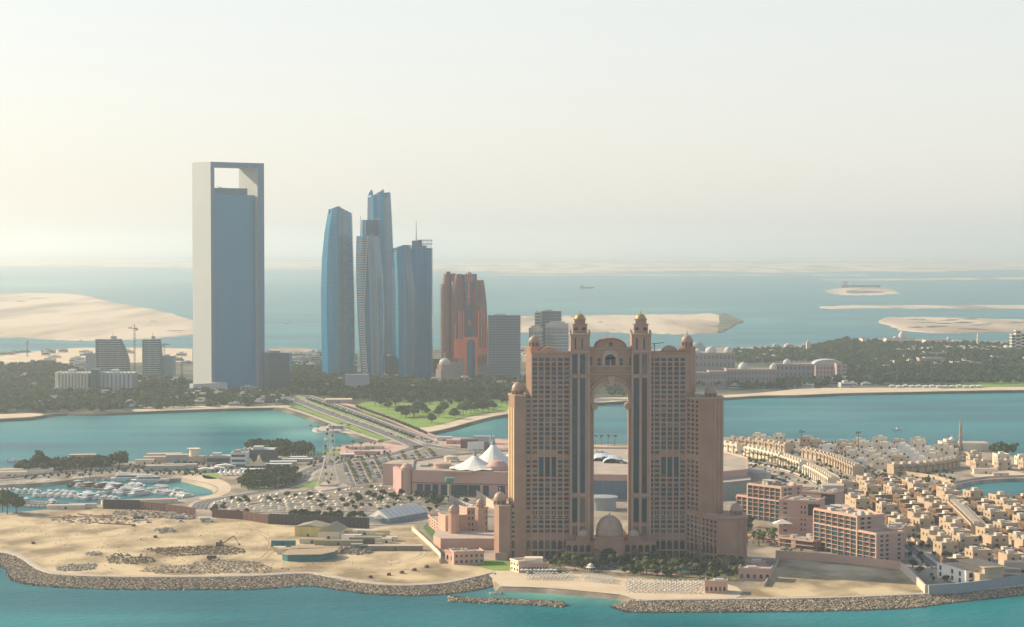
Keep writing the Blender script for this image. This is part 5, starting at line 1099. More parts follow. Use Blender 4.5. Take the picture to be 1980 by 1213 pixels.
# ------------------------------------------------------------------ shopping mall with tents
MALLP = mat('mall_pink_wall', (.50, .32, .26), .85, col2=(.56, .38, .31), scale=.06); MALLR = mat('mall_flat_roof', (.34, .28, .22), .9, col2=(.50, .42, .34), scale=.05, detail=8)
TENT = mat('tent_membrane', (.76, .74, .66), .6, var=.03, scale=.1)
def make_mall():
    x0, y0 = P(880, 957); root = thing('shopping_mall', 'wide pink shopping mall with a flat cluttered roof, behind the arched hotel', 'mall', (x0, y0, LZ)); k = MPP(957)
    L = lambda u, v: (P(u, v)[0]-x0, P(u, v)[1]-y0)
    ring = [L(797,957), L(985,962), L(1120,966), L(1260,968), L(1380,962), L(1445,955), L(1445,930), L(1380,910), L(1100,908), L(960,915), L(870,924), L(800,936)]
    b = MB(); b.prism(ring, 0, 20, 0, 1); b.build('wall', [MALLP, MALLR], root)
    b = MB()
    for p, q in zip(ring, ring[1:]+ring[:1]):
        l = math.hypot(q[0]-p[0], q[1]-p[1]); a = math.atan2(q[1]-p[1], q[0]-p[0]); b.cbox((p[0]+q[0])/2, (p[1]+q[1])/2, 20, l, .8, 1.4, a)
    b.build('parapet', MALLP, root)
    # ground floor glazing, portals
    p, q = ring[0], ring[1]; l = math.hypot(q[0]-p[0], q[1]-p[1]); a = math.atan2(q[1]-p[1], q[0]-p[0])
    def on(s, w, z0, z1, name, m, d=.3, pp=p, aa=a): b = MB(); b.cbox(pp[0]+math.cos(aa)*s+math.sin(aa)*d/2, pp[1]+math.sin(aa)*s-math.cos(aa)*d/2, z0, w, d, z1-z0, aa); b.build(name, m, root)
    for s, w in ((8, 5), (16, 5), (24, 5), (38, 14), (52, 9), (64, 10), (76, 5), (92, 6)): on(s*l/100, w, .5, 9.5, 'shop_window', GLS[1] if w > 8 else GLS[3])
    on(l*.5, l, 10.3, 11, 'string_course', RED, .5)
    for s, w, h in ((47, 26, 15), ): on(s*l/100, w, 20, 21.5, 'roof_step', MALLP, 3)
    for u, v, r_, h, c in ((786, 957, 11, 22, 5), (855, 950, 17, 23, 2), (962, 955, 20, 23, 6), ):
        c0 = L(u, v); b = MB(); b.lathe([(r_*k, 0), (r_*k, h)], 24, c0[0], c0[1]+4); b.lathe([(r_*k+.5, h), (r_*k+.5, h+1), (r_*k*.6, h+c*.8), (.2, h+c)], 24, c0[0], c0[1]+4); b.build('round_tower', MALLP, root)
    b = MB(); c0, c1 = L(760, 949), L(776, 957); b.prism([c0, c1, (c1[0]+2, c1[1]+8), (c0[0]+2, c0[1]+8)], 0, 21); b.build('sign_slab', mat('rose_slab', (.56, .30, .28), .85), root)
    b = MB(); c0 = L(788, 938); b.prism([(c0[0]-22, c0[1]), (c0[0]+12, c0[1]-8), (c0[0]+40, c0[1]+10), (c0[0]+30, c0[1]+40), (c0[0]-15, c0[1]+30)], 0, 19, 0, 1); b.build('side_wing', [MALLP, MALLR], root)
    for i in range(46):         # plant on the roof
        u, v = rnd.uniform(810, 1430), rnd.uniform(914, 955); c0 = L(u, v)
        if not inpoly(c0[0], c0[1], ring): continue
        b = MB(); w = rnd.uniform(2, 7); b.cbox(c0[0], c0[1], 20, w, rnd.uniform(2, 9), rnd.uniform(1, 3), rnd.uniform(-.2, .2)); b.build('roof_plant', rnd.choice([WSTONE, MALLR, BLUEC, RIBW]), root)
    b = MB(); c0 = L(872, 935); b.lathe([(13*k, 20), (13*k, 23), (14*k, 23), (14*k, 24.5), (.2, 25.5)], 20, c0[0], c0[1]); b.build('roof_rotunda', CREAMW, root)
    # tents: each has its membrane, a mast head
    for u, v, r_, vt in ((918, 951, 52, 878), (954, 945, 58, 855), (990, 943, 46, 871), (1214, 938, 24, 897)):
        c0 = L(u, v); kk = MPP(v); zt = ZH(P(u, v)[1], vt)-LZ; rr_ = r_*kk; zb = 21; b = MB(); n = 20; rings = []
        for t in (1, .78, .55, .34, .18, .07):
            z = zb+(zt-zb)*((1-t)**1.75); 
            for i in range(n): a_ = 2*math.pi*i/n; q_ = rr_*t*(1 if i % 2 else .93+.04*(1-t)); rings.append((c0[0]+q_*math.cos(a_), c0[1]+q_*1.25*math.sin(a_), z+(.0 if i % 2 else .8*t)))
        b.add(rings, [(j*n+i, j*n+(i+1) % n, (j+1)*n+(i+1) % n, (j+1)*n+i) for j in range(5) for i in range(n)]); b.build('tent_roof', TENT, root)
        b = MB(); b.lathe([(rr_*.085, zt-1.6), (rr_*.04, zt+1.5), (.3, zt+3.4)], 10, c0[0], c0[1]); b.build('mast_head', mat('green_copper', (.12, .28, .24), .6), root)
    b = MB()
    for u, v in ((1165, 932), (1185, 936)):
        c0 = L(u, v)
        for i in range(8): a0, a1 = math.pi*i/8, math.pi*(i+1)/8; b.quad((c0[0]-9*math.cos(a0), c0[1]-14, 20.3+4*math.sin(a0)), (c0[0]-9*math.cos(a1), c0[1]-14, 20.3+4*math.sin(a1)), (c0[0]-9*math.cos(a1), c0[1]+18, 20.3+4*math.sin(a1)), (c0[0]-9*math.cos(a0), c0[1]+18, 20.3+4*math.sin(a0)))
    b.build('vaulted_skylight', mat('pale_blue_roof', (.45, .55, .60), .5), root)
    p, q = ring[2], ring[3]; l = math.hypot(q[0]-p[0], q[1]-p[1]); a = math.atan2(q[1]-p[1], q[0]-p[0])
    on(l*.45, l*.5, 1, 16, 'glazed_wall', mat('blue_grey_glazing', (.10, .17, .22), .3, stretch=(1, 1, .1), scale=.5), .4, p, a)
    b = MB(); c0 = L(1165, 985); b.lathe([(11, 0), (11, 9)], 24, c0[0], c0[1]); b.lathe([(12.5, 9), (12.5, 10.5), (.2, 11.2)], 24, c0[0], c0[1]); b.build('round_entrance', BLUEC, root)
    b = MB(); p, q = L(1395, 968), L(1452, 962); b.prism([p, q, (q[0]+3, q[1]+40), (p[0], p[1]+44)], 0, 15, 0, 1); b.build('east_wing', [mat('grey_green_wall', (.22, .27, .25), .8), MALLR], root)
    b = MB(); c0 = L(1462, 938); b.lathe([(13, 0), (13, 12), (.1, 13)], 20, c0[0], c0[1]); b.build('round_annex', mat('grey_annex', (.42, .38, .36), .8), root)
make_mall()
# green topped tower sign
x0, y0 = P(869, 966); root = thing('mushroom_tower', 'slender tower with a green funnel top before the pink mall', 'tower', (x0, y0, LZ)); k = MPP(966)
b = MB(); b.lathe([(3.6*k, 0), (3.2*k, 30*k)], 10); b.build('shaft', mat('olive_stone', (.34, .32, .22), .8), root); b = MB(); b.lathe([(3.4*k, 30*k), (9*k, 36*k), (9.4*k, 42*k), (.1, 43*k)], 16); b.build('funnel_top', mat('green_glazed_top', (.06, .27, .19), .5), root)
# curved white wall with dark lettering strokes
def curved_wall(label, pxs, h0, h1, m, letters=False):
    x0, y0 = P(*pxs[0]); root = thing('curved_wall', label, 'wall', (x0, y0, LZ)); w = [(x-x0, y-y0) for x, y in wpts(pxs, LZ, 5)]; n = len(w); b = MB()
    hs = [h0+(h1-h0)*math.sin(math.pi/2*i/(n-1)) for i in range(n)]; vs = []
    for (x, y), h in zip(w, hs): vs += [(x, y, 0), (x, y+1.2, 0), (x, y+1.2, h), (x, y, h)]
    fs = [(0, 1, 2, 3)]+[(i*4+j, (i+1)*4+j, (i+1)*4+(j+1) % 4, i*4+(j+1) % 4) for i in range(n-1) for j in range(4)]+[(n*4-1, n*4-2, n*4-3, n*4-4)]; b.add(vs, fs); b.build('wall_panel', m, root)
    if letters:
        b = MB(); i0 = n//4
        def at(s): i = min(n-2, int(s)); f = s-i; return w[i][0]+(w[i+1][0]-w[i][0])*f, w[i][1]+(w[i+1][1]-w[i][1])*f
        for j, ch in enumerate('CJIIIILMC'):
            s = i0+j*(n*.68)/9; (xa, ya), (xb, yb) = at(s), at(s+(n*.68)/9*.7); z = 5.2
            if ch in 'CM': b.box(xa, ya-.3, z, xa+.4, ya-.02, z+2.6); b.box(xa, ya-.3, z+2.2, xb, yb-.02, z+2.6)
            if ch in 'CJL': b.box(xa, ya-.3, z, xb, yb-.02, z+.4)
            if ch in 'IJM': b.box(xb-.2, yb-.3, z, xb+.2, yb-.02, z+(2.6 if ch != 'J' else 1.8))
        b.build('lettering', DARKS, root)
curved_wall('curved pale grey wall with dark lettering beside the domed pink block', [(868,992),(880,990),(900,993),(925,998)], 15, 8, mat('pale_grey_wall', (.50, .48, .46), .8), True)
curved_wall('curved cream wall falling to the right, behind the domed pink block', [(921,978),(935,978),(950,982),(966,986)], 13, 5, MATS['cream_wall'])
# ------------------------------------------------------------------ frame hotels right of the arched hotel
PFR = mat('salmon_render', (.58, .36, .27), .85, col2=(.64, .42, .32), scale=.08); PSIDE = mat('dusty_pink_render', (.44, .29, .24), .85, col2=(.50, .34, .28), scale=.06)
def frame_hotel(label, pl, pr, vt_up, step, floors_up, vt_low, cols, depth, side_label=None):
    """front runs from pl to pr (picture ground points); the upper block covers columns step[0]:step[1], the lower all"""
    (x0, y0), (x1, y1) = P(*pl), P(*pr); L_ = math.hypot(x1-x0, y1-y0); a = math.atan2(y1-y0, x1-x0); root = thing('frame_hotel', label, 'hotel', (x0, y0, LZ), a)
    H1 = ZH(y0, vt_up)-LZ; H2 = H1*vt_low; cw = L_/cols; fh = H1/floors_up; nlow = max(1, round(H2/fh)); H2 = nlow*fh; s0, s1 = step[0]*cw, step[1]*cw
    b = MB(); b.box(0, 1.12, 0, L_, depth, H2-.3, 0, 1); b.box(s0+.3, 1.12, H2-.3, s1-.3, depth-.4, H1-.3, 0, 1); b.build('wall', [PSIDE, ROOFT], root)
    g = []; rec = MB()
    for c in range(cols):
        for f in range(floors_up if step[0] <= c < step[1] else nlow):
            solid = c in (step[0], step[1]-1) or f == 0 or (f+c*3) % 11 < 4 and f < nlow
            xa, xb, za, zb = c*cw+.3, (c+1)*cw-.3, f*fh+.3, (f+1)*fh-.3
            g.append([(xa, 1.1 if not solid else .5, za), (xb, 1.1 if not solid else .5, za), (xb, 1.1 if not solid else .5, zb), (xa, 1.1 if not solid else .5, zb)])
            if not solid:
                rec.box(xa, .15, za+.8, xb, .2, za+.87)
    window_parts(root, g, [GLS[1], GLS[0], GLS[0], GLS[3], GLS[1]]); rec.build('balcony_rail', PFR, root)
    b = MB()
    for c in range(cols+1):
        up = step[0] <= c <= step[1]; w = .6 if c in (0, cols, step[0], step[1]) else .16; b.box(max(-.4, c*cw-w), -.3-(.003*c), 0, min(L_+.4, c*cw+w), 1.08, (H1 if up else H2)+.2)
    b.build('frame_post', PFR, root); b = MB()
    for f in range(1, floors_up+1):
        xa, xb = (0, L_) if f <= nlow else (s0, s1); w = .5 if f in (nlow, floors_up) else .11; b.box(xa, -.2, f*fh-w, xb, 1.07, f*fh+w)
    b.build('frame_beam', PFR, root); b = MB()
    for xa, xb, z in ((s0, s1, H1), (0, s0, H2), (s1, L_, H2)):
        if xb-xa < 1: continue
        b.box(xa, .2, z-.3, xb, .9, z+1.1); b.box(xa, depth-.8, z-.3, xb, depth, z+1.1); b.box(xa, .9, z-.3, xa+.5, depth-.8, z+1.1); b.box(xb-.5, .9, z-.3, xb, depth-.8, z+1.1)
    b.build('parapet', PFR, root)
    for i in range(9):
        b = MB(); x, y = rnd.uniform(s0+3, s1-4), rnd.uniform(4, depth-5); b.box(x, y, H1-.3, x+rnd.uniform(1.5, 5), y+rnd.uniform(1.5, 4), H1+rnd.uniform(1, 3)); b.build('roof_plant', rnd.choice([WSTONE, RIBW, BLUEC, PFR]), root)
    b = MB(); b.box(s0+6, depth*.4, H1+3.2, s0+18, depth*.7, H1+3.5)
    for q in (7, 17): b.tube((s0+q, depth*.45, H1-.3), (s0+q, depth*.45, H1+3.2), .15, 4)
    b.build('roof_pergola', WSTONE, root); w2 = []
    for f in range(nlow if step[1] < cols else floors_up):
        for y in (3.5, 8, depth-6): w2.append([(L_+.01, y, f*fh+1), (L_+.01, y+2.4, f*fh+1), (L_+.01, y+2.4, f*fh+2.6), (L_+.01, y, f*fh+2.6)])
    for f in range(nlow, floors_up):
        for y in (3.5, 9): w2.append([(s1-.29, y, f*fh+1), (s1-.29, y+3, f*fh+1), (s1-.29, y+3, f*fh+2.6), (s1-.29, y, f*fh+2.6)])
    for w in w2: b = MB(); b.add(w, [(0, 1, 2, 3)]); b.build('side_window', GLS[0], root)
    return root
frame_hotel('nearest salmon frame hotel with teal glass, stepping down on its right', (1573,1062), (1694,1088), 985, (0, 7), 9, .62, 10, 24)
frame_hotel('salmon frame hotel with teal glass right of the arched hotel, stepping down on its left', (1424,1000), (1510,1012), 934, (2, 8), 8, .62, 8, 24)
def side_block(label, pl, pr, vt, depth, wins_):
    (x0, y0), (x1, y1) = P(*pl), P(*pr); L_ = math.hypot(x1-x0, y1-y0); root = thing('hotel_wing', label, 'hotel', (x0, y0, LZ), math.atan2(y1-y0, x1-x0)); H = ZH(y0, vt)-LZ; b = MB(); ww = []
    facade(b, ww, (0, 0), (L_, 0), 0, H, [(s*L_, s*L_+w, h*H, h*H+hh) for s, w, h, hh in wins_], .4); b.box(0, .9, 0, L_, depth, H, 0, 1); b.build('wall', [PSIDE, ROOFT], root); window_parts(root, ww, GLS)
    b = MB(); b.box(-.4, -.4, H, L_+.4, .5, H+1.2); b.box(-.4, .5, H, .4, depth, H+1.2); b.box(L_-.4, .5, H, L_+.4, depth, H+1.2); b.box(-.3, -.25, H*.5, L_+.3, -.01, H*.5+.5); b.build('parapet', PFR, root)
    for i in range(8): b = MB(); x, y = rnd.uniform(2, L_-6), rnd.uniform(2, depth-4); b.box(x, y, H, x+rnd.uniform(1.5, 5), y+3, H+rnd.uniform(1, 3)); b.build('roof_plant', rnd.choice([WSTONE, RIBW, BLUEC]), root)
side_block('blank salmon wing between the two frame hotels', (1506,1034), (1576,1038), 968, 26, [(.12,3,f,1.6) for f in (.1,.28,.42,.62,.75,.88)]+[(.6,1.2,f,1.8) for f in (.15,.3,.45,.65,.8)]+[(.7,1.2,f,1.8) for f in (.15,.3,.45,.65,.8)]+[(.8,9,.6,5),(.8,9,.78,4)])
side_block('salmon wing set back behind the blank wing', (1545,1000), (1607,1005), 951, 22, [(.68,12,.55,6),(.68,12,.78,4),(.1,3,.6,1.6),(.1,3,.8,1.6)])
side_block('low salmon podium with a glazed front left of the nearest frame hotel', (1505,1058), (1572,1066), 1041, 20, [(.04,5,.1,6),(.2,5,.1,6),(.5,18,.1,3.5),(.5,18,.55,3)])
side_block('long low salmon colonnade behind the palm court', (1432,1040), (1505,1052), 1033, 10, [(f,4,.15,4) for f in (.03,.2,.37,.54,.71,.88)])
side_block('pale grey wing behind the nearest frame hotel', (1696,1062), (1742,1064), 1024, 30, [(.3,1.2,.2,8),(.45,1.2,.2,8),(.78,6,.25,9)])
x0, y0 = P(1512, 1035); t = thing('canvas_canopy', 'small white peaked canopy on the podium of the frame hotels', 'canopy', (x0, y0-3, ZH(P(1505,1058)[1], 1041))); b = MB(); b.add([(-7,-5,3),(7,-5,3),(7,5,3),(-7,5,3),(0,0,6)], [(0,1,4),(1,2,4),(2,3,4),(3,0,4)]); b.build('canopy_cloth', TENT, t); b = MB()
for sx in (-1, 1):
    for sy in (-1, 1): b.tube((sx*6.8, sy*4.8, 0), (sx*6.8, sy*4.8, 3), .12, 4)
b.build('post', WSTONE, t)
low_wall('plot_wall', 'long salmon boundary wall behind the empty sand plot', [(1500,1080),(1570,1084),(1640,1090),(1742,1102)], 5.5, 1.0, PFR, k=1); low_wall('plot_wall', 'pale boundary wall on the right side of the empty sand plot', [(1743,1103),(1765,1122),(1790,1148)], 5, 1.2, CREAMW, k=1)
low_wall('plot_wall', 'thin pale boundary wall on the left side of the empty sand plot', [(1506,1085),(1494,1110),(1478,1135)], 2.5, .6, PAVE, k=1)
low_wall('garden_wall', 'dark retaining wall between the right sea wall and the villas', [(1795,1150),(1850,1147),(1910,1140),(1985,1128),(2050,1122)], 6, 1.5, BLUEC, k=1)
# ------------------------------------------------------------------ villas
VW = [mat('cream_villa_wall', (.70, .60, .44), .85, col2=(.77, .68, .53), scale=.15), mat('tan_villa_wall', (.46, .34, .225), .85, col2=(.55, .42, .29), scale=.15), mat('brown_villa_wall', (.17, .095, .05), .85, col2=(.25, .15, .085), scale=.15), mat('white_villa_wall', (.72, .69, .63), .85, col2=(.78, .75, .69), scale=.15)]
WINV = mat('villa_window', (.05, .05, .05), .3, var=.1)
def villa(kind, m, w=13, d=12, h=7.5, rooms=((.15, .3, .5, .5),), detail=True, roofm=None, terrace=False):
    root = thing('terraced_house' if terrace else 'villa', 'villa', 'house'); b = MB(); b.box(-w/2, -d/2, 0, w/2, d/2, h-.02, 0, 1)
    if not terrace: b.box(w/2, -d*.2, 0, w/2+3, d*.35, h*.5, 0, 1); b.box(-w*.3, -d/2-1.6, 0, w*.25, -d/2, h*.48, 0, 1)
    else: b.box(-w/2, -d/2-1.2, 0, -w*.1, -d/2, h*.95, 0, 1)
    rm = roofm or mat('villa_roof_screed', (.44, .37, .29), .9, col2=(.58, .51, .42), scale=.3); b.build('wall', [m, rm], root)
    b = MB(); t = .3
    b.box(-w/2-.05, -d/2-.05, h-.02, w/2+.05, -d/2+t, h+.9); b.box(-w/2-.05, d/2-t, h-.02, w/2+.05, d/2+.05, h+.9); b.box(-w/2-.05, -d/2+t, h-.02, -w/2+t, d/2-t, h+.9); b.box(w/2-t, -d/2+t, h-.02, w/2+.05, d/2-t, h+.9); b.build('parapet', m, root)
    for rx, ry, rw, rd in rooms: b = MB(); b.box(-w/2+rx*w, -d/2+ry*d, h-.02, -w/2+(rx+rw*.85)*w, -d/2+(ry+rd*.8)*d, h+2.4); b.box(-w/2+rx*w-.2, -d/2+ry*d-.2, h+2.4, -w/2+(rx+rw*.85)*w+.2, -d/2+(ry+rd*.8)*d+.2, h+2.6); b.build('roof_room', {'cream': VW[0], 'white': VW[3], 'tan': CREAMW, 'brown': VW[0]}[kind], root)
    b = MB(); b.lathe([(.75, 0), (.75, 1.3), (.1, 1.5)], 8, w*.33, d*.3, h); b.build('water_tank', WSTONE, root); b = MB(); b.cbox(w*.1, d*.36, h, 1.6, .9, .9); b.cbox(w*.1+2.4, d*.36, h, 1.6, .9, .9); b.build('cooling_unit', BLUEC, root)
    ww = []
    yf = -d/2-.02
    for x in ((-w*.42, w*.28) if not terrace else (-w*.45, 0, w*.25)): ww.append([(x, yf-(1.2 if terrace and x < -.3*w else 0), h*.58), (x+w*.16, yf-(1.2 if terrace and x < -.3*w else 0), h*.58), (x+w*.16, yf-(1.2 if terrace and x < -.3*w else 0), h*.83), (x, yf-(1.2 if terrace and x < -.3*w else 0), h*.83)])
    if detail:
        for y in (-d*.3, d*.1): ww.append([(-w/2-.02, y+2, h*.58), (-w/2-.02, y, h*.58), (-w/2-.02, y, h*.82), (-w/2-.02, y+2, h*.82)])
        ww.append([(w*.3, yf, .1), (w*.3+2, yf, .1), (w*.3+2, yf, 2.4), (w*.3, yf, 2.4)])
    for q in ww: b = MB(); b.add(q, [(0, 1, 2, 3)]); b.build('window', WINV, root)
    return root
VN = [Placer(villa('cream', VW[0])), Placer(villa('white', VW[3], 15, 12, 7.2, ((.5, .2, .35, .5),))), Placer(villa('tan', VW[1], 12, 13, 8, ((.1, .4, .4, .4), (.65, .1, .25, .4)))), Placer(villa('cream', VW[0], 12, 14, 10.5, ((.3, .3, .4, .4),)))]
VS = [Placer(villa('tan', VW[1], 14, 13, 7.2, ((.1, .3, .35, .45),))), Placer(villa('brown', VW[2], 15, 13, 7.0, ((.45, .25, .3, .4),))), Placer(villa('tan', VW[1], 12, 14, 8.2, ((.5, .4, .35, .4),))), Placer(villa('brown', VW[2], 14, 11, 6.5, ((.1, .1, .3, .4),)))]
TER = Placer(villa('cream', VW[0], 9.5, 11, 8.4, ((.1, .3, .42, .4),), terrace=True)); TER2 = Placer(villa('tan', VW[1], 8, 11, 8.2, ((.3, .2, .5, .5),), terrace=True, detail=False))
NV = [0]
def terrace_row(px, step, p, label, group, flip=0):
    for x, y, a in along(wpts(px, LZ, 3), step, step/2):
        if NV[0] < 290: NV[0] += 1; p.put((x, y, LZ), a+flip+math.pi*0, label, group)
for i, px in enumerate(([(1402,872),(1436,877)], [(1448,880),(1480,887),(1514,896)], [(1519,898),(1556,912)], [(1564,917),(1585,927),(1612,944)])):
    terrace_row(px, 9.6, TER, ('cream terraced house in the block of the palm avenue nearest the arched hotel', 'cream terraced house in the second block along the palm avenue', 'cream terraced house in the third block along the palm avenue', 'cream terraced house in the last block at the end of the palm avenue')[i], ('first avenue terrace', 'second avenue terrace', 'third avenue terrace', 'fourth avenue terrace')[i])
terrace_row([(1410,862),(1470,867),(1530,877)], 11, TER2, 'tan terraced house in the shaded row behind the avenue terraces', 'shaded terrace behind the avenue'); terrace_row([(1560,884),(1610,897),(1660,920)], 11, TER2, 'tan terraced house in the row right of the avenue terraces', 'terrace right of the avenue')
terrace_row([(1720,916),(1790,912),(1850,902)], 9, TER2, 'grey tan terraced house in the long row above the lagoon', 'terrace above the lagoon')
terrace_row([(1845,990),(1868,1012),(1893,1038)], 7.5, TER2, 'narrow tan terraced house in the stepped row of the brown villas', 'stepped terrace among the brown villas')
def quarter(poly, ang, sx, sy, protos, wts, lab, group, jit=1.5, tilt=0, drop=.08, treelab=None):
    w = [P(u, v) for u, v in poly]; cx = sum(p[0] for p in w)/len(w); cy = sum(p[1] for p in w)/len(w); ca, sa = math.cos(ang), math.sin(ang); n = 0
    for j in range(-40, 41):
        for i in range(-40, 41):
            lx, ly = i*sx+(sx/2 if j % 2 else 0), j*sy; x, y = cx+lx*ca-ly*sa, cy+lx*sa+ly*ca
            if not inpoly(x, y, w): continue
            if rnd.random() < drop:
                if treelab: BUSH[rnd.randrange(2)].put((x, y, LZ), rnd.uniform(0, 6), treelab, 'garden trees among the villas', rnd.uniform(1, 1.5))
                continue
            if NV[0] >= 290: return
            NV[0] += 1; k = rnd.choices(range(len(protos)), wts)[0]; protos[k].put((x+rnd.uniform(-jit, jit), y+rnd.uniform(-jit, jit), LZ), ang+rnd.choice((0, 0, 0, math.pi/2))+rnd.uniform(-.04, .04), lab[k], group[k])
quarter([(1640,862),(1760,866),(1830,872),(1850,880),(1840,898),(1740,906),(1690,915),(1650,905),(1620,890),(1590,872)], R(-20), 20, 34, VN, (4,4,2,2), ['low cream villa in the quarter between the terraces and the mosque', 'white villa with its roof room on the right, in the quarter left of the mosque', 'tan villa with two roof rooms in the quarter left of the mosque', 'tall cream villa in the quarter left of the mosque'], ['low cream villas left of the mosque', 'white villas left of the mosque', 'tan villas left of the mosque', 'tall cream villas left of the mosque'], treelab='small garden tree among the cream villas')
quarter([(1440,852),(1560,856),(1600,866),(1560,872),(1450,858)], R(-12), 22, 30, VN, (4,3,2,0), ['low cream villa by the water behind the avenue terraces', 'white villa by the water behind the avenue terraces', 'tan villa by the water behind the avenue terraces', 'tall cream villa by the water'], ['cream villas by the water', 'white villas by the water', 'tan villas by the water', 'tall villas by the water'])
quarter([(1860,882),(1900,892),(1980,893),(2030,895),(2030,915),(1930,916),(1880,908),(1850,895)], R(8), 24, 40, VN, (2,1,4,1), ['cream villa right of the mosque above the lagoon', 'white villa right of the mosque above the lagoon', 'tan villa right of the mosque above the lagoon', 'tall villa right of the mosque above the lagoon'], ['cream villas right of the mosque', 'white villas right of the mosque', 'tan villas right of the mosque', 'tall villas right of the mosque'])
quarter([(1622,938),(1700,930),(1790,944),(1850,962),(1980,972),(2030,976),(2030,1030),(1990,1110),(1920,1090),(1880,1108),(1800,1100),(1780,1070),(1745,1040),(1700,1015),(1650,985)], R(14), 21, 31, VS, (4,3,3,2), ['tan villa with a roof room on its left in the southern quarter', 'brown villa with a roof room on its right in the southern quarter', 'tall tan villa in the southern quarter', 'low dark brown villa in the southern quarter'], ['tan southern villas', 'brown southern villas', 'tall tan southern villas', 'low brown southern villas'], treelab='small garden tree among the brown villas', drop=.12)
for poly, g, l in (([(1560,945),(1640,925),(1830,955),(2030,975),(2030,1110),(1790,1130),(1700,1020)], 95, 'small bushy tree in the lanes of the southern villa quarter'), ([(1420,850),(1660,858),(1850,880),(1850,905),(1700,925),(1600,900)], 60, 'small bushy tree in the lanes of the northern villa quarter')):
    infill(poly, g, lambda x, y, rr: BUSH[rr.randrange(2)].put((x, y, LZ), rr.uniform(0, 6), l, 'lane trees of the northern villas' if 'northern' in l else 'lane trees of the southern villas', rr.uniform(.7, 1.3)), 31, 9)
# modern white house at the corner
x0, y0 = P(1812, 1122); (xa, ya), (xb, yb) = P(1812, 1116), P(1868, 1134); a = math.atan2(yb-ya, xb-xa); L_ = math.hypot(xb-xa, yb-ya); t = thing('white_house', 'white two storey block house with big square windows behind the right sea wall', 'house', (xa, ya, LZ), a); ww = []
H = ZH(ya, 1089)-LZ; b = MB(); facade(b, ww, (0, 0), (L_, 0), 0, H, [(L_*f, L_*f+3.2, z*H, z*H+2.9) for f in (.07, .48, .74) for z in (.12, .58)], .4); facade(b, ww, (L_, 0), (L_, 14), 0, H, [(2, 8, .12*H, .12*H+2.9), (2, 8, .58*H, .58*H+2.9)], .4); b.box(0, .8, 0, L_-.8, 14, H-.02, 0, 1); b.build('wall', [VW[3], ROOFT], t); window_parts(t, ww, GLS[0])
b = MB(); b.box(-.2, -.2, H, L_+.2, .2, H+.7); b.box(L_-.2, .2, H, L_+.2, 14.2, H+.7); b.build('parapet', VW[3], t); b = MB(); b.box(L_*.35, 8, H, L_+9, 22, H+3.4, 0); b.box(L_+1, 4, 0, L_+10, 20, H); b.box(L_*.3, 7, H+3.4, L_+10, 23, H+3.9); b.build('rear_wing', VW[1], t)
for i, (u, v, w, l) in enumerate(((1890, 1128, 16, 'pale curved balcony house right of the white block house'), (1935, 1118, 18, 'shaded house near the right edge behind the sea wall'), (1968, 1108, 15, 'brown house at the right edge behind the sea wall'))):
    x, y = P(u, v); root = thing('house', l, 'house', (x, y, LZ), R(-14)); b = MB(); b.box(0, 0, 0, w, 13, 6.5, 0, 1); b.box(2, 2, 6.5, w-1, 12, 10, 0, 1); b.build('wall', [VW[3] if i == 0 else VW[1], ROOFT], root); b = MB()
    for z in (2.8, 6.2): b.box(-1, -1.6, z, w*.7, -.01, z+.9)
    b.build('balcony', VW[3] if i < 2 else VW[1], root)
    for z in (.6, 4): b = MB(); b.quad((w*.72, -.02, z), (w*.93, -.02, z), (w*.93, -.02, z+1.8), (w*.72, -.02, z+1.8)); b.build('window', GLS[0], root)
# mosque on the right shore
x0, y0 = P(1857, 872); root = thing('mosque', 'small mosque with a tall ringed minaret and low dome by the water', 'mosque', (x0, y0, LZ)); k = MPP(872); b = MB(); H = ZH(y0, 810)-LZ
b.lathe([(3.4*k, 0), (3.3*k, H*.42), (4.3*k, H*.43), (4.3*k, H*.47), (2.7*k, H*.48), (2.5*k, H*.70), (3.3*k, H*.71), (3.3*k, H*.74), (1.9*k, H*.75), (1.8*k, H*.87), (.2, H)], 12); b.build('minaret', mat('brown_stone', (.42, .30, .21), .85, var=.06), root)
b = MB(); b.box(-34*k, 2, 0, -4*k, 26, 8.5, 0, 1); b.box(4*k, -2, 0, 55*k, 22, 8, 0, 1); b.box(-26*k, 4, 8.5, -12*k, 20, 11, 0, 1); b.build('wall', [VW[0], ROOFT], root); b = MB(); dome(b, -12*k, 12, 9.5, 5.5*k, 5.5*k, 16, drum=1, spike=3); b.build('dome', VW[3], root, smooth=True)
for i in range(7): b = MB(); x = (-32+i*4)*k; b.add([(x, 1.98, .5), (x+2*k, 1.98, .5), (x+2*k, 1.98, 4.5), (x+k, 1.98, 6), (x, 1.98, 4.5)], [(0,1,2,3,4)]); b.build('window', WINV, root)
for u, v, h in ((1549, 868, 33), (1660, 876, 38), (1822, 882, 20)):
    x, y = P(u, v); t = thing('mobile_mast', 'thin mast dressed as a palm above the %s' % ('avenue terraces' if u < 1600 else 'cream villas' if u < 1800 else 'mosque quarter'), 'mast', (x, y, LZ)); b = MB(); k = MPP(v); b.tube((0, 0, 0), (0, 0, h*k), .5, 6, r2=.3); b.build('pole', BARK, t); b = MB(); clumps(b, (0, 0, h*k), 2.6, 1.6, 26, .9, random.Random(u)); b.build('fronds', PALML, t)
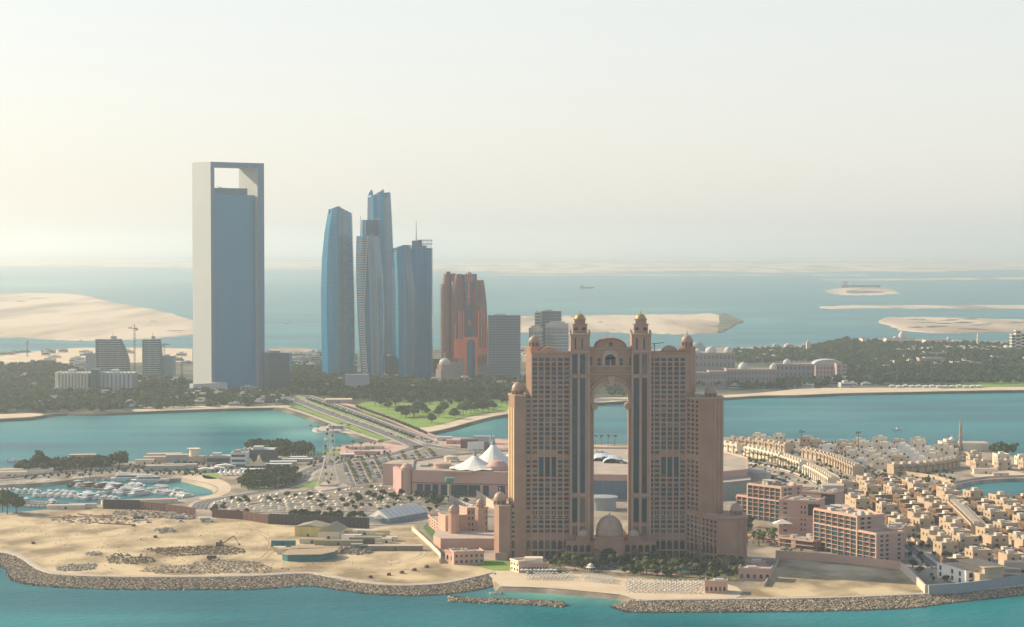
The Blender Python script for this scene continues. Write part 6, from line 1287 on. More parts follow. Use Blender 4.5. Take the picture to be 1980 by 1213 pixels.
# ------------------------------------------------------------------ palace shore on the right
HZP = mat('hazy_palace_stone', (.30, .26, .25), .85, var=.05); HZL = mat('palace_pink', (.44, .32, .28), .85, var=.05)  # palace stone darkened and greyed to put haze into its colour
def palace_block(label, ul, ur, vb, vt, domes=(), m=HZP, depth=40, rows=3, name='palace', cat='palace', bays=10):
    Yb = P(ul, vb)[1]; xl, xr = XW(ul, Yb), XW(ur, Yb); w = xr-xl; H = ZH(Yb, vt)-LZ; root = thing(name, label, cat, (xl, Yb, LZ)); ww = []; b = MB(); ops = []
    bw = w/bays
    for i in range(bays):
        for r_ in range(rows): ops.append((i*bw+bw*.28, i*bw+bw*.72, H*(r_+.25)/rows, H*(r_+.78)/rows, 1 if r_ == rows-1 else 0))
    facade(b, ww, (0, 0), (w, 0), 0, H, ops, .8); b.box(0, 1.6, 0, w, depth, H-.01, 0, 1); b.build('wall', [m, HZL], root); window_parts(root, ww, [mat('palace_window', (.13, .13, .14), .5)])
    b = MB(); b.box(-.5, -.6, H, w+.5, .8, H+1.6); b.box(-.5, .8, H, .5, depth, H+1.6); b.build('cornice', HZL, root)
    for u, vtp, r_ in domes: c = MB(); z1 = ZH(Yb, vtp)-LZ; rr_ = r_*Yb/F; dome(c, XW(u, Yb)-xl, depth*.5, H, rr_, max(3, z1-H-2), 16, drum=2, spike=2); c.build('dome', WSTONE, root, smooth=True)
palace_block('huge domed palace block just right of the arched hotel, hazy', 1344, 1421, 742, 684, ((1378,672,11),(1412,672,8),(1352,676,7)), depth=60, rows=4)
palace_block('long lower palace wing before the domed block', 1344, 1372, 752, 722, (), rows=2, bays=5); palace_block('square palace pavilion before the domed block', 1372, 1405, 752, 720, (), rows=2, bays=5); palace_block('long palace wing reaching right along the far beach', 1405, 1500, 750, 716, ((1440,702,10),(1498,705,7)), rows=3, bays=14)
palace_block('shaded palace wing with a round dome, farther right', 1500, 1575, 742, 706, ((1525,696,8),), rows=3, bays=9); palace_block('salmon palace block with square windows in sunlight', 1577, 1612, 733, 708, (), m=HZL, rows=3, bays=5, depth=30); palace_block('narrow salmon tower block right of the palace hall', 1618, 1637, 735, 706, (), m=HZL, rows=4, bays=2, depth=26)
x0, y0 = P(1600, 716); t = thing('vaulted_hall', 'long white vaulted hall roof behind the salmon palace block', 'hall', (x0, y0, LZ)); k = MPP(716); b = MB(); b.box(-26*k, 0, 0, 30*k, 30, 10); b.build('wall', HZL, t); b = MB(); extr_y(b, [(-26*k, 10)]+[(2*k-28*k*math.cos(math.pi*i/12), 10+9*k*math.sin(math.pi*i/12)) for i in range(13)]+[(30*k, 10)], -1, 32); b.build('roof', WSTONE, t)
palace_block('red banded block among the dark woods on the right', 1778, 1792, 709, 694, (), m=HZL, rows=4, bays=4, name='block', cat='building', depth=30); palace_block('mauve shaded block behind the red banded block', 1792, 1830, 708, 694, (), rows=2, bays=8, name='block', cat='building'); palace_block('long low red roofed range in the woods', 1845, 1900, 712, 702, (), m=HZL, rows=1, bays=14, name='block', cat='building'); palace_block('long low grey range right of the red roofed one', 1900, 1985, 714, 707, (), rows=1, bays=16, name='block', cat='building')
palace_block('cream villa cluster above the red banded block', 1788, 1830, 693, 682, (), m=VW[0], rows=2, bays=7, name='villa_block', cat='building', depth=20); palace_block('small cream house in the woods at the right', 1920, 1938, 700, 690, (), m=VW[0], rows=1, bays=4, name='villa_block', cat='building', depth=20)
palace_block('palace with a golden dome on the back shore', 1715, 1770, 666, 656, ((1748,641,8),(1735,651,5)), m=VW[0], rows=1, bays=12); palace_block('long low cream palace wing on the back shore', 1790, 1840, 667, 659, ((1838,652,4),), m=VW[0], rows=1, bays=12); palace_block('small cream gatehouse on the back shore', 1668, 1676, 668, 656, (), m=VW[0], rows=1, bays=2)
palace_block('yellow gate pavilion on the back shore left of the woods', 1560, 1567, 682, 664, ((1563,660,3),), m=VW[0], rows=2, bays=2, depth=12, name='gatehouse', cat='gatehouse')
x0, y0 = P(1891, 672); t = thing('minaret', 'plain pale minaret standing alone in the right woods', 'minaret', (x0, y0, LZ)); k = MPP(672); b = MB(); b.lathe([(3*k, 0), (3*k, 14*k), (3.8*k, 14.5*k), (2.4*k, 15.5*k), (2.2*k, 24*k), (.1, 28*k)], 10); b.build('shaft', VW[0], t); b = MB(); b.box(-14*k, -4, 0, 5*k, 10, 5*k); b.build('prayer_hall', VW[0], t)
for ul, ur, vt in ((1956, 1964, 648), (1964, 1974, 640), (1974, 1984, 646)): simple_block('palace_tower', 'cream stepped palace tower at the right edge, %s of its trio' % {1956: 'leftmost', 1964: 'middle and tallest', 1974: 'rightmost'}[ul], 'tower', ul, ur, 682, vt, VW[0], 18, floors=6, fm=WINV, rm=VW[0], roof=False)
x0, y0 = P(1948, 682); t = thing('domed_hall', 'cream domed hall beside the palace towers at the right edge', 'hall', (x0, y0, LZ)); k = MPP(682); b = MB(); b.box(-9*k, 0, 0, 8*k, 20, 7*k); b.build('wall', VW[0], t); b = MB(); dome(b, 0, 10, 7*k, 7*k, 7*k, 16); b.build('dome', VW[0], t, smooth=True)
x0, y0 = P(1347, 690); t = thing('blue_dome', 'big blue grey dome rising behind the right domed turret', 'dome', (x0, y0, LZ)); k = MPP(690); b = MB(); b.lathe([(17*k, 0), (17*k, 10*k), (16*k, 18*k), (13*k, 24*k), (7*k, 28*k), (.1, 29*k)], 24); b.build('shell', BLUEC, t, smooth=True)
for i in range(46):       # white houses in the woods
    u, v = (rnd.uniform(1752, 1920), rnd.uniform(677, 684)) if i < 30 else (rnd.uniform(1650, 1990), rnd.uniform(668, 712)); x, y = P(u, v); VN[1 if i < 30 else 0].put((x, y, LZ), rnd.uniform(-.3, .3), 'white villa in the bright row among the right woods' if i < 30 else 'cream villa scattered alone in the right woods', 'white villa row in the woods' if i < 30 else 'cream villas scattered in the woods')
for i in range(14):
    x, y = P(1725+i*13, 749.5+rnd.uniform(-1, 1)); BC = globals().get('BCAB')
    if not BC:
        r_ = thing('beach_cabana', 'cabana', 'cabana'); b = MB(); b.box(-4, -2.5, 0, 4, 2.5, 2.6); b.build('wall', WSTONE, r_); b = MB(); b.add([(-5,-3.5,2.6),(5,-3.5,2.6),(5,3.5,2.6),(-5,3.5,2.6),(0,0,4.4)], [(0,1,4),(1,2,4),(2,3,4),(3,0,4)]); b.build('roof', TENT, r_); BC = BCAB = Placer(r_)
    BC.put((x, y, LZ), 0, 'white cabana in the line on the far palace beach', 'cabanas on the far beach')
# woods
wood('woodland', 'dark woods covering the right palace shore', [(1560,676),(1640,660),(1680,664),(1740,668),(1880,668),(1980,672),(2050,676),(2050,744),(1980,742),(1850,744),(1700,745),(1640,744),(1600,740),(1640,725),(1560,690)], 2600, 41, (4.5, 8), (7, 12), k=8, mind=7)
wood('woodland', 'hazy trees between the palace and the back shore', [(1420,680),(1560,676),(1570,700),(1420,704)], 260, 42, (4, 7), (6, 9), k=8, mind=7)
wood('palm_belt', 'row of trees before the palace at the far beach', [(1344,752),(1520,752),(1600,748),(1600,742),(1344,744)], 330, 43, (4, 6.5), (7, 14), k=8, mind=5)
# ------------------------------------------------------------------ pink domed blocks left of the arched hotel
def wing(root, pl, pr, vt, depth, cols, rows, m=PINK, arch_top=True, win=GLS, name='wall', base=0, wfrac=.5, hf=(.22, .72)):
    (x0, y0), (x1, y1) = P(*pl), P(*pr); ox, oy = root.location.x, root.location.y; L_ = math.hypot(x1-x0, y1-y0); H = ZH(y0, vt)-LZ; a = math.atan2(y1-y0, x1-x0); b = MB(); ww = []
    cw = L_/cols; ops = [(i*cw+cw*(.5-wfrac/2), i*cw+cw*(.5+wfrac/2), base+(H-base)*(r_+hf[0])/rows, base+(H-base)*(r_+hf[1])/rows, 1 if arch_top and r_ == rows-1 else 0) for i in range(cols) for r_ in range(rows)]
    pa, pb = (x0-ox, y0-oy), (x1-ox, y1-oy); facade(b, ww, pa, pb, 0, H, ops, .45); nx, ny = -math.sin(a), math.cos(a)
    q = [(pa[0]+nx*.9, pa[1]+ny*.9), (pb[0]+nx*.9, pb[1]+ny*.9), (pb[0]+nx*depth, pb[1]+ny*depth), (pa[0]+nx*depth, pa[1]+ny*depth)]; b.prism(q, 0, H, 0, 1); b.build(name, [m, ROOFT], root); window_parts(root, ww, win, cap=60)
    b = MB(); b.cbox((pa[0]+pb[0])/2, (pa[1]+pb[1])/2, H, L_+.6, .9, 1.1, a); s = [((q[1][0]+q[2][0])/2, (q[1][1]+q[2][1])/2), ((q[0][0]+q[3][0])/2, (q[0][1]+q[3][1])/2)]
    for c in s: b.cbox(c[0], c[1], H, .6, depth, 1.1, a)
    b.build('parapet', m, root); return pa, pb, H, a
x0, y0 = P(877, 1050); t = thing('domed_pink_block', 'low pink hotel block with two small domes, left of the arched hotel', 'hotel', (x0, y0, LZ))
SAL = mat('salmon_wall', (.52, .31, .23), .85, col2=(.58, .37, .28), scale=.1)
wing(t, (829, 1020), (862, 1048), 998, 16, 7, 4, SAL, False, wfrac=.55); wing(t, (862, 1048), (904, 1046), 1000, 18, 4, 1, SAL, False, wfrac=.05); wing(t, (904, 1032), (943, 1030), 985, 18, 6, 4, SAL)
for u, y, vt, r_, h in ((877, -2, 998, 3.3, 2.8), (929, 14, 986, 3.0, 2.8)):
    Yb = y0+y; xx_ = XW(u, Yb)-x0; zt = ZH(Yb, vt)-LZ; b = MB(); b.prism([(xx_+4.2*math.cos(R(22.5+45*i)), y+4.2*math.sin(R(22.5+45*i))) for i in range(8)], 0, zt+1.5); b.build('turret', SAL, t); lantern(t, xx_, y, zt+1.5, r_, h, 3.4, SAL, DOME, 1.5, 8)
k = MPP(1060); L = lambda u, v: (P(u, v)[0]-x0, P(u, v)[1]-y0)
b = MB(); b.prism([L(838,1056), L(852,1062), L(955,1062), L(957,1050), L(904,1046), L(862,1048), L(845,1040)], 0, 7.5, 0, 1); b.build('podium', [SAL, ROOFT], t)
b = MB(); b.prism([L(826,1015), L(860,1050), L(850,1058), L(818,1022)], 0, 1.4, 1, 0); b.build('hedge', mat('clipped_hedge', (.05, .12, .025), .95, col2=(.08, .17, .04), scale=1), t)
for nm, lab, pl, pr, vt, d, c, r_ in (('gate_house', 'small pink gatehouse below the domed pink block', (861,1086),(878,1090),1066,8,2,1), ('gate_house', 'low pink service building with cream roof plant beside the small lawn', (878,1092),(936,1090),1070,14,6,2)):
    x1, y1 = P(*pl); t = thing(nm, lab, 'building', (x1, y1, LZ)); wing(t, pl, pr, vt, d, c, r_, SAL)
    for i in range(5): b = MB(); q = P(pl[0]+8+i*8, pl[1]-3); h = ZH(y1, vt)-LZ; b.box(q[0]-x1-1.2, 3, h, q[0]-x1+1, 5, h+1.4); b.build('roof_plant', rnd.choice([WSTONE, RIBW, BLUEC]), t)
# ------------------------------------------------------------------ white tent hall and hoardings
(xa, ya), (xb, yb), (xc, yc) = P(712, 1009), P(752, 1013), P(826, 1000); t = thing('tent_hall', 'long white gabled exhibition tent with a small porch', 'tent', (xa, ya, LZ))
A_, B_, C_ = Vector((0, 0, 0)), Vector((xb-xa, yb-ya, 0)), Vector((xc-xb, yc-yb, 0)); hw, hr = 4, 10; D_ = A_+C_; E = B_+C_
b = MB(); mid = (A_+B_)/2; mide = (D_+E)/2; up = lambda p, z: (p.x, p.y, z)
b.add([up(A_, hw), up(B_, hw), up(mid, hr), up(D_, hw), up(E, hw), up(mide, hr)], [(1, 4, 5, 2), (3, 0, 2, 5), (0, 1, 2), (4, 3, 5)]); b.build('tent_roof', TENT, t); b = MB(); b.add([up(A_, 0), up(B_, 0), up(E, 0), up(D_, 0), up(A_, hw), up(B_, hw), up(E, hw), up(D_, hw)], [(0, 1, 5, 4), (1, 2, 6, 5), (2, 3, 7, 6), (3, 0, 4, 7)]); b.build('side_wall', mat('tent_side_blue', (.20, .26, .32), .6), t)
b = MB()
for i in range(9): p = B_+C_*(i/8); q = mid+C_*(i/8); b.tube(up(p, hw+.12), up(q, hr+.12), .14, 4)
b.build('roof_rib', mat('grey_tent_rib', (.35, .38, .40), .6), t)
p = mid*1.0; b = MB(); b.add([(p.x-4, p.y-4, 3.5), (p.x+3, p.y-6, 3.5), (p.x-.4, p.y-5.5, 6.5), (p.x-3, p.y+2, 3.5), (p.x+4, p.y, 3.5), (p.x+.6, p.y+1, 6.5)], [(0, 1, 2), (1, 4, 5, 2), (3, 0, 2, 5)]); b.build('porch_roof', TENT, t)
HB = [mat('dark_slate_hoarding', (.045, .04, .05), .7, col2=(.065, .055, .065), scale=.3), mat('red_brown_hoarding', (.13, .065, .05), .8, col2=(.17, .09, .07), scale=.3)]
def hoarding(label, px, h, m):
    w = wpts(px); x0, y0 = w[0]; t = thing('hoarding', label, 'hoarding', (x0, y0, LZ)); b = MB(); c = MB()
    for p, q in zip(w, w[1:]):
        l = math.hypot(q[0]-p[0], q[1]-p[1]); a = math.atan2(q[1]-p[1], q[0]-p[0]); b.cbox((p[0]+q[0])/2-x0, (p[1]+q[1])/2-y0, 0, l, .5, h, a)
        for x, y, _ in along([p, q], 3.2): c.cbox(x-x0+math.sin(a)*.36, y-y0-math.cos(a)*.36, 0, .16, .2, h, a)
        for x, y, _ in along([p, q], 6.4): c.tube((x-x0+math.sin(a)*.4, y-y0-math.cos(a)*.4, h*.55), (x-x0+math.sin(a)*2.6, y-y0-math.cos(a)*2.6, 0), .1, 4)
    b.build('panel_wall', m, t); c.build('post', mat('hoarding_post', (.16, .10, .08), .8), t)
hoarding('dark slate left stretch of the long hoarding by the marina', [(200,984),(270,985)], 7.6, HB[0]); hoarding('red brown stretch of the long hoarding right of the slate one by the marina', [(271,985),(320,990),(378,998)], 6.4, HB[1])
hoarding('red brown hoarding behind the excavator', [(411,1001),(470,1005),(519,1013)], 6.8, HB[1]); hoarding('dark slate hoarding behind the yellow sheds', [(520,1013.5),(620,1018),(714,1022)], 8, HB[0])
# ------------------------------------------------------------------ building plot
def shed(name, label, u, v, w, d, h, a, m, rm, gable=0, cat='shed'):
    x, y = P(u, v); t = thing(name, label, cat, (x, y, LZ), a); b = MB(); b.box(-w/2, -d/2, 0, w/2, d/2, h); b.build('wall', m, t); b = MB()
    if gable: b.add([(-w/2-.4, -d/2-.4, h), (w/2+.4, -d/2-.4, h), (w/2+.4, d/2+.4, h), (-w/2-.4, d/2+.4, h), (0, -d/2-.4, h+gable), (0, d/2+.4, h+gable)], [(0, 1, 4), (2, 3, 5), (1, 2, 5, 4), (3, 0, 4, 5)])
    else: b.box(-w/2-.2, -d/2-.2, h, w/2+.2, d/2+.2, h+.25)
    b.build('roof', rm, t); b = MB(); b.quad((-.9, -d/2-.02, 0), (.9, -d/2-.02, 0), (.9, -d/2-.02, 2.2), (-.9, -d/2-.02, 2.2)); b.build('door', DARKS, t); return t
YEL = mat('yellow_sheet_wall', (.58, .48, .20), .7); OLV = mat('olive_sheet_roof', (.30, .28, .17), .7, var=.06); CRM = mat('cream_sheet', (.62, .56, .42), .7); RUST = mat('rusty_sheet_roof', (.32, .21, .13), .9, col2=(.48, .38, .26), scale=.8); TEAL = mat('teal_container', (.03, .17, .18), .6, var=.15)
shed('yellow_shed', 'big yellow walled shed with an olive roof, left of the gabled one', 604, 1034, 20, 22, 7, R(-12), YEL, OLV, 2.2); shed('yellow_shed', 'long olive gabled shed with a white end wall, right of the big yellow shed', 643, 1038, 16, 26, 5.5, R(-8), CRM, OLV, 4.5)
for i, (u, v, w, d, m, r_, l) in enumerate(((672,1036,14,6,CRM,OLV,'long cream cabin right of the gabled shed'),(706,1034,18,6,CRM,KERB,'white flat roofed cabin row behind the site cabins'),(680,1044,14,6,WHITEM,KERB,'white cabin nearest the gabled shed'),(712,1046,20,7,WHITEM,OLV,'long white site cabin in the middle of the yard'),(735,1042,6,6,mat('ochre_shed',(.45,.28,.12),.8),OLV,'ochre hut at the right of the yard'),(742,1036,9,7,YEL,OLV,'yellow hut behind the ochre hut'),(758,1046,8,6,CRM,KERB,'small cream hut at the right end of the yard'),(748,1050,7,5,CRM,KERB,'small square hut before the cream hut'),(700,1051,18,4,mat('dark_timber',(.12,.09,.07),.9),DARKS,'low dark shed in the middle of the yard'),(604,1050,18,7,CRM,RUST,'cream site office before the yellow shed'),(655,1054,34,5,OLV,OLV,'long flat olive lean-to before the gabled shed'),(548,1056,17,4,TEAL,TEAL,'teal container at the left of the yard'),(541,1066,8,5,KERB,CRM,'small white hut below the left teal container'),(556,1070,14,10,CRM,RUST,'rusty roofed shack on the left of the barge shaped shed'),(594,1068,22,11,CRM,RUST,'larger rusty roofed shack behind the long teal shed'),(631,1070,16,9,CRM,RUST,'tan roofed shack at the right of the long teal shed'),(765,1064,38,7,mat('grey_brick',(.22,.18,.15),.9),PAVE,'long brown walled store standing alone on the sand'),(690,1062,8,6,mat('grey_rubble',(.3,.28,.25),.95),mat('grey_rubble',(.3,.28,.25),.95),'small grey hut among the scrap heaps'),(703,1064,6,3,TEAL,TEAL,'small dark teal container among the scrap'))): shed('site_cabin', l, u, v, w, d, 3+(i % 3)*.3, R(rnd.uniform(-5, 5)), m, r_)
x, y = P(590, 1084); t = thing('long_shed', 'long teal sided shed with a pale curved roof at the front of the yard', 'shed', (x, y, LZ)); L2 = lambda u, v: (P(u, v)[0]-x, P(u, v)[1]-y)
b = MB(); b.prism([L2(546,1084), L2(556,1086), L2(620,1085), L2(645,1080), L2(652,1076), L2(640,1073), L2(560,1077)], 0, 4.4); b.build('wall', TEAL, t); b = MB(); b.prism([L2(545,1084), L2(556,1086.6), L2(621,1085.6), L2(646,1080.3), L2(653,1076), L2(640,1072.6), L2(558,1076.6)], 4.4, 4.8); b.build('roof', RUST, t)
for u, v, w, l in ((350,1004,10,'blue grey lorry by the hoarding bend'),(400,1009,10,'low blue truck trailer behind the excavator'),(272,1006,11,'dark lorry parked near the left hoarding'),(413,1083,9,'white site truck before the dark spoil heap'),(455,1042,0,'')):
    if not w: continue
    x, y = P(u, v); t = thing('lorry', l, 'lorry', (x, y, LZ), R(rnd.uniform(-10, 10))); b = MB(); b.box(-w/2, -1.3, 1, w/2-2.6, 1.3, 3); b.build('cargo_box', BLUEC if 'blue' in l else DARKS if 'dark' in l else WHITEM, t); b = MB(); b.box(w/2-2.4, -1.25, .6, w/2, 1.25, 2.7); b.build('cab', WHITEM, t)
    for s in (-.35, -.2, .4):
        for q in (-1, 1): b = MB(); b.tube((s*w, q*1.0, .5), (s*w, q*1.3, .5), .5, 8); b.build('wheel', TYRE, t)
x, y = P(350, 1010); CARS[5].put((x, y, LZ+.02), .2, 'white van standing alone on the sand below the red brown hoarding', 'van')
x, y = P(425, 1056); t = thing('excavator', 'long reach excavator with its boom bent over the dark spoil', 'excavator', (x, y, LZ)); k = MPP(1056); b = MB()
for s in (-1, 1): b.box(-2.6, s*1.2-.4, 0, 2.6, s*1.2+.4, 1)
b.build('tracks', DARKS, t); b = MB(); b.box(-2.6, -1.4, 1, 1.6, 1.4, 2.8); b.build('body', mat('digger_yellow_brown', (.20, .14, .05), .6), t); b = MB(); b.box(.2, -1.4, 2.8, 1.8, -.2, 4); b.build('cab', CARG, t)
b = MB(); b.tube((1.5, 0, 2), (9*k/.36*.36, 0, 7*k), .45, 5); b.tube((9*k, 0, 7*k), (27*k, 0, 20*k), .38, 5); b.build('boom', MATS['digger_yellow_brown'], t); b = MB(); b.tube((27*k, 0, 20*k), (38*k, 0, 2*k), .28, 5, r2=.18); b.build('stick', MATS['digger_yellow_brown'], t); b = MB(); b.box(38*k-.6, -.6, .5, 38*k+.6, .6, 1.8); b.build('bucket', DARKS, t)
def heap(label, pts, n, m, sd, hmax=2.5, size=(.5, 1.6), name='rubble_heap'):
    b = MB(); rr = random.Random(sd); w = [P(u, v) for u, v in pts]; cx = sum(p[0] for p in w)/len(w); cy = sum(p[1] for p in w)/len(w)
    def one(x, y, r_):
        d = 0
        b.blob((x, y, LZ+rr.uniform(0, hmax)*rr.random()), rr.uniform(*size), 6, 3, .4, rr.random(), rr.randrange(len(m)), .55)
    infill(pts, n, one, sd); o = b.build(name, m); return tag(o, label, 'rubble', kind='stuff')
RUB = [mat('dark_spoil', (.13, .095, .06), .95, var=.3, scale=.6), mat('brown_spoil', (.24, .18, .12), .95, var=.2, scale=.6), mat('pale_rubble', (.50, .42, .32), .95, var=.15, scale=.6), mat('grey_rubble', (.3, .28, .25), .95)]
heap('dark spoil spread before the excavator', [(280,1062),(320,1059),(400,1056),(440,1056),(472,1062),(474,1070),(450,1073),(380,1074),(330,1077),(300,1069)], 1100, RUB[:2], 1, .6, (.3, .9))
heap('mixed grey heap with orange sheeting near the left sea wall', [(205,1080),(225,1072),(290,1078),(302,1086),(270,1092),(210,1090)], 330, [RUB[1], RUB[3], RUB[0]], 2, 2.0, (.3, 1)); heap('pale broken concrete near the left sea wall', [(108,1098),(150,1092),(188,1092),(180,1102),(130,1106),(110,1104)], 260, [RUB[2], RUB[3]], 3, 1.4, (.4, 1.2))
heap('wide field of pale rubble at the front of the plot', [(300,1096),(360,1094),(385,1086),(430,1084),(500,1088),(525,1098),(522,1108),(400,1110),(300,1110),(270,1105)], 1100, [RUB[2], RUB[3], RUB[1]], 4, 1.1, (.25, .9)); heap('rubble strip along the foot of the red brown hoarding', [(225,990),(300,990),(380,999),(372,1006),(280,1001),(215,995)], 620, [RUB[2], RUB[3], RUB[2], RUB[1]], 5, 1.8)
heap('small grey gravel mound on the sand', [(298,1026),(330,1024),(340,1029),(310,1032)], 120, [RUB[3], RUB[2]], 6, 2.2); heap('scrap and rubble behind the lone store', [(655,1060),(690,1056),(730,1066),(700,1074),(660,1072)], 240, [RUB[3], RUB[1]], 7, 2.6); heap('small rocks on the left of the sand', [(165,1070),(190,1068),(195,1074),(170,1075)], 60, [RUB[3], RUB[2]], 8, 1)
heap('scattered stones and debris over the sand plot', [(20,1010),(400,1012),(520,1025),(530,1080),(840,1085),(880,1108),(640,1105),(480,1108),(120,1105),(40,1070)], 420, RUB[:3], 9, .2, (.2, .7)); heap('debris by the marina end of the plot', [(100,998),(200,996),(260,1004),(300,1012),(150,1014),(100,1008)], 210, [RUB[2], mat('red_debris', (.32, .12, .08), .9), RUB[3]], 10, 1.2)
b = MB(); rr = random.Random(5)
for px in ([(20,1020),(150,1035),(300,1040),(450,1030)], [(480,1030),(520,1060),(600,1095),(740,1090),(800,1070)], [(60,1060),(200,1050),(330,1048)], [(820,1100),(700,1095),(560,1100),(400,1098)]):
    pass
for i, (u, v) in enumerate(((716,1118),(752,1113),(777,1109),(801,1104),(825,1098),(300,1040),(64,1052),(258,1018))): x, y = P(u, v); t = thing('concrete_block', ('rusty brown block in the line of five on the sand' if i < 5 else 'lone dark block lying on the sand by the left heaps'), 'block', (x, y, LZ), rnd.random(), 'blocks in a line on the sand' if i < 5 else 'lone blocks on the sand'); q = MB(); q.prism([(-1.3,-1),(1.2,-1.1),(1.4,.9),(-1.2,1)], 0, [1.7,1.5,1.8,1.4]); q.build('block_body', HB[1], t)
low_wall('plot_wall', 'pale curving wall between the sand plot and the domed pink block', [(797,1026),(820,1046),(845,1070),(852,1080),(850,1090)], 3, .8, KERB, k=3)
for i, (u0, v0, u1, v1) in enumerate(((95,1002,230,997),(190,1013,260,1016),(150,995,250,1006))): low_wall('site_fence', ('low pale barrier at the marina end of the plot', 'red and white barrier line on the left sand', 'short rusty barrier before the left hoarding')[i], [(u0, v0), (u1, v1)], .9, .5, (KERB, MATS['red_debris'], HB[1])[i], k=1)
# ------------------------------------------------------------------ marina
BL = {'small': ('small white open motorboat moored in the marina rows', 'small motorboats in the marina'), 'cruiser': ('white cabin cruiser moored in the marina rows', 'cabin cruisers in the marina'), 'yacht': ('long white motor yacht moored in the marina', 'long motor yachts in the marina'), 'dhow': ('brown wooden dhow among the white yachts', 'wooden dhows in the marina')}
def moor(px, step, kinds, ang=None, where=''):
    for x, y, a in along(wpts(px, 0, 3), step, rnd.uniform(1, step)):
        kd = rnd.choice(kinds); BOATS[kd].put((x, y, 0), (a+math.pi/2 if ang is None else ang)+rnd.uniform(-.15, .15)+rnd.choice((0, math.pi)), BL[kd][0].replace('the marina rows', 'the '+where).replace('in the marina', 'in the '+where) if kd != 'dhow' else BL[kd][0], (BL[kd][1]+', '+where) if kd != 'dhow' else BL[kd][1])
def pontoon(label, px): low_wall('pontoon', label, px, .5, 2.2, mat('pontoon_deck', (.42, .36, .29), .9), dz=-2.6, world=wpts(px, 0, 3))
pontoon('pontoon nearest the left sand plot', [(0,972),(60,975),(120,979)]); pontoon('middle pontoon of the yachts', [(28,956),(110,958),(200,965)]); pontoon('upper pontoon of the yachts', [(140,943),(210,948),(290,951),(320,957)]); pontoon('right pontoon with the closest packed boats', [(250,944),(300,952),(370,959)])
moor([(0,969),(50,971),(115,975)], 3.6, ['small', 'small', 'cruiser'], where='lowest left row'); moor([(0,977),(60,980),(100,981)], 4, ['small'], where='row along the plot shore')
moor([(30,953),(100,955),(200,960)], 6, ['cruiser', 'cruiser', 'small'], where='middle row'); moor([(60,961),(140,963),(225,968)], 6.5, ['cruiser', 'yacht', 'cruiser'], where='lower middle row')
moor([(10,943),(60,939),(125,934)], 4.2, ['small', 'cruiser'], where='upper left row'); moor([(0,948),(30,946)], 4, ['small'], where='far left corner'); moor([(140,940),(200,944),(270,946)], 6, ['cruiser', 'dhow', 'cruiser', 'yacht'], where='upper row'); moor([(200,954),(250,956),(275,958)], 8, ['yacht', 'cruiser'], where='central row')
moor([(270,950),(320,956),(365,962)], 4, ['cruiser', 'small', 'cruiser'], where='right row'); moor([(290,944),(340,950),(350,955)], 5, ['cruiser', 'small'], where='row by the small bay'); moor([(130,932),(180,929),(200,929)], 7, ['small', 'cruiser'], where='row under the quay')
for u, v, a, l, s in ((248, 930, .1, 'large three deck white yacht at the quay, left of the two big ones', 1.25), (291, 934, .05, 'large three deck white yacht at the quay, right of the two big ones', 1.35), (255, 956, .1, 'long white yacht before the pink roofed shed', 1.1)): x, y = P(u, v, 0); BOATS['yacht'].put((x, y, 0), a, l, 'three big yachts', s)
x, y = P(958, 1149, 0); BOATS['small'].put((x, y, 0), 3.0, 'small white boat floating off the hotel beach near the breakwater', 'beach boat', 1.1)
for u, v, l in ((27, 893, 'tiny white boat on the bay above the left trees'), (219, 883, 'tiny white boat with a wake beyond the marina road'), (555, 626, 'white boat far out behind the tall towers'), (1735, 832, 'tiny sail boat in the channel left of the mosque')): x, y = P(u, v, 0); BOATS['small'].put((x, y, 0), .3, l, 'lone boats on open water', 1.6)
for i, u in enumerate((1932, 1943, 1951, 1961)): x, y = P(u, 758.5, 0); BOATS['cruiser'].put((x, y, 0), .2, 'small moored boat in the cluster of four off the right far beach', 'four boats off the right far beach', .9)
shed('boat_shed', 'long low shed with a pinkish roof by the marina right edge', 270, 974, 62, 9, 3.2, R(16), CRM, PINKP, cat='shed'); shed('boat_shed', 'low cream quay building before the middle pontoon', 128, 984, 30, 6, 3, R(3), CRM, KERB); shed('boat_shed', 'cream quay kiosk right of the low quay building', 160, 982, 22, 6, 3.2, R(3), CRM, PAVE)
# north quay
x, y = P(375, 894); t = thing('round_tower', 'squat cream conical tower on the quay beyond the marina', 'tower', (x, y, LZ)); k = MPP(894); b = MB(); b.lathe([(10*k, 0), (8.3*k, 26*k), (8.6*k, 27*k), (7, 27*k), (.1, 26.5*k)], 20); b.build('shaft', VW[0], t, smooth=False); b = MB(); b.box(-8*k, -6, 0, 20*k, 10, 6); b.build('base', VW[1], t)
for i, (u, v, w, d, h, m, l) in enumerate(((52,915,48,14,4,VW[0],'long low cream building left on the marina quay'),(20,921,30,12,4,VW[0],'low cream building at the far left of the quay'),(74,909,30,8,3.4,WSTONE,'white flat canopy building under the quay trees'),(125,900,60,16,6.5,BLUEC,'long dark roofed hall hidden by the quay trees'),(160,897,26,12,9,PSIDE,'taller block behind the quay trees'),(318,889,34,14,6,VW[1],'tan flat block left of the conical tower'),(345,893,24,12,7,BLUEC,'grey glazed block beside the conical tower'),(300,893,22,12,5,VW[1],'small tan kiosk block on the quay'),(280,897,18,10,4,VW[0],'small cream kiosk with parked boats on the quay'),(320,909,36,12,4.5,BLUEC,'low blue grey yacht office on the quay'),(350,907,30,10,4.5,WSTONE,'white roofed yacht store on the quay'))): shed('quay_building', l, u, v, w, d, h, R(8), m, ROOFT if i != 3 else DARKS, cat='building')
t = simple_block('club_building', 'dark box building with a pale flat roof by the grove beyond the marina', 'building', 476, 530, 892, 872, mat('charcoal_wall', (.07, .08, .09), .7), 36, rm=WSTONE)[0]
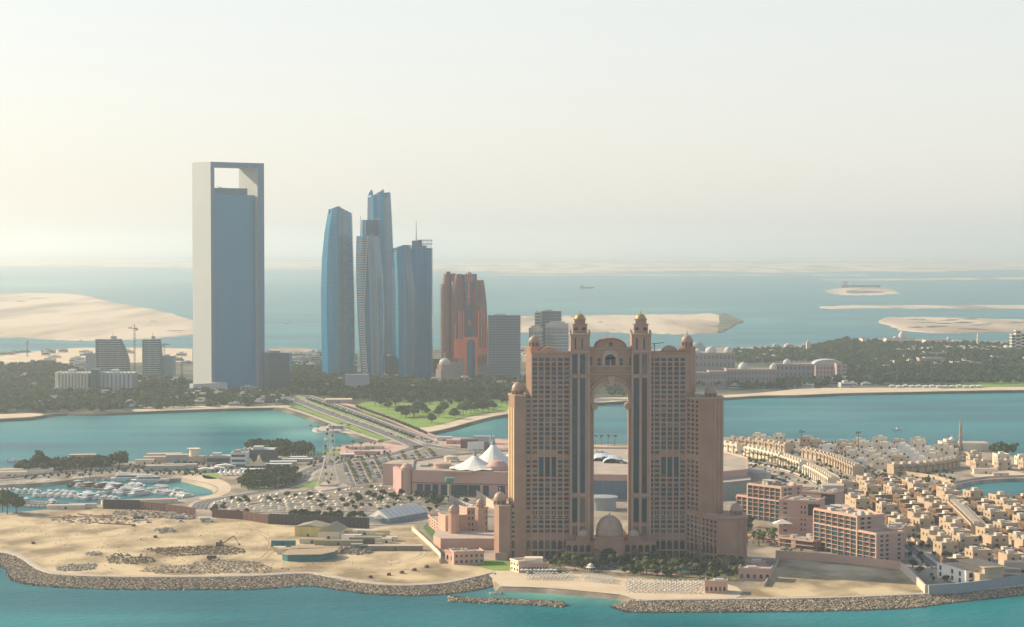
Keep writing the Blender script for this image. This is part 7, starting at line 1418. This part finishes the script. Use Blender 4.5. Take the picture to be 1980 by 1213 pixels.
simple_block('club_building', 'white and turquoise club building left of the yellow tents', 'building', 446, 476, 906, 878, mat('white_turquoise_wall', (.55, .62, .62), .6), 24, floors=3, fm=GLS[1], rm=PSIDE); simple_block('club_building', 'long terrace building with a pale canopy left of the club', 'building', 398, 446, 899, 884, BLUEC, 26, floors=1, fm=DARKS, rm=WSTONE); simple_block('pale_wing', 'narrow pale wing joined to the dark box building', 'building', 470, 480, 893, 870, CREAMW, 20, roof=False)
def peaks(label, spots, name='peaked_tent'):
    for i, (u, v, r_, h, l) in enumerate(spots):
        x, y = P(u, v); t = thing(name, l, 'tent', (x, y, LZ)); b = MB(); n = 10; rg = []
        for s_, zz in ((1, 0), (.6, .22), (.3, .5), (.1, .85), (.02, 1)):
            for j in range(n): a_ = 2*math.pi*j/n; rg.append((r_*s_*math.cos(a_), r_*s_*math.sin(a_), 2.6+(h-2.6)*zz))
        b.add(rg, [(j*n+q, j*n+(q+1) % n, (j+1)*n+(q+1) % n, (j+1)*n+q) for j in range(4) for q in range(n)]); b.build('tent_roof', mat('yellow_cream_tent', (.70, .58, .36), .7) if r_ > 5 else TENT, t); b = MB()
        for j in range(4): a_ = math.pi/4+j*math.pi/2; b.tube((r_*.95*math.cos(a_), r_*.95*math.sin(a_), 0), (r_*.95*math.cos(a_), r_*.95*math.sin(a_), 2.7), .12, 4)
        b.build('post', DARKS, t)
peaks('', [(484,905,7,10,'yellow peaked tent, left and lower of the pair by the club'),(501,905,7.5,13,'yellow peaked tent, right and taller of the pair by the club')]+[(427+i*9.2,920-(i % 2),3.2,6.5,'small white peaked tent in the row on the marina beach') for i in range(6)])
for o in list(S.objects):
    if o.get('label') == 'small white peaked tent in the row on the marina beach': o['group'] = 'small peaked tents on the marina beach'
for i, (u, v, w, l) in enumerate(((398,913,14,'white domed marquee at the marina lawn'),(420,911,14,'white marquee behind the lawn tents'),(436,906,20,'cream marquee below the club terrace'),(492,913,26,'flat white awning before the yellow tents'),(530,903,34,'long cream awning right of the yellow tents'),(548,898,26,'white canopy row below the grove'),(590,889,34,'long white stall row with pennants by the road'),(575,893,30,'white stall block below the grove'),(612,889,18,'white kiosk left of the observation wheel'),(672,884,14,'white kiosk right of the observation wheel'))): shed('marquee', l, u, v, w, 8, 3, R(4), BLUEC if i > 3 else WSTONE, TENT, 1.4 if i < 3 else 0, 'marquee')
for i in range(9): x, y = P(562+i*6, 884-i*.3); t = thing('pennant_sail', 'small white sail shaped pennant in the line behind the stalls', 'pennant', (x, y, LZ), .3, 'pennants behind the stalls'); b = MB(); b.add([(-.1, 0, 0), (.1, 0, 0), (2, 0, 4), (-.1, 0, 7.5), (-.1, .3, 0), (.1, .3, 0), (2, .3, 4), (-.1, .3, 7.5)], [(0, 1, 2, 3), (7, 6, 5, 4), (2, 3, 7, 6)]); b.build('sail', TENT, t)
for i, (u, v, w, h, m, l) in enumerate(((908,866,18,9,mat('maroon_box',(.14,.09,.09),.7),'dark pavilion with a red sign stripe behind the tents'),(932,870,20,8,mat('charcoal_wall',(.07,.08,.09),.7),'charcoal pavilion behind the tents'),(936,858,22,8,BLUEC,'grey flat roofed pavilion on the promenade'),(860,852,16,4,WSTONE,'white gate roof at the promenade corner'),(880,858,18,4,PSIDE,'low pink kiosk on the promenade'))): shed('pavilion', l, u, v, w, 12, h, R(-4), m, m, cat='pavilion')
x, y = P(919, 872); t = thing('advert_screen', 'big blank white screen board behind the nearest tent', 'screen', (x, y-2, LZ)); b = MB(); b.box(-8, 0, 1.5, 9, .6, 9.5); b.build('panel', WHITEM, t); b = MB(); b.box(-6, .1, 0, -5.4, .5, 1.5); b.box(6, .1, 0, 6.6, .5, 1.5); b.build('post', DARKS, t)
x, y = P(950, 872); t = thing('slim_tower', 'slim grey tube tower right of the grey pavilion', 'tower', (x, y, LZ)); b = MB(); b.lathe([(1.6, 0), (1.6, 14), (.8, 14.5), (.8, 17), (.1, 17.2)], 10); b.build('shaft', BLUEC, t)
# mainland low buildings
shed('gate_roof', 'long cream canopy roof at the park end of the causeway', 655, 779, 36, 20, 5, R(6), PSIDE, VW[0], cat='building')
MAINB = [(20+rnd.uniform(0, 480), rnd.uniform(722, 792)) for i in range(46)]+[(rnd.uniform(515, 620), rnd.uniform(684, 712)) for i in range(34)]+[(rnd.uniform(620, 980), rnd.uniform(728, 755)) for i in range(20)]+[(rnd.uniform(0, 370), rnd.uniform(680, 712)) for i in range(26)]+[(rnd.uniform(360, 560), rnd.uniform(764, 787)) for i in range(28)]+[(rnd.uniform(1010, 1030), rnd.uniform(676, 690)) for i in range(4)]+[(rnd.uniform(1430, 1985), rnd.uniform(668, 716)) for i in range(60)]+[(rnd.uniform(1420, 1720), rnd.uniform(738, 751)) for i in range(22)]
LB = []
for j, (m, l) in enumerate(((WSTONE, 'white'), (CREAMW, 'cream'), (BLUEC, 'blue grey'))):
    r_ = thing('low_building', l, 'building'); b = MB(); b.box(-9, -6, 0, 9, 6, 5.5, 0, 1); b.box(-4, -3, 5.5, 3, 4, 8, 0, 1); b.build('wall', [m, WSTONE], r_); b = MB(); b.box(-8, -6.05, 2.2, 8, -6.005, 3.8); b.build('window_band', GLS[0], r_); LB.append((Placer(r_), l))
for i, (u, v) in enumerate(MAINB):
    zone = 'along the left mainland shore' if i < 46 else 'in the low district behind the tall towers' if i < 80 else 'among the park trees below the glass towers' if i < 100 else 'on the left back shore' if i < 126 else 'by the beach at the foot of the tall framed tower' if i < 154 else 'beside the pale apartment towers' if i < 158 else 'used as a house in the woods of the right palace shore' if i < 218 else 'behind the far palace beach'  # the batch in the right woods is meant as small pale houses
    p, l = LB[rnd.randrange(3 if i < 158 else 2)]; x, y = P(u, v); p.put((x, y, LZ), rnd.uniform(-.3, .3), 'low %s building %s' % (l, zone), 'low %s buildings %s' % (l, zone), (rnd.uniform(.6, 1.5), rnd.uniform(.7, 1.2), rnd.uniform(.6, 1.3)))
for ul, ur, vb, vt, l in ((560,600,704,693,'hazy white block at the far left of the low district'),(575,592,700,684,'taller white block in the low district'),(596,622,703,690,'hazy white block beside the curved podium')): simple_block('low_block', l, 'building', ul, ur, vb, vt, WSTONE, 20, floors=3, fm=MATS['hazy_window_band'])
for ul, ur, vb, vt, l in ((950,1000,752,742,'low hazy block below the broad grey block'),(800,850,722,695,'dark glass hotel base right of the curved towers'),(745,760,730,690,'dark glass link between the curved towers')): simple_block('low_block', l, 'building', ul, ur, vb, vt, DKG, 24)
# ------------------------------------------------------------------ trees
wood('woodland', 'hazy trees of the left mainland', [(-60,716),(100,706),(180,728),(360,742),(372,764),(560,762),(560,785),(430,787),(262,793),(180,798),(80,798),(0,800),(-60,802)], 1500, 51, (4, 8), (6, 11), k=7, mind=5)
wood('woodland', 'hazy trees of the park below the glass towers', [(560,715),(620,716),(720,735),(860,742),(985,735),(985,776),(930,770),(860,772),(800,770),(700,778),(640,768),(565,762)], 1000, 52, (4.5, 8), (7, 11), k=7, mind=6)
wood('woodland', 'small trees along the back of the low district', [(505,690),(620,690),(660,720),(560,722)], 90, 53, (3, 5), (5, 8), k=8, mind=7)
wood('woodland', 'trees behind the arched hotel seen through its arch', [(985,735),(1345,735),(1345,764),(1160,768),(985,785)], 330, 54, (4, 7), (7, 10), k=8, mind=7)
wood('grove', 'dense dark grove on the bay shore behind the club', [(472,868),(520,867),(598,873),(604,882),(560,886),(535,882),(480,872)], 95, 55, (4, 6), (9, 12), k=26, mind=4); wood('grove', 'dense tree clump above the car park by the road bend', [(478,930),(520,916),(570,918),(575,932),(545,944),(480,948),(462,944)], 100, 56, (3.5, 5.5), (7, 10), k=26, mind=4)
wood('grove', 'dark trees along the left marina quay', [(30,913),(95,903),(180,899),(238,899),(240,905),(160,910),(80,915),(36,918)], 60, 57, (4, 6), (8, 11), k=30, mind=5)
for g in ((48,912,1.2),(75,909,1.6),(232,902,1.5),(215,904,1.1),(5,990,1.6),(14,994,1.5),(32,993,1.3)): put_tree(g[0], g[1], 'big dark tree on the left marina quay' if g[1] < 950 else 'dark tree at the left edge between marina and plot', 'big quay trees' if g[1] < 950 else 'trees at the left edge', g[2])
for i in range(150):
    u, v = rnd.uniform(700, 985), rnd.uniform(766, 826)
    if not inpoly(u, v, [(700,768),(985,766),(985,788),(940,800),(900,808),(850,818),(815,822),(760,806),(715,785)]): continue
    put_tree(u, v, 'leafy park tree on or beside the lawn beyond the causeway', 'trees on the park lawn', 1.15)
for px, n_ in (([(595,775),(700,812),(800,850)], 13), ([(690,790),(760,815),(825,842)], 10)):
    for x, y, a in along(wpts(px, LZ, 3), n_): BUSH[rnd.randrange(2)].put((x, y, LZ), 0, 'small round tree in the causeway planting', 'causeway trees', 1.1)
for x, y, a in along(wpts([(1398,884),(1450,888),(1500,898),(1545,912)], LZ, 3), 7.5): PALMS[rnd.randrange(2)].put((x, y, LZ), rnd.random()*6, 'palm in the dense row before the avenue terraces', 'palms of the avenue', .9)
for u, v in ((1151,861),(1163,861),(1176,861),(1188,861)): x, y = P(u, v); PALMS[2].put((x, y, LZ), rnd.random()*6, 'palm in the row of four on the water edge seen through the arch', 'four palms seen through the arch', 1.05)
for i in range(26): put_palm(1437+rnd.uniform(0, 62), 1046+rnd.uniform(-3, 10), 'palm in the court between the arched hotel and the frame hotels', 'palms of the palm court', .95)
for i in range(20): put_palm(1510+rnd.uniform(0, 180), 1072+rnd.uniform(0, 5)+rnd.uniform(0, .1), 'short palm on the terrace before the nearest frame hotel', 'palms before the frame hotel', .55)
for i in range(14): put_tree(rnd.uniform(1405, 1450), rnd.uniform(1018, 1034), 'tree on the lawn right of the arched hotel', 'trees right of the hotel', .8)
# hotel garden and beach
sheet('garden', [(1040,1088),(1150,1084),(1300,1084),(1400,1092),(1440,1100),(1440,1124),(1400,1124),(1300,1120),(1200,1113),(1120,1106),(1050,1103)], .08, mat('garden_ground', (.10, .12, .05), .95, col2=(.28, .22, .16), scale=.25, detail=6, ramp=(.45, .6)), 'planted garden between the arched hotel and its beach')
sheet('swimming_pool', [(1150,1097),(1180,1095),(1200,1099),(1180,1103),(1155,1102)], .14, mat('pool_water', (.03, .09, .15), .05, spec=.8), 'dark blue garden pool'); sheet('swimming_pool', [(1300,1098),(1330,1096),(1350,1100),(1325,1106)], .14, mat('pool_water2', (.04, .30, .32), .05, spec=.8), 'turquoise garden pool'); sheet('garden_path', [(1090,1098),(1150,1104),(1210,1108),(1300,1112),(1300,1109),(1200,1104),(1150,1100),(1090,1095)], .11, PINKP, 'pinkish garden path')
infill([(1060,1086),(1150,1084),(1300,1084),(1440,1096),(1436,1122),(1300,1118),(1200,1110),(1120,1104),(1060,1100)], 92, lambda x, y, rr: PALMS[rr.randrange(3)].put((x, y, LZ), rr.random()*6, 'palm in the garden between the arched hotel and its beach', 'palms of the hotel garden', rr.uniform(.7, 1)), 61, 3)
infill([(990,1084),(1150,1084),(1300,1086),(1440,1098),(1436,1122),(1300,1118),(1200,1110),(1120,1104),(1030,1090)], 80, lambda x, y, rr: BUSH[rr.randrange(2)].put((x, y, LZ), rr.random()*6, 'bushy small tree in the hotel garden', 'bushes of the hotel garden', rr.uniform(.7, 1.2)), 62, 3)
t = thing('beach_club', 'pale two storey beach club with awnings at the left end of the hotel beach', 'building', (*P(987, 1106), LZ)); wing(t, (987,1103), (1003,1108), 1083, 12, 3, 2, VW[0]); wing(t, (1003,1108), (1060,1107), 1092, 14, 10, 1, PSIDE); 
b = MB(); ox, oy = t.location.x, t.location.y
for i in range(9): q = P(1010+i*8, 1109.5); b.add([(q[0]-ox-1.4, q[1]-oy-1.4, 2.4), (q[0]-ox+1.4, q[1]-oy-1.4, 2.4), (q[0]-ox+1.4, q[1]-oy+1.4, 2.4), (q[0]-ox-1.4, q[1]-oy+1.4, 2.4), (q[0]-ox, q[1]-oy, 3.3)], [(0,1,4),(1,2,4),(2,3,4),(3,0,4)])
b.build('awning', TENT, t); b = MB(); q = P(1032, 1104); b.box(q[0]-ox-6, 3, 0, q[0]-ox+6, 12, 8.5); b.build('upper_floor', VW[0], t)
for nm, lab, pl, pr, vt, d, c, r_, m in (('beach_house', 'square pink block with two small windows at the right end of the beach', (1363,1147),(1405,1148),1126,12,5,1,SAL), ('beach_villa', 'pale garden villa with roof terraces on the right of the garden', (1428,1122),(1490,1124),1101,14,5,1,PSIDE), ('beach_villa', 'small upper villa block behind the garden villa', (1438,1106),(1472,1108),1088,10,4,1,PSIDE)):
    x1, y1 = P(*pl); t = thing(nm, lab, 'building', (x1, y1, LZ)); wing(t, pl, pr, vt, d, c, r_, m, hf=(.2, .6)); b = MB(); h = ZH(y1, vt)-LZ; b.box(6, 3, h, 12, 9, h+1.2); b.build('roof_terrace', WSTONE, t)
x, y = P(1142, 1106); t = thing('garden_gazebo', 'white umbrella roofed gazebo by the dark pool', 'gazebo', (x, y, LZ)); b = MB(); b.lathe([(3.4, 3), (.6, 4), (2.2, 4.4), (.1, 6)], 12); b.build('roof', TENT, t); b = MB()
for i in range(6): a = i*math.pi/3; b.tube((2.6*math.cos(a), 2.6*math.sin(a), 0), (2.6*math.cos(a), 2.6*math.sin(a), 3.2), .14, 5)
b.build('post', WSTONE, t)
r_ = thing('beach_umbrella', 'umbrella', 'umbrella'); b = MB(); b.tube((0, 0, 0), (0, 0, 2.3), .06, 5); b.build('pole', BARK, r_); b = MB(); b.lathe([(1.15, 2.0), (.7, 2.3), (.05, 2.6)], 8); b.build('shade', mat('pale_thatch', (.62, .56, .46), .9), r_); UMB = Placer(r_)
r_ = thing('sunbed', 'sunbed', 'sunbed'); b = MB(); b.box(-.4, -1, .3, .4, .45, .45); b.add([(-.4, .45, .42), (.4, .45, .42), (.4, 1.05, .85), (-.4, 1.05, .85)], [(0, 1, 2, 3)]); b.build('mattress', WHITEM, r_); b = MB()
for sx in (-.35, .35):
    for sy in (-.9, .4): b.box(sx-.04, sy-.04, 0, sx+.04, sy+.04, .3)
b.build('frame', BARK, r_); BED = Placer(r_)
def beds(px0, px1, rows, cols, lab, g):
    (ua, va), (ub, vb) = px0, px1
    for i in range(cols):
        for j in range(rows):
            if rnd.random() < .12: continue
            u = ua+(ub-ua)*(i+.5*(j % 2))/cols; v = va+(vb-va)*i/cols+j*2.6; x, y = P(u, v); UMB.put((x, y, LZ+.04), rnd.random(), 'round pale beach umbrella '+lab, 'umbrellas '+g)
            BED.put((x-1, y-.6, LZ+.04), rnd.uniform(-.15, .15), 'white sunbed under an umbrella '+lab, 'sunbeds '+g)
beds((1020,1113), (1112,1114), 4, 13, 'on the left part of the hotel beach', 'left beach'); beds((1122,1115), (1190,1122), 4, 10, 'on the middle part of the hotel beach', 'middle beach'); beds((1212,1127), (1362,1130), 8, 15, 'on the right part of the hotel beach', 'right beach')
# shipping far out
def ship(label, u, v, lpx, hpx, name='barge'):
    x, y = P(u, v, 0); k = y/F; L_ = lpx*k; h = hpx*k; t = thing(name, label, 'ship', (x, y, 0)); b = MB(); b.add([(-L_/2, -12, 0), (L_/2-8, -12, 0), (L_/2, 0, 0), (L_/2-8, 12, 0), (-L_/2, 12, 0), (-L_/2, -14, h*.6), (L_/2-4, -14, h*.6), (L_/2+6, 0, h*.65), (L_/2-4, 14, h*.6), (-L_/2, 14, h*.6)], [(0,1,6,5),(1,2,7,6),(2,3,8,7),(3,4,9,8),(4,0,5,9),(5,6,7,8,9)]); b.build('hull', mat('ship_hull', (.10, .11, .12), .7), t); b = MB(); b.box(-L_/2+4, -9, h*.6, -L_/2+L_*.1+10, 9, h*1.5); b.box(-L_*.2, -3, h*.6, -L_*.18, 3, h*1.3); b.build('bridge_house', BLUEC, t)
ship('long dark barge moored at the small sandy islet', 1664, 556.5, 74, 8); ship('faint ship out in the strait left of the islet', 1134, 558, 26, 5, 'ship')
# ------------------------------------------------------------------ small planting and lots that fill the open ground
def bushes(label, group, poly, n, seed, sc=(.6, 1.1), mind=5, kinds=BUSH):
    infill(poly, n, lambda x, y, rr: kinds[rr.randrange(len(kinds))].put((x, y, LZ), rr.random()*6, label, group, rr.uniform(*sc)), seed, mind)
bushes('small tree in the lot between the arched hotel and the palm avenue', 'small trees by the palm avenue', [(1402,895),(1450,900),(1540,930),(1590,950),(1540,945),(1440,930),(1402,925)], 46, 71)
bushes('small tree on the verge before the avenue terraces', 'verge trees of the terraces', [(1400,882),(1450,887),(1505,900),(1560,918),(1600,940),(1590,940),(1540,922),(1490,906),(1400,888)], 44, 72)
bushes('round bush on the strip by the marina road', 'bushes by the marina road', [(200,912),(330,900),(450,895),(560,893),(560,898),(440,912),(330,918),(220,916)], 40, 73)
bushes('small tree on the ground between canopy car park and mall', 'trees before the mall', [(660,960),(790,958),(860,962),(920,975),(880,985),(800,975),(680,975)], 40, 74, (.9, 1.5))
bushes('small bush along the lagoon bank', 'bushes along the lagoon', [(1700,918),(1850,930),(1840,950),(1900,962),(1980,967),(1980,975),(1840,966),(1750,945)], 50, 75)
bushes('small tree around the mosque', 'trees around the mosque', [(1770,862),(1840,866),(1850,878),(1790,876)], 14, 76, (1.2, 1.9)); bushes('tall dark tree right of the mosque', 'tall trees right of the mosque', [(1915,872),(1960,874),(1965,882),(1920,882)], 9, 77, (2.0, 2.8), 3)
bushes('small tree along the service road before the tent hall', 'trees by the service road', [(560,998),(700,1000),(705,1006),(560,1008)], 26, 78, (.9, 1.5), 5)
bushes('bush beside the bending road', 'bushes beside the bending road', [(590,898),(680,886),(770,872),(775,878),(680,893),(600,906)], 30, 79, (.6, 1)); bushes('palm on the waterfront behind the wheel', 'palms behind the wheel', [(600,880),(740,862),(745,868),(620,886)], 16, 80, (.7, .95), 6, PALMS)
for px, lab in (([(1404,900),(1470,906),(1530,924)], 'parked by the palm avenue'), ([(230,914),(420,902)], 'parked along the marina road'), ([(240,919),(330,914),(390,916)], 'parked on the marina quay'), ([(1640,1000),(1740,1062)], 'parked in the lane beside the frame hotels'), ([(1700,890),(1800,892)], 'parked in the cream villa quarter'), ([(720,1016),(870,1010)], 'parked on the service road'), ([(930,868),(985,872)], 'parked behind the tents'), ([(500,891),(600,887)], 'parked by the white stalls')):
    for x, y, a in along(wpts(px, LZ, 2), 6.5, 2):
        if rnd.random() < .5: put_car(x, y, a+math.pi/2*(rnd.random() < .6), lab, 'cars '+lab, LZ+.12)
for i, (px, h, m, l) in enumerate((([(1402,893),(1450,897),(1500,906),(1556,924),(1604,950)], 1.4, CREAMW, 'low pale kerb wall on the inner side of the palm avenue'), ([(1404,929),(1470,934),(1530,952)], 2.2, PAVE, 'low wall of the lot beside the long green roof'), ([(0,927),(120,914),(240,905),(330,899)], 1.8, PAVE, 'low sea wall along the marina road'), ([(1640,968),(1720,1012),(1780,1058)], 2, VW[1], 'garden wall along the lane of the southern villas'), ([(1735,916),(1800,925),(1845,936)], 3.2, VW[1], 'tan embankment wall above the lagoon'), ([(1848,934),(1905,925),(1980,922)], 1.6, PAVE, 'low quay wall on the lagoon far bank'))): low_wall('low_wall', l, px, h, .7, m, k=3)
for i, (u, v, w, d, h, m, l) in enumerate(((1420,918,40,26,5,CREAMW,'cream flat roofed store by the avenue lot'),(1470,926,30,18,4.5,VW[1],'tan store behind the first frame hotel'),(1545,955,26,20,7,VW[1],'tan block between the frame hotels and the terraces'),(1610,965,18,18,12,mat('scaffolded_grey',(.45,.40,.34),.9),'unfinished grey block at the end of the avenue terraces'),(1905,915,22,12,4,VW[0],'cream boathouse on the sandy spit of the lagoon'),(1935,921,14,8,3,VW[1],'small tan hut on the sandy spit of the lagoon'),(1180,874,16,10,5,WSTONE,'white kiosk seen through the arch'),(1205,880,22,14,6,PSIDE,'pink block seen through the arch'),(710,879,26,8,3.5,PSIDE,'pink low cafe on the waterfront plaza'),(690,869,18,8,3,CREAMW,'cream cafe on the waterfront plaza'),(722,868,22,8,3,WSTONE,'white cafe roof near the causeway foot'))): shed('flat_block', l, u, v, w, d, h, R(-6), m, ROOFT, cat='building')
sheet('sand_spit_beach', [(1880,912),(1930,908),(1975,914),(1985,921),(1930,924),(1885,922)], .05, BEACH, 'sandy spit beyond the lagoon')
wood('shrubbery', 'low shrubs scattered over the quay land', [(0,924),(200,903),(440,893),(470,890),(440,915),(360,921),(240,918),(60,930)], 150, 81, (1.2, 2.2), (1.5, 3), k=10, mind=6)
wood('shrubbery', 'low shrubs between the lanes of the villas', [(1430,856),(1660,858),(1850,885),(1850,925),(1700,940),(1600,925),(1500,880)], 260, 82, (1.2, 2.4), (1.5, 3.2), k=10, mind=5)
wood('shrubbery', 'low shrubs among the southern villas', [(1560,945),(1640,925),(1830,960),(2030,980),(2030,1112),(1800,1140),(1700,1040),(1620,980)], 330, 83, (1.1, 2.3), (1.5, 3.4), k=10, mind=4)
flush_bushes()
# site tracks pressed into the sand
TRK = mat('compacted_track', (.30, .225, .13), .95, col2=(.50, .39, .25), scale=.12, detail=8)
for px, w in (([(395,1004),(330,1022),(210,1038),(90,1046),(10,1058)], 7), ([(460,1012),(520,1040),(520,1070),(480,1084),(330,1088)], 6), ([(520,1062),(640,1096),(760,1090),(820,1072),(790,1050),(740,1040)], 6), ([(30,1030),(180,1024),(330,1040),(430,1046)], 5), ([(560,1100),(700,1104),(850,1100)], 5), ([(140,1060),(240,1060),(310,1052)], 5), ([(1520,1110),(1620,1128),(1730,1136)], 6)):
    for o in (-w/3, w/3): ribbon('wheel_track', px, w/4, .03+.002*o, TRK, 'vehicle track pressed into the sand', 6, off=o)
FOAM = mat('breaking_foam', (.45, .62, .58), .6, col2=(.80, .82, .78), scale=.25, detail=6)
for px, w in (([(985,1136.5),(1010,1136.5),(1060,1138.5),(1110,1142.5),(1160,1147.5),(1200,1152)], .9), ([(826,839),(868,830),(900,821),(945,809),(985,802)], 1.2), ([(1400,771),(1470,767),(1540,766),(1640,762),(1750,760),(1850,758),(1980,756)], 1.5)):
    o = ribbon('foam_line', px, w, .03-LZ+.02, FOAM, 'thin line of foam along the beach', world=[P(u, v, 0) for u, v in smooth_line(px, 5)])
haze(HAZE_D)
